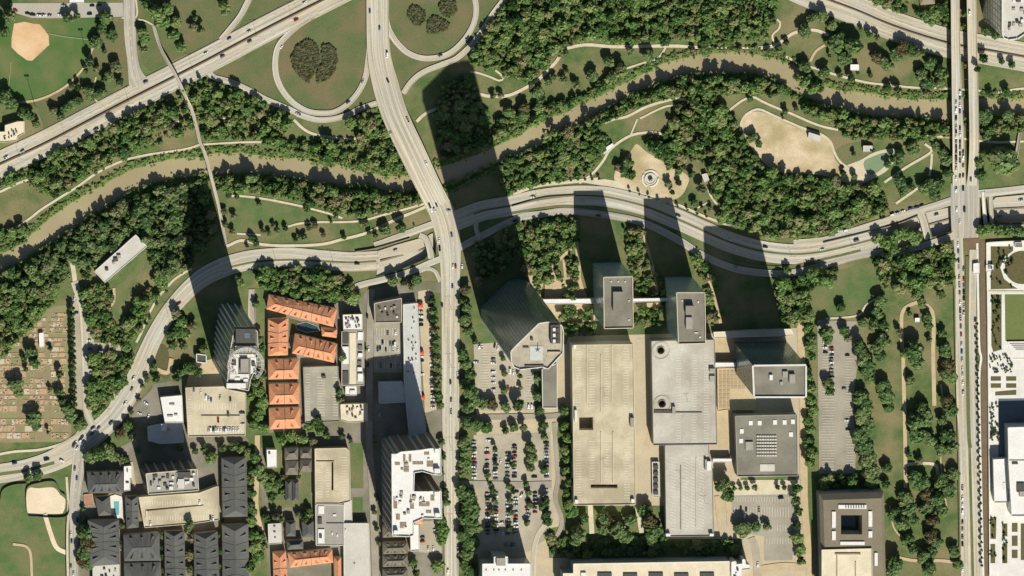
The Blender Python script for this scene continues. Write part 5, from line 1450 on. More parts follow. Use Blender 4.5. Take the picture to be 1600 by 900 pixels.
TREES = {
    # zone: (label, group, list of (px, py, r) or (px, py, r, material))
    'ball': ('tree on the grass around the ball field', 'trees around the ball field', 'leaf_oak', [(15, 25, 10), (6, 50, 9), (105, 28, 8), (120, 25, 6), (165, 28, 10), (160, 45, 9), (176, 55, 10), (150, 65, 9), (163, 80, 4), (140, 97, 7), (151, 107, 6), (134, 110, 4), (181, 103, 9), (170, 118, 8), (163, 122, 6), (187, 127, 6), (112, 135, 4), (122, 137, 5), (138, 142, 9), (142, 152, 8), (152, 147, 8), (160, 143, 7), (85, 174, 7), (100, 170, 8), (112, 162, 8), (122, 157, 7), (95, 183, 6), (8, 150, 11), (20, 163, 10), (35, 175, 9), (46, 181, 8), (57, 195, 6)]),
    'knoll': ('tree on the grassy knoll between side street and highway', 'trees on the knoll above the highway', 'leaf', [(230, 8, 8), (245, 20, 12), (262, 14, 10), (255, 35, 11), (275, 35, 9), (272, 55, 9), (282, 72, 8), (223, 50, 8), (226, 62, 8), (224, 76, 6), (301, 42, 6), (313, 46, 6), (350, 8, 9), (352, 18, 7), (305, 28, 4)]),
    'westlawn': ('small dark tree on the lawn south of the western river reach', 'small trees on the western lawn', 'leaf_oak', [(357, 305, 5), (370, 307, 4), (405, 320, 4), (350, 330, 5), (365, 337, 5), (352, 350, 5), (363, 362, 5), (427, 352, 4), (411, 361, 4), (420, 365, 4), (433, 360, 5), (446, 357, 4), (483, 356, 5), (492, 352, 5), (505, 367, 4), (462, 375, 4), (475, 370, 5), (468, 369, 4), (517, 346, 3), (480, 328, 5), (524, 336, 5), (537, 370, 4), (566, 350, 5), (573, 350, 4), (577, 364, 4), (587, 368, 4), (602, 360, 9), (627, 355, 8), (394, 374, 6), (400, 380, 5), (386, 384, 3)]),
    'parkwayside': ('tree beside the parkway where it bends past the stepped blue tower', 'trees along the parkway bend', 'leaf_oak', [(613, 438, 8), (631, 440, 6), (651, 438, 8), (642, 448, 5), (372, 440, 8), (240, 574, 7), (229, 593, 5), (222, 603, 4), (217, 625, 4), (205, 644, 4), (243, 590, 7), (196, 541, 8), (260, 455, 3), (245, 475, 3), (234, 497, 3), (228, 505, 3)]),
    'northpark': ('tree in the park between the eastern highway and the river', 'trees in the northern riverside park', 'leaf_oak', [(1308, 65, 13), (1335, 73, 14), (1320, 90, 12), (1292, 66, 5), (1296, 87, 3), (1370, 90, 10), (1385, 100, 11), (1360, 118, 4), (1330, 122, 6), (1312, 117, 5), (1340, 114, 3), (1288, 112, 9), (1285, 25, 9), (1300, 40, 8), (1410, 75, 11), (1400, 86, 10), (1425, 80, 10), (1440, 82, 6), (1455, 100, 10), (1470, 112, 10), (1440, 115, 9), (1450, 130, 10), (1470, 130, 9), (1448, 145, 7), (1387, 137, 6), (1403, 142, 7), (1358, 53, 5), (1370, 58, 5), (1345, 45, 4), (1257, 48, 11), (1206, 31, 7), (1266, 30, 6), (1275, 25, 6)]),
    'riverwalk': ('tree beside the pale riverside path under the north woods', 'trees along the riverside path', 'leaf_oak', [(1013, 87, 10), (985, 80, 6), (1083, 80, 5), (1102, 80, 8), (1217, 78, 7), (1200, 80, 5), (1228, 66, 5), (1257, 104, 9), (1155, 76, 4), (857, 128, 6), (865, 120, 5), (880, 124, 6), (885, 112, 4), (770, 150, 5), (782, 148, 5), (830, 133, 5), (818, 168, 9), (795, 175, 9), (820, 180, 9), (900, 132, 7), (925, 118, 9), (950, 95, 9), (955, 120, 8), (875, 84, 5), (968, 105, 7), (884, 83, 5), (840, 145, 9), (845, 155, 7)]),
    'avenuewest': ('round tree in the strip between parked cars and the avenue', 'trees in the avenue verge', 'leaf', [(675, 470, 6), (677, 485, 7), (678, 500, 7), (680, 515, 7), (682, 530, 7), (681, 545, 7), (683, 560, 7), (683, 575, 7), (684, 590, 7), (684, 605, 7), (686, 620, 7), (688, 634, 6), (690, 690, 6), (692, 715, 5), (690, 740, 5), (695, 768, 6), (698, 785, 6), (690, 813, 8), (692, 827, 10), (690, 842, 9), (684, 885, 10), (645, 880, 7), (650, 895, 6)]),
    'avenueeast': ('dark tree lining the east side of the avenue', 'trees lining the avenue', 'leaf_oak', [(727, 453, 8), (722, 470, 7), (729, 482, 8), (726, 500, 10), (732, 517, 8), (723, 555, 9), (728, 570, 8), (734, 585, 9), (726, 600, 9), (736, 612, 11), (741, 626, 10), (730, 637, 9), (730, 662, 10), (745, 665, 10), (761, 668, 9), (725, 690, 9), (729, 706, 10), (726, 722, 10), (724, 738, 8), (722, 768, 12), (732, 778, 13), (736, 793, 14), (728, 808, 13), (738, 822, 13), (727, 836, 12), (736, 850, 12), (729, 866, 10), (728, 885, 10), (736, 896, 9)]),
    'tallot': ('small tree in the car park at the foot of the tallest tower', 'trees in the tower car park', 'leaf_oak', [(755, 630, 9), (770, 632, 9), (790, 636, 8), (810, 632, 9), (788, 583, 5), (788, 610, 6), (813, 606, 4), (839, 590, 6), (840, 620, 7), (843, 642, 7), (790, 672, 6), (803, 668, 7), (818, 668, 6), (848, 664, 8), (850, 682, 6), (880, 640, 8), (742, 533, 5), (786, 560, 4), (812, 587, 4)]),
    'biglot': ('small tree between rows of cars in the large car park', 'trees in the large car park', 'leaf_oak', [(773, 700, 4), (775, 725, 4), (762, 742, 5), (765, 755, 4), (770, 767, 5), (772, 782, 5), (768, 800, 5), (770, 820, 5), (800, 725, 5), (795, 760, 5), (802, 768, 4), (797, 782, 5), (799, 800, 5), (797, 825, 5), (828, 699, 8), (830, 715, 9), (828, 730, 7), (822, 755, 5), (826, 770, 5), (828, 790, 5), (823, 817, 5), (850, 735, 6), (852, 782, 7), (847, 792, 6), (854, 803, 7), (856, 815, 7)]),
    'garagerow': ('bright green tree in the row against the largest cream garage', 'trees against the cream garage', 'leaf', [(882, 665, 8), (886, 683, 8), (883, 701, 8), (887, 717, 8), (884, 735, 8), (888, 752, 8), (885, 770, 7), (889, 788, 9), (894, 800, 9)]),
    'southlawn': ('broad tree on the lawn south of the cream garages', 'trees on the shaded south lawn', 'leaf_oak', [(903, 832, 12), (899, 843, 10), (912, 810, 9), (941, 808, 10), (944, 826, 9), (957, 815, 11), (966, 828, 12), (976, 838, 11), (987, 813, 10), (1008, 798, 12), (1014, 814, 11), (1021, 830, 12), (1018, 845, 9), (1128, 758, 12), (1136, 774, 10), (1160, 827, 13), (1181, 822, 8), (1198, 822, 7)]),
    'blockhedge': ('small clipped tree in front of the square office block', 'clipped trees before the office block', 'leaf_oak', [(1147, 763, 4), (1157, 762, 4), (1167, 762, 4), (1179, 761, 5), (1215, 761, 4), (1225, 761, 4)]),
    'eastdrive': ('tree along the drive east of the wide slab tower', 'trees along the tower drive', 'leaf', [(1262, 512, 8), (1268, 526, 7), (1266, 541, 8), (1268, 556, 7), (1261, 575, 7), (1264, 590, 8), (1268, 606, 8), (1266, 624, 9), (1270, 641, 8), (1262, 657, 8), (1266, 671, 8), (1262, 690, 9), (1268, 706, 9), (1266, 722, 9), (1245, 764, 8), (1243, 782, 7), (1248, 799, 7), (1245, 820, 7), (1245, 841, 9), (1250, 859, 9), (1251, 876, 7)]),
    'rightlot': ('large dark tree edging the half empty asphalt car park', 'trees edging the asphalt car park', 'leaf_oak', [(1290, 518, 10), (1294, 531, 8), (1319, 517, 8), (1325, 527, 7), (1293, 600, 9), (1297, 612, 7), (1345, 546, 11), (1350, 561, 12), (1356, 576, 12), (1358, 590, 10), (1341, 538, 8), (1343, 622, 12), (1351, 636, 14), (1347, 651, 13), (1356, 666, 12), (1344, 681, 13), (1351, 697, 14), (1356, 716, 14), (1361, 735, 13), (1362, 752, 11), (1384, 756, 7), (1385, 731, 8)]),
    'eastpark': ('broad dark oak in the wooded park with looped path', 'oaks in the wooded park', 'leaf_oak', [(1314, 480, 8), (1375, 470, 10), (1371, 489, 10), (1364, 505, 9), (1378, 513, 11), (1381, 531, 11), (1370, 543, 10), (1376, 557, 8), (1348, 505, 7), (1405, 520, 5), (1432, 459, 9), (1440, 474, 8), (1421, 490, 4), (1448, 496, 8), (1451, 509, 7), (1470, 461, 7), (1473, 521, 7), (1452, 531, 5), (1428, 548, 15), (1432, 562, 13), (1413, 553, 8), (1477, 549, 11), (1482, 569, 12), (1486, 590, 11), (1477, 585, 10), (1423, 595, 8), (1379, 604, 11), (1385, 620, 12), (1389, 636, 9), (1440, 638, 11), (1446, 654, 14), (1430, 660, 13), (1434, 682, 13), (1451, 686, 12), (1478, 626, 9), (1486, 640, 11), (1473, 656, 8), (1481, 682, 12), (1470, 702, 10), (1487, 699, 10), (1437, 720, 7), (1420, 711, 5), (1429, 745, 11), (1440, 757, 12), (1450, 772, 12), (1470, 750, 12), (1480, 767, 13), (1490, 740, 10), (1464, 779, 11), (1414, 779, 12), (1421, 795, 12), (1399, 805, 11), (1411, 817, 12), (1425, 812, 10), (1449, 795, 12), (1456, 812, 11), (1471, 795, 10), (1455, 836, 11), (1465, 847, 10), (1419, 845, 11), (1426, 857, 9), (1445, 872, 12), (1451, 888, 11), (1456, 860, 9), (1399, 880, 12), (1394, 896, 10), (1490, 862, 9), (1496, 882, 8)]),
    'bigoak': ('giant round oak beyond the boulevard crossing', 'giant oak', 'leaf_oak', [(1570, 254, 24)]),
    'bridgefoot': ('tree by the feet of the twin bridges', 'trees by the twin bridges', 'leaf_oak', [(1530, 255, 8), (1533, 275, 8), (1535, 240, 7), (1540, 50, 7), (1556, 55, 7), (1536, 90, 7), (1524, 105, 5), (1565, 95, 5), (1581, 100, 6), (1547, 147, 6), (1572, 145, 7), (1540, 180, 12), (1575, 180, 9), (1596, 186, 7), (1541, 215, 7), (1507, 20, 6), (1506, 40, 5), (1508, 102, 4), (1480, 250, 9), (1480, 270, 8), (1472, 239, 8), (1462, 229, 8)]),
    'crossing': ('tree on the corner where parkway meets the boulevard', 'trees on the boulevard corner', 'leaf', [(1544, 357, 9), (1532, 360, 8), (1560, 360, 8), (1575, 361, 8), (1592, 361, 8), (1370, 372, 9), (1382, 378, 10), (1400, 370, 11), (1415, 366, 11), (1430, 372, 11)]),
    'pondside': ('tree between the green pond and the boulevard bridges', 'trees around the pond', 'leaf_oak', [(1334, 240, 4), (1363, 235, 4), (1317, 270, 5), (1387, 257, 6), (1395, 247, 6), (1407, 240, 8), (1405, 253, 6), (1405, 282, 9), (1412, 298, 9), (1362, 288, 7), (1335, 276, 5), (1427, 232, 10), (1445, 295, 10), (1460, 302, 11), (1452, 287, 10), (1467, 287, 9), (1423, 292, 6)]),
    'playyard': ('small tree along the path above the sandy play yard', 'small trees above the play yard', 'leaf_oak', [(1172, 155, 5), (1227, 174, 5), (1244, 170, 4), (1260, 177, 4), (1272, 181, 4), (1175, 215, 8), (1185, 225, 6), (1223, 184, 2)]),
    'plaza': ('tree on the sandy fountain plaza', 'trees on the fountain plaza', 'leaf_oak', [(982, 255, 9), (978, 268, 9), (986, 272, 8), (1045, 261, 5), (1060, 268, 6), (1044, 287, 6), (1068, 263, 5), (1080, 272, 6), (1060, 285, 5), (1095, 295, 7), (1085, 318, 6), (1097, 324, 3), (1110, 326, 4), (1050, 300, 4), (965, 262, 6)]),
    'cemetery': ('dark tree standing among the cemetery plots', 'trees in the cemetery', 'leaf_oak', [(50, 553, 10), (53, 566, 9), (37, 561, 5), (25, 600, 11), (28, 612, 9), (93, 585, 6), (78, 544, 4), (92, 613, 8), (97, 624, 7), (106, 640, 10), (111, 652, 9), (53, 655, 12), (56, 664, 9), (75, 675, 3), (78, 608, 4), (125, 664, 10), (40, 577, 4)]),
    'corner': ('dark round oak on the street corner by the condominiums', 'oaks by the street corner', 'leaf_oak', [(141, 713, 11), (155, 708, 11), (167, 705, 12), (178, 713, 9), (190, 717, 7), (43, 746, 7), (58, 743, 8), (130, 830, 12), (138, 846, 13), (132, 861, 12), (128, 876, 10), (140, 882, 9), (188, 675, 8), (200, 665, 8), (205, 680, 7)]),
    'gardens': ('leafy tree between the buildings west of the avenue', 'trees between the western buildings', 'leaf', [(400, 475, 6), (404, 530, 7), (408, 545, 6), (390, 620, 8), (405, 610, 9), (410, 630, 10), (404, 648, 10), (398, 665, 8), (412, 668, 9), (440, 685, 9), (455, 682, 9), (473, 686, 8), (484, 666, 9), (498, 668, 9), (495, 656, 7), (528, 610, 6), (531, 623, 6), (533, 555, 6), (398, 715, 8), (404, 735, 9), (412, 748, 9), (420, 760, 9), (425, 775, 8), (390, 750, 7), (392, 770, 8), (388, 790, 8), (392, 815, 9), (395, 835, 9), (398, 855, 10), (403, 870, 9), (390, 885, 9), (410, 853, 8), (435, 755, 7), (440, 768, 7), (416, 810, 7), (430, 808, 6), (482, 802, 8), (476, 810, 6), (347, 700, 7), (365, 696, 8), (375, 700, 7), (330, 715, 9), (295, 815, 7), (300, 840, 8), (296, 868, 8), (298, 890, 7), (180, 830, 6), (184, 850, 6), (225, 872, 6), (253, 870, 5), (585, 800, 4), (588, 825, 4), (592, 850, 4), (570, 545, 4)]),
    'yards': ('leafy yard tree among the western houses', 'yard trees', 'leaf', [(190, 823, 5), (253, 836, 5), (254, 855, 5), (255, 890, 5), (296, 828, 6), (347, 812, 4), (342, 835, 4), (345, 860, 5), (344, 885, 5), (385, 705, 6), (393, 735, 6), (395, 800, 7), (408, 840, 7), (445, 745, 5), (466, 745, 4), (467, 805, 6), (440, 810, 5), (490, 690, 6), (510, 680, 6), (535, 682, 5), (548, 690, 4), (585, 690, 4), (590, 780, 4), (318, 700, 6), (305, 705, 5), (282, 700, 5), (196, 720, 5), (215, 705, 5), (130, 795, 4), (133, 812, 5), (425, 745, 6), (400, 600, 7), (396, 585, 7), (410, 590, 6)]),
    'towergarden': ('tree in the garden court beside the stepped blue tower', 'trees around the stepped tower', 'leaf', [(275, 490, 8), (283, 505, 9), (278, 520, 9), (290, 520, 9), (300, 510, 8), (265, 525, 7), (270, 540, 7), (287, 540, 7), (283, 580, 8), (295, 575, 9), (308, 580, 8), (275, 590, 6), (318, 545, 7)]),
}
LANDMARKS = [
    (15, 35, 'behind the home plate of the ball field'), (112, 25, 'between ball field and its car park'), (165, 40, 'along the side street by the outfield'), (145, 100, 'at the outfield path end'), (175, 118, 'on the verge opposite the street junction'), (150, 148, 'above the highway below the outfield'), (105, 170, 'above the highway beside the outfield path'), (30, 172, 'around the white clubhouse'),
    (224, 62, 'between side street and footbridge ramp'), (258, 25, 'on the knoll east of the footbridge ramp'), (278, 62, 'directly above the highway on the knoll'), (308, 40, 'alone on the dry knoll'), (351, 12, 'beside the northern slip ramp'),
    (357, 335, 'at the foot of the footbridge on the western lawn'), (425, 360, 'in the middle of the western lawn'), (400, 378, 'beside the lawn path near the footbridge'), (485, 360, 'in the clump between the two lawn paths'), (520, 338, 'at the narrow end of the western lawn'), (570, 355, 'where the lawn paths meet the parkway'), (615, 358, 'between parkway path and the underpass'), (630, 440, 'by the slip road at the avenue corner'), (372, 440, 'beside the parkway north of the stepped tower'), (240, 580, 'beside the drive west of the parkway'), (215, 615, 'on the parkway kerb by the small lot'), (196, 541, 'between the cemetery lane and the parkway'), (240, 488, 'along the parkway pavement'),
    (1318, 75, 'in the clump above the riverside shelter'), (1290, 105, 'between riverside path and shelter lawn'), (1380, 95, 'in the clump east of the riverside shelter'), (1285, 30, 'below the eastern highway bend'), (1360, 52, 'on the bank of the eastern highway'), (1412, 80, 'in the thick row below the eastern highway'), (1455, 118, 'against the western twin bridge'), (1395, 140, 'on the river edge path near the bridges'), (1257, 48, 'inside the bend of the riverside path'), (1210, 30, 'at the end of the short path spur'), (1270, 28, 'above the bend of the riverside path'),
    (1010, 87, 'below the fork of the riverside path'), (1095, 80, 'on the straight riverside path'), (1212, 76, 'on the wall by the river bend'), (1257, 104, 'between river and tan path'), (868, 122, 'on the meadow beside the slanting path'), (775, 150, 'on the pale path in the meadow'), (810, 172, 'between the meadow path and the water'), (835, 140, 'where the meadow path crosses trees'), (930, 120, 'on the meadow below the north woods'), (955, 105, 'on the river terrace path'), (880, 84, 'at the head of the slanting path'),
    (677, 485, 'in the verge opposite the blue store'), (683, 560, 'in the verge beside the orange sunshades'), (686, 620, 'at the south end of the avenue verge'), (691, 715, 'between avenue and striped tower'), (692, 775, 'on the kerb by the striped tower recess'), (691, 828, 'beside the striped tower forecourt'), (665, 888, 'below the striped tower forecourt'),
    (727, 465, 'on the avenue west of the tallest tower'), (727, 505, 'on the avenue beside the curved ramp wall'), (730, 575, 'on the avenue beside the tower car park'), (736, 622, 'at the avenue entrance to the tower car park'), (745, 665, 'on the corner north of the large car park'), (727, 715, 'on the avenue above the car park driveway'), (730, 785, 'on the avenue just below the car park driveway'), (733, 830, 'on the avenue at the lower car park rows'), (731, 880, 'on the avenue beside the bright white office'),
    (765, 631, 'along the south edge of the tower car park'), (800, 634, 'at the tower car park exit'), (788, 600, 'between stalls of the tower car park'), (841, 610, 'beside the grey wing of the tallest tower'), (805, 669, 'on the north edge of the large car park'), (849, 670, 'at the drive corner by the cream garage'), (880, 640, 'by the corner of the largest garage'), (742, 533, 'below the curved ramp wall'),
    (770, 720, 'in the first divider of the large car park'), (800, 735, 'in the middle divider of the large car park'), (829, 712, 'in the leafy third divider of the large car park'), (769, 795, 'in the lower first divider of the car park'), (798, 795, 'in the lower middle divider of the car park'), (825, 785, 'in the lower third divider of the car park'), (853, 790, 'beside the curving drive of the large car park'),
    (884, 690, 'in the row against the cream garage upper half'), (886, 760, 'in the row against the cream garage lower half'), (903, 832, 'at the west end of the shaded lawn'), (942, 815, 'between the two lawn walks'), (968, 828, 'in the middle of the shaded lawn'), (1013, 815, 'beside the narrow grey garage corner'), (1130, 766, 'between narrow garage and office block'), (1160, 826, 'at the lower lot entrance'), (1190, 822, 'inside the lot south of the office block'),
    (1265, 530, 'on the drive by the wide tower canopy'), (1265, 590, 'on the drive beside the wide slab tower'), (1266, 650, 'on the drive beside the square office block'), (1265, 708, 'on the drive below the square office block'), (1245, 780, 'on the drive beside the lower lot'), (1247, 850, 'on the drive near the courtyard block'),
    (1292, 524, 'in the island near the asphalt lot entrance'), (1322, 521, 'alone at the head of the asphalt lot'), (1295, 605, 'in the island beside the row of parked cars'), (1350, 565, 'edging the upper asphalt lot'), (1348, 640, 'edging the middle of the asphalt lot'), (1350, 695, 'edging the lower asphalt lot'), (1362, 742, 'behind the courtyard block'),
    (1314, 480, 'alone on the lawn beside the thin path'), (1372, 490, 'at the end of the thin lawn path'), (1378, 530, 'west of the western path arm'), (1385, 620, 'on the dry grass between lot and path arm'), (1432, 465, 'at the top of the path loop'), (1450, 505, 'beside the tiny shelter in the loop'), (1472, 490, 'between path loop and boulevard fence'), (1425, 555, 'leaning over the western path arm'), (1480, 570, 'along the boulevard fence mid park'), (1440, 660, 'inside the lower path loop'), (1482, 650, 'along the fence by the lower loop'), (1478, 690, 'by the fence above the small square path'), (1432, 716, 'on the small square path'), (1435, 752, 'at the dead end of the western path'), (1478, 755, 'in the thick clump by the boulevard'), (1412, 800, 'in the clump beside the courtyard block'), (1456, 800, 'in the clump in the middle of the lower park'), (1460, 842, 'in the lower park clearing'), (1422, 850, 'on the lawn beside the pale garage deck'), (1448, 875, 'on the shaded lane at the park end'), (1397, 887, 'at the corner of the pale garage deck'), (1493, 870, 'at the end of the boulevard fence'),
    (1533, 258, 'against the eastern twin bridge above the crossing'), (1545, 55, 'beneath the blue curved tower'), (1540, 95, 'beside the eastern twin bridge near the highway'), (1560, 146, 'on the far riverside path'), (1545, 185, 'on the riverbank east of the bridges'), (1590, 185, 'on the far eastern riverbank'), (1506, 40, 'between the twin bridges'), (1477, 255, 'against the queueing bridge above the crossing'), (1465, 230, 'where the park path meets the bridge'),
    (1545, 358, 'on the corner by the white slab bridge'), (1580, 361, 'along the garden wall outside'), (1376, 375, 'at the edge of the parkway near the underpass'), (1415, 368, 'overhanging the underpass'), (1335, 240, 'on the round lawn by the pond'), (1395, 250, 'on the rim of the green pond'), (1410, 290, 'south of the green pond'), (1350, 282, 'between sand yard and pond terrace'), (1455, 294, 'on the corner above the crossover road'), (1427, 232, 'between pond and bridge paths'),
    (1172, 155, 'at the fork above the sandy yard'), (1240, 173, 'on the grass above the sandy yard'), (1180, 220, 'standing in the sandy yard'), (981, 262, 'on the west side of the fountain plaza'), (1048, 275, 'just east of the fountain'), (1070, 266, 'at the wooded edge of the plaza'), (1095, 310, 'on the lawn east of the plaza'),
    (50, 560, 'beside the white mausoleum'), (27, 606, 'in the western cemetery plots'), (92, 600, 'in the eastern cemetery plots'), (105, 645, 'at the hedge end of the cemetery'), (54, 660, 'on the cross path of the cemetery'), (125, 664, 'on the cemetery gate corner'),
    (158, 708, 'on the street corner by the condominiums'), (50, 744, 'on the parkway median by the practice yard'), (134, 855, 'beside the side street below the pool'), (198, 674, 'behind the grey blue workshop roof'),
    (403, 510, 'beside the lane at the orange terraces'), (403, 635, 'between beige deck and orange blocks'), (455, 684, 'below the orange blocks'), (492, 664, 'at the foot of the weathered deck'), (530, 600, 'between weathered deck and cream spined block'), (405, 740, 'along the dusty alley by the white house'), (390, 780, 'between dark gabled row and alley'), (398, 850, 'in the leafy alley near the orange range'), (437, 762, 'among the small brown houses'), (425, 809, 'behind the pale grey house'), (480, 805, 'by the workshop driveway'), (362, 700, 'north of the long dark gabled row'), (330, 715, 'east of the striped mid-rise'), (297, 850, 'between the dark gabled rows'), (182, 840, 'between dark condominium blocks'), (588, 825, 'on the narrow street kerb'),
    (280, 505, 'in the grove west of the stepped tower'), (275, 540, 'around the oval garden'), (295, 580, 'in front of the flat roofed villa'), (318, 545, 'against the stepped tower wall'),
]
POOL = []
for zone, (lab, grp, m, lst) in TREES.items():
    for q in lst:
        POOL.append((q[2], zone, q[0], q[1], lab, grp, m))
# hedge of small clipped trees beside the cemetery, street trees on kerbs
for k in range(17):
    POOL.append((4.6, 'hedge', 112 + 0.25 * k, 482 + 9.4 * k, 'clipped conifer in the hedge row between cemetery and car park', 'hedge row beside the cemetery', 'leaf_bright'))
for k in range(32):
    POOL.append((2.4, 'kerb', 1526 + 0.25 * k, 505 + 12.2 * k, 'young street tree on the boulevard kerb by the brown strip', 'street trees on the boulevard kerb', 'leaf_oak'))
for k in range(11):
    POOL.append((2.2, 'kerb2', 826 + 11 * k, 291 - 2.3 * k + 0.11 * k * k, 'young street tree on the grass edge of the parkway near the plaza', 'young trees by the parkway', 'leaf_oak'))
for k in range(9):
    POOL.append((2.2, 'kerb2', 984 + 15 * k, 298 + 5.0 * k, 'young street tree on the grass edge of the parkway near the plaza', 'young trees by the parkway', 'leaf_oak'))
POOL.sort(key=lambda q: -q[0])
rt = random.Random(5)
small = []
for (x0, x1, y0, y1, n_) in ((1547, 1582, 555, 582, 26), (1546, 1560, 626, 690, 30), (1549, 1582, 388, 450, 26), (1550, 1564, 462, 545, 26), (1566, 1574, 818, 880, 14), (1546, 1556, 810, 840, 8), (1546, 1556, 852, 878, 6), (1548, 1600, 356, 368, 12)):
    for _ in range(n_):
        q = P(rt.uniform(x0, x1), rt.uniform(y0, y1), 1.5)
        small.append((q.x, q.y, ground_z(q.x, q.y, 60), rt.uniform(0.8, 1.5), rt.uniform(2.2, 4.0), 'leaf_oak'))
for i, (r_, zone, x, y, lab, grp, m) in enumerate(POOL):
    tall = zone in ('hedge', 'kerb', 'kerb2')
    R, H = tree_dims(r_, tall or rt.random() < 0.15)
    if tall:
        H = R * 2.3 + 1.5
    if r_ > 20:
        H = 17.0
    q = P(x, y, H * 0.55)
    z = ground_z(q.x, q.y)
    if zone == 'corner' and r_ < 9:
        pass
    if i >= 296:
        small.append((q.x, q.y, z, R, H, m))
        continue
    size = 'broad' if r_ >= 11 else ('medium sized' if r_ >= 7 else 'small')
    mm = m
    if m == 'leaf_oak' and rt.random() < 0.05:
        mm = 'leaf_red'
    hue = {'leaf': 'green', 'leaf_oak': 'dark green', 'leaf_red': 'brownish', 'leaf_bright': 'bright green'}[mm]
    if zone not in ('hedge', 'kerb', 'kerb2', 'bigoak', 'blockhedge'):
        lm = min(LANDMARKS, key=lambda t_: (t_[0] - x) ** 2 + (t_[1] - y) ** 2)
        lab = size + ' ' + hue + ' tree ' + lm[2]
        grp = 'trees ' + lm[2]
    root = link('tree', None, None, Vector((q.x, q.y, z)))
    tag(root, lab, 'tree', grp)
    tr_ = link('trunk', TRUNK, root)
    tr_.scale = (H * 1.1, H * 1.1, H)
    lst = MESH[mm + ('_tall' if tall else '')]
    cr = link('crown', lst[rt.randrange(len(lst))], root)
    hr = 1.0 if tall else 0.62
    zb = H * (0.06 if tall else 0.14)
    cr.location = (0, 0, zb)
    cr.scale = (R, R * rt.uniform(0.88, 1.12), (H - zb) / (hr * 1.85))
    cr.rotation_euler = (0, 0, rt.uniform(0, 6.28))

# --- woods that read as one mass
LOW = [crown(40 + s, 190, 5, 0.62, 0.17, core=ICO0) for s in range(6)]
LOWT = [crown(60 + s, 170, 4, 1.0, 0.18, core=ICO0, spread=0.42) for s in range(4)]


def tri_arrays(c):
    """vertices, quad/tri index arrays and tint of a crown as triangles."""
    t = []
    for f_ in c[1]:
        f_ = [int(i) for i in f_]
        t.append((f_[0], f_[1], f_[2]))
        if len(f_) == 4:
            t.append((f_[0], f_[2], f_[3]))
    return c[0], np.array(t, np.int32), c[2]


SHRUB = [crown(80 + s, 26, 3, 0.62, 0.34, core=ICO0) for s in range(6)]
SHRUB = [tri_arrays(c) for c in SHRUB]
LOW = [tri_arrays(c) for c in LOW]
LOWT = [tri_arrays(c) for c in LOWT]


TRIS = [0]


def forest(name, label, cat, items, m, kinds=None):
    """items: (x, y, z, R, H, tall). One joined mesh of crowns (and stems)."""
    V, F, T = [], [], []
    n = 0
    for (x, y, z, R, H, tall) in items:
        v, f_, t_ = (kinds or (LOWT if tall else LOW))[rng.integers(4)]
        a = rng.uniform(0, 6.28)
        hr = 1.0 if tall else 0.62
        zb = H * 0.12
        ca, sa = math.cos(a) * R, math.sin(a) * R
        w_ = np.empty_like(v)
        w_[:, 0] = v[:, 0] * ca - v[:, 1] * sa + x
        w_[:, 1] = v[:, 0] * sa + v[:, 1] * ca + y
        w_[:, 2] = v[:, 2] * (H - zb) / (hr * 1.85) + z + zb
        V.append(w_)
        F.append(f_ + n)
        T.append(np.clip(t_ + rng.normal(0.3, 0.27), 0, 1))
        n += len(v)
        s = max(0.12, R * 0.05)       # stem
        V.append(np.array([[x - s, y - s, z - .2], [x + s, y - s, z - .2], [x, y + s, z - .2], [x, y, z + H * .5]]))
        F.append(np.array([(0, 1, 3), (1, 2, 3), (2, 0, 3)], np.int32) + n)
        T.append(np.full(4, 0.1))
        n += 4
    V = np.vstack(V).astype(np.float32)
    F = np.vstack(F).astype(np.int32)
    TRIS[0] += len(F)
    print(name, len(items), TRIS[0])
    me = bpy.data.meshes.new(name)
    me.vertices.add(len(V))
    me.vertices.foreach_set('co', V.ravel())
    me.loops.add(len(F) * 3)
    me.loops.foreach_set('vertex_index', F.ravel())
    me.polygons.add(len(F))
    me.polygons.foreach_set('loop_start', np.arange(0, len(F) * 3, 3, dtype=np.int32))
    me.polygons.foreach_set('loop_total', np.full(len(F), 3, np.int32))
    a = me.attributes.new('tint', 'FLOAT', 'POINT')
    a.data.foreach_set('value', np.concatenate(T).astype(np.float32))
    me.materials.append(M[m + '_mass'])
    me.update(calc_edges=True)
    o = link(name, me)
    tag(o, label, cat, None, 'stuff')
    return o


def inside_many(x, y, poly):
    c = np.zeros(len(x), bool)
    p = np.array([(q[0], q[1]) for q in poly], float)
    for a, b in zip(p, np.roll(p, 1, 0)):
        if a[1] == b[1]:
            continue
        m_ = (a[1] > y) != (b[1] > y)
        c ^= m_ & (x < (b[0] - a[0]) * (y - a[1]) / (b[1] - a[1]) + a[0])
    return c


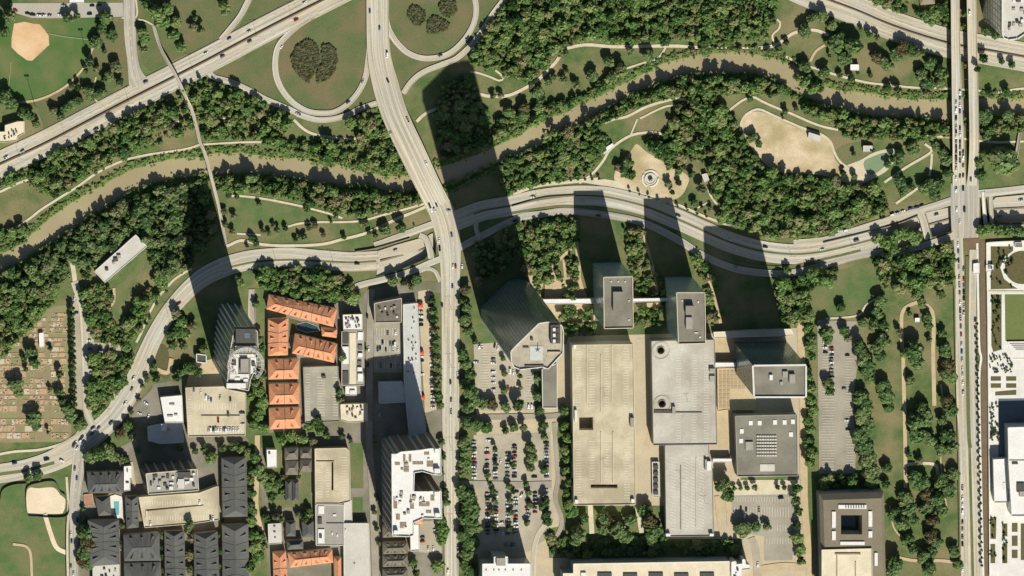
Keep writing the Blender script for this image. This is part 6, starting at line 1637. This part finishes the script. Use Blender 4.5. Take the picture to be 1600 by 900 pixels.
def fill(poly, r0, r1, gap=1.15, tallp=0.2, hs=1.0, drop=0.0, seed=1):
    """Scatter trees (px radius r0..r1) over a px polygon, no two closer than gap times the mean radius."""
    r = random.Random(seed)
    xs = [p[0] for p in poly]
    ys = [p[1] for p in poly]
    x0, x1, y0, y1 = min(xs), max(xs), min(ys), max(ys)
    cell = r1 * 1.2 * gap * 1.01
    grid = {}
    out = []
    tries = int((x1 - x0) * (y1 - y0) / (r0 * r0) * 4)
    g = np.random.default_rng(seed)
    cx_, cy_ = g.uniform(x0, x1, tries), g.uniform(y0, y1, tries)
    ok_ = inside_many(cx_, cy_, poly)
    for x, y in zip(cx_[ok_], cy_[ok_]):
        rr = r0 * 0.6 + (r1 * 1.2 - r0 * 0.6) * r.random() ** 1.5
        gx, gy = int(x // cell), int(y // cell)
        ok = True
        for i in (-1, 0, 1):
            for j in (-1, 0, 1):
                for (a, b, c) in grid.get((gx + i, gy + j), ()):
                    if (a - x) ** 2 + (b - y) ** 2 < ((rr + c) / 2 * gap) ** 2:
                        ok = False
        if not ok:
            continue
        grid.setdefault((gx, gy), []).append((x, y, rr))
        if r.random() < drop:
            continue
        tall = r.random() < tallp
        R = rr * S * 1.05
        H = min(14.0, (R * 0.85 + 2.2) * hs * r.uniform(0.75, 1.3)) if not tall else min(14.0, (R * 1.6 + 4.0) * hs)
        q = P(x, y, H * 0.5)
        z = ground_z(q.x, q.y, 60.0)
        if z > 0.55 or z < -2.4:      # on a road, a bridge or a roof, or in the river
            continue
        out.append((q.x, q.y, z, R, H, tall))
    return out


NORTH = [(768, 38), (780, 22), (800, -8), (1205, -8), (1212, 20), (1200, 45), (1200, 62), (1120, 68), (1090, 62), (985, 66), (940, 60), (910, 62), (878, 74), (862, 92), (845, 112), (822, 128), (795, 122), (780, 106), (760, 108), (738, 98), (735, 88), (748, 66)]
forest('woodland', 'dense mixed wood on the north bank east of the cloverleaf', 'woodland', fill(NORTH, 4.5, 10, 1.08, 0.12, 1.0, 0.08, 2), 'leaf')
PLW = [(1055, 172), (1075, 155), (1110, 152), (1135, 168), (1150, 190), (1152, 215), (1172, 240), (1190, 262), (1225, 278), (1285, 276), (1330, 292), (1365, 290), (1392, 318), (1380, 332), (1340, 348), (1300, 362), (1245, 372), (1195, 368), (1150, 352), (1125, 338), (1128, 318), (1112, 300), (1112, 270), (1090, 252), (1060, 248), (1030, 245), (1008, 228), (1010, 215), (1045, 205), (1052, 190)]
forest('woodland', 'dense wood between the fountain plaza and the sandy play yard', 'woodland', fill(PLW, 4.5, 10.5, 1.08, 0.12, 1.05, 0.07, 3), 'leaf')
E3 = [(782, 262), (800, 248), (835, 242), (870, 226), (905, 210), (940, 205), (950, 222), (935, 250), (912, 274), (870, 282), (820, 294), (798, 302), (785, 290)]
E4 = [(690, 135), (735, 118), (748, 150), (770, 200), (790, 205), (770, 225), (740, 235), (705, 250), (690, 235), (678, 200)]
E5 = [(778, 188), (800, 178), (845, 168), (880, 160), (915, 148), (950, 122), (975, 108), (960, 130), (905, 160), (870, 176), (830, 192), (800, 210), (782, 215)]
E6 = [(850, 210), (900, 198), (950, 175), (1000, 148), (1045, 132), (1085, 120), (1130, 122), (1175, 118), (1200, 128), (1228, 138), (1215, 150), (1180, 146), (1120, 148), (1060, 150), (1010, 162), (965, 182), (940, 190), (930, 208), (880, 222)]
E7 = [(1260, 158), (1300, 172), (1362, 188), (1420, 188), (1472, 196), (1484, 210), (1440, 218), (1380, 216), (1330, 216), (1290, 190), (1255, 170)]
E8 = [(1240, 112), (1268, 122), (1285, 140), (1262, 140), (1250, 130)]
E9 = [(1533, 190), (1600, 188), (1640, 190), (1640, 205), (1535, 208)]
items = []
for k, q in enumerate((E3, E4, E5)):
    items += fill(q, 4.5, 9, 1.05, 0.15, 0.95, 0.1, 10 + k)
forest('woodland', 'riverside wood on both banks east of the wide road bridge', 'woodland', items, 'leaf')
items = []
for k, q in enumerate((E6, E7, E8, E9)):
    items += fill(q, 4.5, 9, 1.05, 0.3, 1.1, 0.1, 20 + k)
forest('woodland', 'dark belt of trees along the south bank of the eastern river', 'woodland', items, 'leaf')
W1 = [(-20, 282), (30, 256), (80, 232), (150, 202), (200, 180), (238, 152), (262, 140), (300, 124), (330, 128), (330, 160), (300, 200), (230, 232), (180, 250), (120, 290), (90, 306), (60, 300), (30, 280), (-20, 300)]
W2 = [(318, 128), (345, 132), (400, 155), (452, 178), (450, 205), (430, 222), (380, 218), (320, 216), (312, 190), (322, 160)]
W3 = [(540, 190), (560, 180), (590, 165), (604, 190), (610, 205), (622, 215), (640, 248), (645, 270), (600, 268), (560, 262), (510, 254), (485, 240), (480, 224), (500, 218), (560, 222)]
W3b = [(430, 220), (478, 222), (480, 240), (440, 240)]
W4 = [(-20, 442), (60, 398), (100, 372), (150, 340), (190, 316), (240, 296), (320, 282), (330, 320), (338, 372), (310, 392), (290, 420), (250, 440), (238, 410), (230, 380), (205, 362), (185, 375), (140, 420), (140, 440), (110, 400), (100, 440), (60, 455), (-20, 470)]
W5 = [(340, 278), (445, 280), (520, 296), (600, 302), (650, 306), (660, 312), (600, 332), (545, 338), (495, 322), (440, 306), (385, 298), (340, 296)]
W6 = [(0, 360), (40, 352), (48, 372), (20, 385), (-10, 395), (-10, 370)]
items = []
for k, (q, dr) in enumerate(((W1, 0.42), (W2, 0.36), (W3, 0.36), (W3b, 0.1))):
    items += fill(q, 4.5, 9, 1.05, 0.2, 0.95, dr, 30 + k)
items += fill(W6, 5, 8, 1.0, 0.1, 0.9, 0, 40)
forest('woodland', 'patchy wood on the north bank west of the wide road bridge', 'woodland', items, 'leaf')
forest('woodland', 'dark wood on the south bank around the slanting pavilion', 'woodland', fill(W4, 4.5, 10.5, 1.05, 0.2, 1.05, 0.1, 41), 'leaf_oak')
forest('woodland', 'belt of tall trees on the south bank above the western lawn', 'woodland', fill(W5, 4.5, 8.5, 1.0, 0.45, 1.15, 0.03, 42), 'leaf')
Q1 = [(405, 448), (412, 418), (450, 412), (480, 415), (510, 422), (540, 440), (560, 452), (560, 468), (520, 472), (430, 455)]
Q2 = [(1215, 432), (1235, 412), (1290, 425), (1312, 412), (1300, 440), (1262, 455), (1268, 495), (1225, 500), (1218, 470)]
Q3 = [(1366, 388), (1400, 382), (1450, 388), (1486, 376), (1488, 440), (1430, 452), (1385, 450), (1372, 420)]
Q4 = [(808, 352), (900, 340), (905, 370), (902, 420), (912, 440), (905, 470), (885, 480), (870, 440), (850, 440), (840, 460), (820, 420), (815, 390)]
Q5 = [(975, 355), (1005, 360), (1030, 430), (1040, 440), (1040, 470), (995, 470), (990, 440), (980, 400)]
Q6 = [(1080, 385), (1100, 400), (1120, 450), (1130, 490), (1112, 510), (1106, 470), (1095, 440)]
Q7 = [(878, 480), (926, 480), (930, 520), (890, 528), (880, 510)]
Q8 = [(990, 478), (1036, 475), (1036, 505), (992, 510)]
Q9 = [(143, 555), (205, 548), (208, 578), (197, 608), (172, 628), (150, 650), (141, 635)]
Q10 = [(128, 450), (170, 445), (175, 470), (168, 495), (195, 520), (215, 470), (250, 430), (262, 440), (238, 475), (212, 525), (180, 538), (150, 532), (136, 500)]
Q11 = [(-10, 470), (40, 450), (88, 440), (85, 470), (50, 510), (30, 530), (-10, 570)]
Q12 = [(1325, -5), (1418, -5), (1412, 25), (1380, 28), (1330, 12)]
Q13 = [(1432, 18), (1486, 20), (1486, 52), (1460, 52), (1435, 30)]
Q14 = [(1464, 5), (1486, 0), (1486, 20), (1466, 25)]
Q15 = [(740, 380), (800, 350), (812, 400), (780, 430), (745, 440)]
items = []
for k, q in enumerate((Q1, Q2, Q3)):
    items += fill(q, 6, 11, 1.0, 0.1, 1.1, 0.02, 50 + k)
forest('grove', 'groves of broad trees along the south side of the parkway', 'grove', items, 'leaf')
items = []
for k, q in enumerate((Q4, Q5, Q6, Q7, Q8, Q15)):
    items += fill(q, 4.5, 8.5, 1.12, 0.1, 1.0, 0.26, 60 + k)
forest('grove', 'garden trees around the office towers', 'grove', items, 'leaf')
items = []
for k, q in enumerate(([(860, 842), (1035, 842), (1040, 852), (1150, 846), (1158, 864), (862, 868)], [(1280, 745), (1345, 742), (1350, 758), (1284, 762)])):
    items += fill(q, 4, 8, 1.15, 0.1, 0.9, 0.3, 66 + k)
forest('grove', 'trees in the deep shade north of the long cream roofed block', 'grove', items, 'leaf')
items = []
for k, q in enumerate((Q9, Q10, Q11)):
    items += fill(q, 5, 9, 1.02, 0.1, 1.0, 0.05, 70 + k)
forest('grove', 'trees between the cemetery and the western parkway bend', 'grove', items, 'leaf')
items = []
for k, q in enumerate((Q12, Q13, Q14)):
    items += fill(q, 5, 9, 1.02, 0.1, 0.95, 0.02, 80 + k)
forest('grove', 'trees above the eastern highway cutting', 'grove', items, 'leaf')
HE = [[(455, 92), (460, 76), (476, 62), (488, 64), (498, 74), (500, 95), (488, 118), (484, 130), (468, 120), (458, 106)],
      [(503, 72), (515, 68), (524, 78), (528, 98), (520, 116), (508, 126), (496, 130), (494, 115), (504, 98)],
      [(640, 12), (652, 8), (664, 18), (666, 30), (655, 42), (646, 38), (638, 26)],
      [(686, 4), (700, -6), (712, 4), (714, 18), (702, 28), (690, 22)],
      [(668, 40), (672, 28), (682, 24), (692, 30), (702, 38), (696, 48), (682, 52), (668, 52)]]
items = []
for k, q in enumerate(HE):
    items += fill(q, 2.2, 2.8, 0.85, 0.0, 0.42, 0, 90 + k)
forest('thicket', 'brown heart shaped thickets inside the two cloverleaf loops', 'thicket', items, 'leaf_brown', SHRUB)
items = []
SH = [(NORTH, .8), (PLW, .8), (W2, .7), (W1, .72), (W3, .7), (W4, .6), (E3, .7), (E6, .6), (E7, .65), (W5, .5), (Q10, .7), ([(p[0], p[1] - 4) for p in ub if 0 < p[0] < 1600] + [(p[0], p[1] + 2) for p in up_s[::-1] if 0 < p[0] < 1600], 0.45), ([(p[0], p[1] - 1) for p in dn_s if 0 < p[0] < 1600] + [(p[0], p[1] + 5) for p in db[::-1] if 0 < p[0] < 1600], 0.35)]
for k, (q, dr) in enumerate(SH):
    items += fill(q, 1.8, 3.4, 1.1, 0.0, 0.42, dr, 100 + k)
forest('undergrowth', 'bright low scrub on the riverbanks beneath the trees', 'scrub', items, 'leaf_bright', SHRUB)
if small:
    forest('small_trees', 'scattered saplings on lawns and between parked cars', 'saplings', [(x, y, z, R, H, False) for (x, y, z, R, H, m) in small], 'leaf_oak')
# ------------------------------------------------------------------ cemetery plots
CEM = [(-18, 562), (22, 534), (50, 512), (62, 492), (85, 480), (106, 478), (108, 640), (110, 688), (-18, 690)]
rc = random.Random(9)
mb = MB()
ms = MB()
FILLS = {k: MB() for k in ('plot_tan', 'plot_pale', 'plot_green')}
y = 480.0
while y < 688:
    dy = rc.choice((7, 9, 11))
    x = -16.0
    while x < 108:
        dx = rc.choice((6, 8, 10, 13))
        road = abs(x + dx / 2 - 74) < 4 or abs(x + dx / 2 - 31) < 3 or abs(y + dy / 2 - 652) < 4
        if not road and all(inside(x + a, y + b, CEM) for a in (0, dx) for b in (0, dy)) and rc.random() < 0.86:
            q = [P(x + a, y + b, 0.1) for a, b in ((.6, dy - .6), (dx - .6, dy - .6), (dx - .6, .6), (.6, .6))]
            FILLS[rc.choices(('plot_tan', 'plot_pale', 'plot_green'), (6, 2, 2))[0]].face([Vector((v.x, v.y, 0.12)) for v in q])
            for i in range(4):
                mb.box(q[i], q[(i + 1) % 4], 0.4, 0.0, 0.45)
            if rc.random() < 0.75:
                for _ in range(rc.randint(1, 3)):
                    u, v = rc.uniform(1.5, dx - 1.5), rc.uniform(1.5, dy - 1.5)
                    c = P(x + u, y + v, 0.1)
                    if rc.random() < 0.3:
                        ms.box(c - Vector((1.0, 0, 0)), c + Vector((1.0, 0, 0)), 1.2, 0.0, 0.35)
                    else:
                        ms.box(c - Vector((0.5, 0, 0)), c + Vector((0.5, 0, 0)), 0.35, 0.0, 1.1)
        x += dx
    y += dy
for k, b_ in FILLS.items():
    lab_ = {'plot_tan': 'bare tan earth of the cemetery plots', 'plot_pale': 'pale gravelled cemetery plots', 'plot_green': 'grassy cemetery plots'}[k]
    tag(b_.build('grave_beds', k), lab_, 'graves', None, 'stuff')
tag(mb.build('grave_plots', 'grave_curb'), 'grid of kerbed grave plots covering the cemetery', 'graves', None, 'stuff')
tag(ms.build('gravestones', 'grave_stone'), 'small pale headstones and slabs scattered over the cemetery plots', 'gravestones', None, 'stuff')
building('mausoleum', 'white roofed mausoleum among the cemetery plots', 'mausoleum', [(61, 521), (68, 520), (69, 542), (62, 543)], 5, 'wall_white', 'white_roof', 0.3, 0.4, 'white')

# ------------------------------------------------------------------ cars
PAINT = {'white': (232, 232, 226), 'silver': (176, 178, 178), 'grey': (104, 106, 108), 'black': (36, 37, 40), 'red': (164, 44, 36), 'blue': (58, 80, 124), 'tan': (168, 150, 120), 'green': (46, 84, 62)}
for k, c in PAINT.items():
    mat('paint_' + k, c, tuple(int(x * 0.97) for x in c), 0.5, rough=0.3, spec=0.5)


def car_mesh(colour, kind):
    L, W, hb, hc = {'sedan': (4.7, 1.85, 0.85, 1.45), 'suv': (4.9, 1.95, 1.0, 1.75), 'van': (5.6, 2.05, 1.15, 2.2), 'truck': (5.6, 2.0, 1.0, 1.8)}[kind]
    mb = MB()
    mats_ = []
    def loft(secs, mi):
        """secs: list of (x, half width, z0, z1); skins consecutive sections."""
        for (a, b) in zip(secs[:-1], secs[1:]):
            n0 = len(mb.f)
            A = [Vector((a[0], -a[1], a[2])), Vector((a[0], a[1], a[2])), Vector((a[0], a[1] * .94, a[3])), Vector((a[0], -a[1] * .94, a[3]))]
            B = [Vector((b[0], -b[1], b[2])), Vector((b[0], b[1], b[2])), Vector((b[0], b[1] * .94, b[3])), Vector((b[0], -b[1] * .94, b[3]))]
            mb.prism(A, B)
            mats_.extend([mi] * (len(mb.f) - n0))
    w2 = W / 2
    loft([(-L / 2, w2 * .86, .35, hb * .82), (-L / 2 + .25, w2, .28, hb), (L / 2 - 1.2, w2, .28, hb), (L / 2 - .2, w2 * .93, .3, hb * .8), (L / 2, w2 * .8, .38, hb * .66)], 0)
    c0, c1, r0, r1 = {'sedan': (-1.75, 1.0, -1.05, .25), 'suv': (-2.3, 1.05, -2.0, .4), 'van': (-2.7, 1.9, -2.6, 1.2), 'truck': (-0.7, 1.1, -.5, .5)}[kind]
    def quadbox(x0, x1, X0, X1, za, zb, wa, wb, mi):
        n0 = len(mb.f)
        mb.prism([(x0, -wa, za), (x1, -wa, za), (x1, wa, za), (x0, wa, za)], [(X0, -wb, zb), (X1, -wb, zb), (X1, wb, zb), (X0, wb, zb)])
        mats_.extend([mi] * (len(mb.f) - n0))
    quadbox(c0, c1, r0, r1, hb - .02, hc - .05, w2 * .92, w2 * .76, 1)
    quadbox(r0 - .02, r1 + .02, r0 + .08, r1 - .08, hc - .05, hc + .02, w2 * .78, w2 * .7, 0)
    if kind == 'truck':
        quadbox(-2.6, -.85, -2.6, -.85, hb - .0, hb + .02, w2 * .75, w2 * .75, 2)
    for sx in (-L * .31, L * .31):
        for sy in (-1, 1):
            n0 = len(mb.f)
            ring = [(sx + .33 * math.cos(k * math.pi / 4), .33 + .33 * math.sin(k * math.pi / 4)) for k in range(8)]
            mb.prism([Vector((a, sy * (w2 - .24), b)) for a, b in ring], [Vector((a, sy * (w2 + .02), b)) for a, b in ring])
            mats_.extend([2] * (len(mb.f) - n0))
    me = mesh('car', mb.v, mb.f, ['paint_' + colour, 'car_glass', 'tyre'])
    me.polygons.foreach_set('material_index', np.array(mats_, np.int32))
    return me


CARS = {}
rcar = random.Random(21)
WORD = {'sedan': 'car', 'suv': 'tall car', 'van': 'van', 'truck': 'pickup truck'}
ncar = 0
PENDING = []


def car(x, y, ang, where, group, colour=None, kind=None, jit=3.0):
    """ang: heading in the picture, degrees (0 = along the width, 90 = along the height)."""
    global ncar
    ncar += 1
    colour = colour or rcar.choices(list(PAINT), (30, 20, 16, 18, 6, 6, 3, 1))[0]
    kind = kind or rcar.choices(('sedan', 'suv', 'van', 'truck'), (52, 32, 4, 12))[0]
    if (colour, kind) not in CARS:
        CARS[(colour, kind)] = car_mesh(colour, kind)
    q = P(x, y, 1.0)
    z = ground_z(q.x, q.y)
    q = P(x, y, z + 0.7)
    z = ground_z(q.x, q.y)
    rot = math.radians(ang + rcar.uniform(-jit, jit) + rcar.choice((0, 180)))
    PENDING.append((kind, colour, Vector((q.x, q.y, z)), rot, where, group))


def row(x0, y0, x1, y1, n, ang, where, group, fillp=0.92):
    for k in range(n):
        if rcar.random() > fillp:
            continue
        t = k / max(1, n - 1)
        car(x0 + (x1 - x0) * t + rcar.uniform(-.5, .5), y0 + (y1 - y0) * t + rcar.uniform(-.3, .3), ang, where, group)


g = 'cars in the large car park'
wq = 'parked in the large tree dotted car park'
for (x, a, b, n) in ((741, 690, 746, 11), (761, 702, 744, 8), (774, 702, 748, 10), (793, 702, 745, 8), (804, 696, 745, 10), (854, 692, 745, 11), (762, 772, 834, 13), (775, 770, 834, 12), (794, 780, 834, 11), (806, 768, 834, 13), (825, 770, 815, 9), (836, 770, 800, 6), (854, 765, 795, 6)):
    row(x, a, x, b, n, 0, wq, g, 0.95)
row(790, 851, 804, 851, 4, 90, wq, g, 1)
for (x, y, a) in ((763, 688, 0), (782, 720, 90), (836, 706, 0), (835, 745, 0), (815, 773, 60), (786, 832, 90), (784, 817, 20), (744, 838, 0), (746, 846, 0)):
    car(x, y, a, wq, g)
row(657, 466, 659, 592, 19, 0, 'parked against the long pale blue store', 'cars beside the blue store', 0.6)
row(673, 460, 677, 637, 30, 0, 'parked under the verge trees beside the avenue', 'cars along the avenue verge', 0.72)
wq, g = 'parked below the tallest glass tower', 'cars below the tallest tower'
for (x, y, a) in ((749, 541, 90), (753, 541, 90), (773, 540, 80), (778, 543, 80), (744, 566, 0), (771, 561, 0), (771, 567, 0), (771, 581, 0), (771, 590, 0), (771, 598, 0), (771, 609, 0), (797, 580, 90), (802, 582, 90), (794, 606, 90), (826, 635, 90), (831, 635, 90)):
    car(x, y, a, wq, g)
wq, g = 'parked in the grey lot behind the brown roofed office', 'cars behind the brown office'
for (x, y) in ((606, 520), (618, 520), (598, 536), (610, 537), (614, 537), (617, 537), (590, 545), (594, 545), (603, 547), (614, 545), (622, 545), (595, 571), (611, 571), (623, 571)):
    car(x, y, 90, wq, g)
wq, g = 'parked on the beige rooftop deck below the stepped tower', 'cars on the beige rooftop deck'
row(322, 671, 372, 671, 14, 90, wq, g, 0.9)
for (x, y, a) in ((322, 621, 90), (326, 623, 90), (330, 625, 90), (344, 621, 90), (360, 625, 90), (378, 645, 0), (379, 663, 0), (341, 656, 90), (303, 610, 90), (314, 612, 90)):
    car(x, y, a, wq, g)
wq, g = 'parked in the half empty asphalt car park', 'cars in the asphalt car park'
row(1299, 544, 1300, 606, 12, 0, wq, g, 0.95)
for (x, y, a) in ((1289, 543, 0), (1290, 551, 0), (1324, 555, 0), (1319, 607, 0), (1323, 657, 0), (1325, 671, 0), (1287, 533, 90)):
    car(x, y, a, wq, g)
wq, g = 'parked in the lot south of the square office block', 'cars south of the office block'
for (x, y, a) in ((1158, 796, 90), (1166, 796, 90), (1163, 805, 90), (1186, 796, 90)):
    car(x, y, a, wq, g)
car(1220, 778, 0, wq, g, 'black', 'van')
car(1184, 882, 90, 'on the lane leaving the square office block lot', 'cars on the moving lanes')
wq, g = 'parked along the lane beside the cemetery hedge', 'cars beside the cemetery'
for (x, y, a) in ((113, 474, 0), (119, 489, 0), (117, 465, 90), (139, 517, 0), (139, 532, 0), (140, 545, 0), (140, 567, 0), (141, 575, 0), (141, 583, 0), (155, 545, 90), (160, 545, 90), (173, 547, 20)):
    car(x, y, a, wq, g)
for (x, y, a) in ((228, 630, 140), (218, 646, 150), (232, 650, 70)):
    car(x, y, a, 'parked in the small lot west of the bright white roof', 'cars west of the white roof')
wq, g = 'driving on the parkway', 'cars on the parkway'
for (x, y, a) in ((280, 474, 40), (239, 570, 65), (209, 591, 65), (206, 608, 65), (196, 630, 60), (174, 661, 48), (154, 669, 45), (146, 670, 40), (144, 678, 45), (73, 718, 12), (97, 720, 150), (23, 724, 10), (390, 422, 12), (558, 412, 178), (618, 391, 12), (833, 308, 10), (805, 345, 12), (935, 337, 172), (1140, 374, 160), (1150, 418, 165), (1060, 337, 155), (1196, 386, 170), (1338, 376, 12), (1463, 335, 14), (1595, 313, 5), (1562, 338, 5), (1285, 390, 5)):
    car(x, y, a, wq, g)
for (x, y) in ((118, 692), (121, 700), (116, 696), (128, 684), (130, 691), (131, 698), (126, 688)):
    car(x, y, 55, 'queueing where the parkway meets the side street', 'cars queueing on the parkway')
for (x, y, a) in ((117, 732, 85), (120, 747, 88), (121, 812, 90), (111, 834, 90), (112, 846, 90), (111, 885, 90), (115, 896, 90)):
    car(x, y, a, 'on the side street beside the corner lawn', 'cars on the side street')
wq, g = 'driving on the highway beside the ball field and cloverleaf', 'cars on the highway'
for (x, y) in ((10, 246), (35, 237), (150, 202), (228, 128), (358, 60), (389, 49), (322, 83), (348, 88), (390, 65), (463, 31), (476, 4)):
    car(x, y, 27, wq, g)
wq, g = 'on a curving cloverleaf ramp', 'cars on the cloverleaf ramps'
for (x, y, a) in ((440, 73, 60), (567, 127, 70), (544, 160, 35), (466, 178, 155), (688, 88, 10)):
    car(x, y, a, wq, g)
wq, g = 'driving on the wide road bridge', 'cars on the wide road bridge'
for (x, y, a) in ((593, 44, 90), (605, 86, 88), (606, 126, 115), (578, 17, 90), (637, 187, 115), (666, 255, 115), (671, 320, 112), (682, 320, 112), (674, 328, 112), (679, 328, 112), (701, 329, 170)):
    car(x, y, a, wq, g)
wq, g = 'driving on the avenue', 'cars on the avenue'
for (x, y, a) in ((647, 352, 110), (706, 368, 100), (686, 375, 92), (687, 388, 92), (708, 416, 90), (712, 416, 90), (722, 416, 90), (707, 447, 90), (691, 477, 90), (715, 585, 90), (704, 598, 90), (705, 626, 90), (705, 643, 90), (700, 893, 90)):
    car(x, y, a, wq, g)
wq, g = 'parked along the parkway edge under the riverside wood', 'cars parked under the wood'
for (x, y) in ((1379, 340), (1395, 335), (1403, 333), (1411, 330), (1423, 326), (1432, 324), (1440, 321), (1320, 360), (1313, 361)):
    car(x, y, 15, wq, g)
wq, g = 'queueing on the western of the twin bridges', 'cars queueing on the twin bridges'
for yv in (160, 172, 185, 198, 206, 213, 221, 229, 237, 246, 253, 264, 278, 296):
    car(1494, yv, 90, wq, g)
for yv in (86, 125, 145, 153, 165, 175, 200, 210, 222, 231, 240, 250, 275):
    car(1500, yv, 90, wq, g)
for yv in (230, 237, 246, 258, 274, 294):
    car(1505, yv, 90, wq, g)
wq, g = 'standing at the boulevard crossing', 'cars at the boulevard crossing'
for (x, y) in ((1495, 327), (1507, 327), (1500, 346), (1517, 280)):
    car(x, y, 90, wq, g)
car(1515, 20, 90, 'alone on the eastern of the twin bridges', 'cars on the twin bridges')
wq, g = 'in the line of cars on the boulevard beside the walled garden', 'cars on the boulevard'
for yv in (382, 393, 407, 418, 433, 445, 458, 473, 485, 497, 510, 523, 538, 549, 562, 576, 585, 598, 614):
    car(1497 + (yv - 382) * 0.035, yv, 90, wq, g)
for yv in (420, 436, 446, 456, 466, 478, 490):
    car(1506, yv, 90, wq, g)
for yv in (762, 778, 789, 800, 816, 827, 839, 850, 890):
    car(1504, yv, 90, wq, g)
wq, g = 'parked above the ball field', 'cars above the ball field'
for (x, y, a) in ((24, 16, 150), (43, 21, 170), (51, 23, 170), (61, 24, 175), (68, 24, 175), (78, 24, 0), (94, 23, 0), (100, 9, 0), (144, 9, 0), (155, 8, 0), (140, 22, 0)):
    car(x, y, a, wq, g)
for (x, y, a) in ((680, 828, 0), (660, 840, 0), (660, 846, 0), (669, 857, 90), (677, 857, 90)):
    car(x, y, a, 'on the forecourt of the striped apartment tower', 'cars by the apartment tower')
for (x, y, a) in ((574, 494, 90), (576, 545, 90), (575, 570, 90), (593, 647, 90)):
    car(x, y, a, 'on the narrow street behind the brown roofed office', 'cars on the narrow street')
for (x, y) in ((329, 810), (333, 810), (235, 818), (312, 785)):
    car(x, y, 90, 'on the long cream garage deck below the striped mid-rise', 'cars on the cream garage deck')
# at most about 300 stand as things of their own; the surplus in the crowded rows is one object
CROWD = ('cars in the large car park', 'cars along the avenue verge', 'cars on the boulevard')
crowd = [i for i, c in enumerate(PENDING) if c[5] in CROWD]
rcar.shuffle(crowd)
surplus = set(crowd[:max(0, len(PENDING) - 296)])
mb = MB()
mi_ = []
for i, (kind, colour, loc, rot, where, group) in enumerate(PENDING):
    me = CARS[(colour, kind)]
    if i not in surplus:
        o = link('car' if kind in ('sedan', 'suv') else ('van' if kind == 'van' else 'pickup_truck'), me, None, loc)
        o.rotation_euler = (0, 0, rot)
        tag(o, colour + ' ' + WORD[kind] + ' ' + where, 'car' if kind in ('sedan', 'suv') else WORD[kind].split()[0], group)
        continue
    X = Matrix.Translation(loc) @ Matrix.Rotation(rot, 4, 'Z')
    n = len(mb.v)
    mb.v += [X @ v.co for v in me.vertices]
    names = list(PAINT)
    for p in me.polygons:
        mb.f.append(tuple(n + k for k in p.vertices))
        mi_.append(names.index(colour) if p.material_index == 0 else len(names) + p.material_index - 1)
if mb.v:
    me = mesh('parked_cars', mb.v, mb.f, ['paint_' + k for k in PAINT] + ['car_glass', 'tyre'])
    me.polygons.foreach_set('material_index', np.array(mi_, np.int32))
    tag(link('parked_cars', me), 'crowded remaining cars in the parking rows and boulevard line', 'cars', None, 'stuff')
print('cars', ncar, len(surplus))


# ------------------------------------------------------------------ lamps
def lamp(x, y, h, label, group, heads=2):
    q = P(x, y, 0)
    z = ground_z(q.x, q.y, 60)
    root = link('street_lamp', None, None, Vector((q.x, q.y, z)))
    tag(root, label, 'lamp', group)
    mb = MB()
    r = 0.14 if h < 15 else 0.3
    ring = [Vector((r * math.cos(k * math.pi / 4), r * math.sin(k * math.pi / 4), 0)) for k in range(8)]
    mb.prism(ring, [v * 0.6 + Vector((0, 0, h)) for v in ring])
    mb.build('pole', 'lamp_metal', root)
    for k in range(heads):
        s = 1 if k % 2 == 0 else -1
        if h < 15:
            mb = MB()
            mb.box((0, 0), (s * 2.4, 0), 0.12, h - .1, h)
            mb.build('arm', 'lamp_metal', root)
            mb = MB()
            mb.box((s * 1.9, 0), (s * 2.8, 0), 0.4, h - .25, h - .08)
            mb.build('lamp_head', 'lamp_metal', root)
        else:
            mb = MB()
            mb.box((s * 0.4, 0), (s * 2.2, 0), 0.7, h - 1.6, h - .2)
            mb.build('lamp_head', 'lamp_metal', root)


lamp(137, 88, 24, 'tall floodlight mast near the trees at the outfield edge', 'floodlights of the ball field')
lamp(53, 160, 24, 'tall floodlight mast beside the curved outfield path', 'floodlights of the ball field')
for (x, y) in ((200, 157), (100, 209), (300, 106), (400, 53), (455, 25), (30, 244)):
    lamp(x, y, 12, 'street lamp on the median barrier of the highway', 'lamps on the highway median')
for (x, y) in ((430, 404), (520, 408), (840, 312), (1010, 324), (1235, 397), (1330, 383), (262, 490), (172, 656)):
    lamp(x, y, 10, 'street lamp between the carriageways of the parkway', 'lamps on the parkway')
for (x, y) in ((704, 480), (704, 570), (705, 700), (706, 820)):
    lamp(x, y, 10, 'street lamp in the middle of the avenue', 'lamps on the avenue')
for (x, y) in ((1508, 120), (1509, 200)):
    lamp(x, y, 12, 'street lamp between the twin bridges', 'lamps at the twin bridges')
for (x, y) in ((1060, 740), (1098, 780), (940, 610), (940, 720), (1070, 620)):
    lamp(x, y, 6, 'lamp post on the garage roof decks', 'lamps on the garage decks')
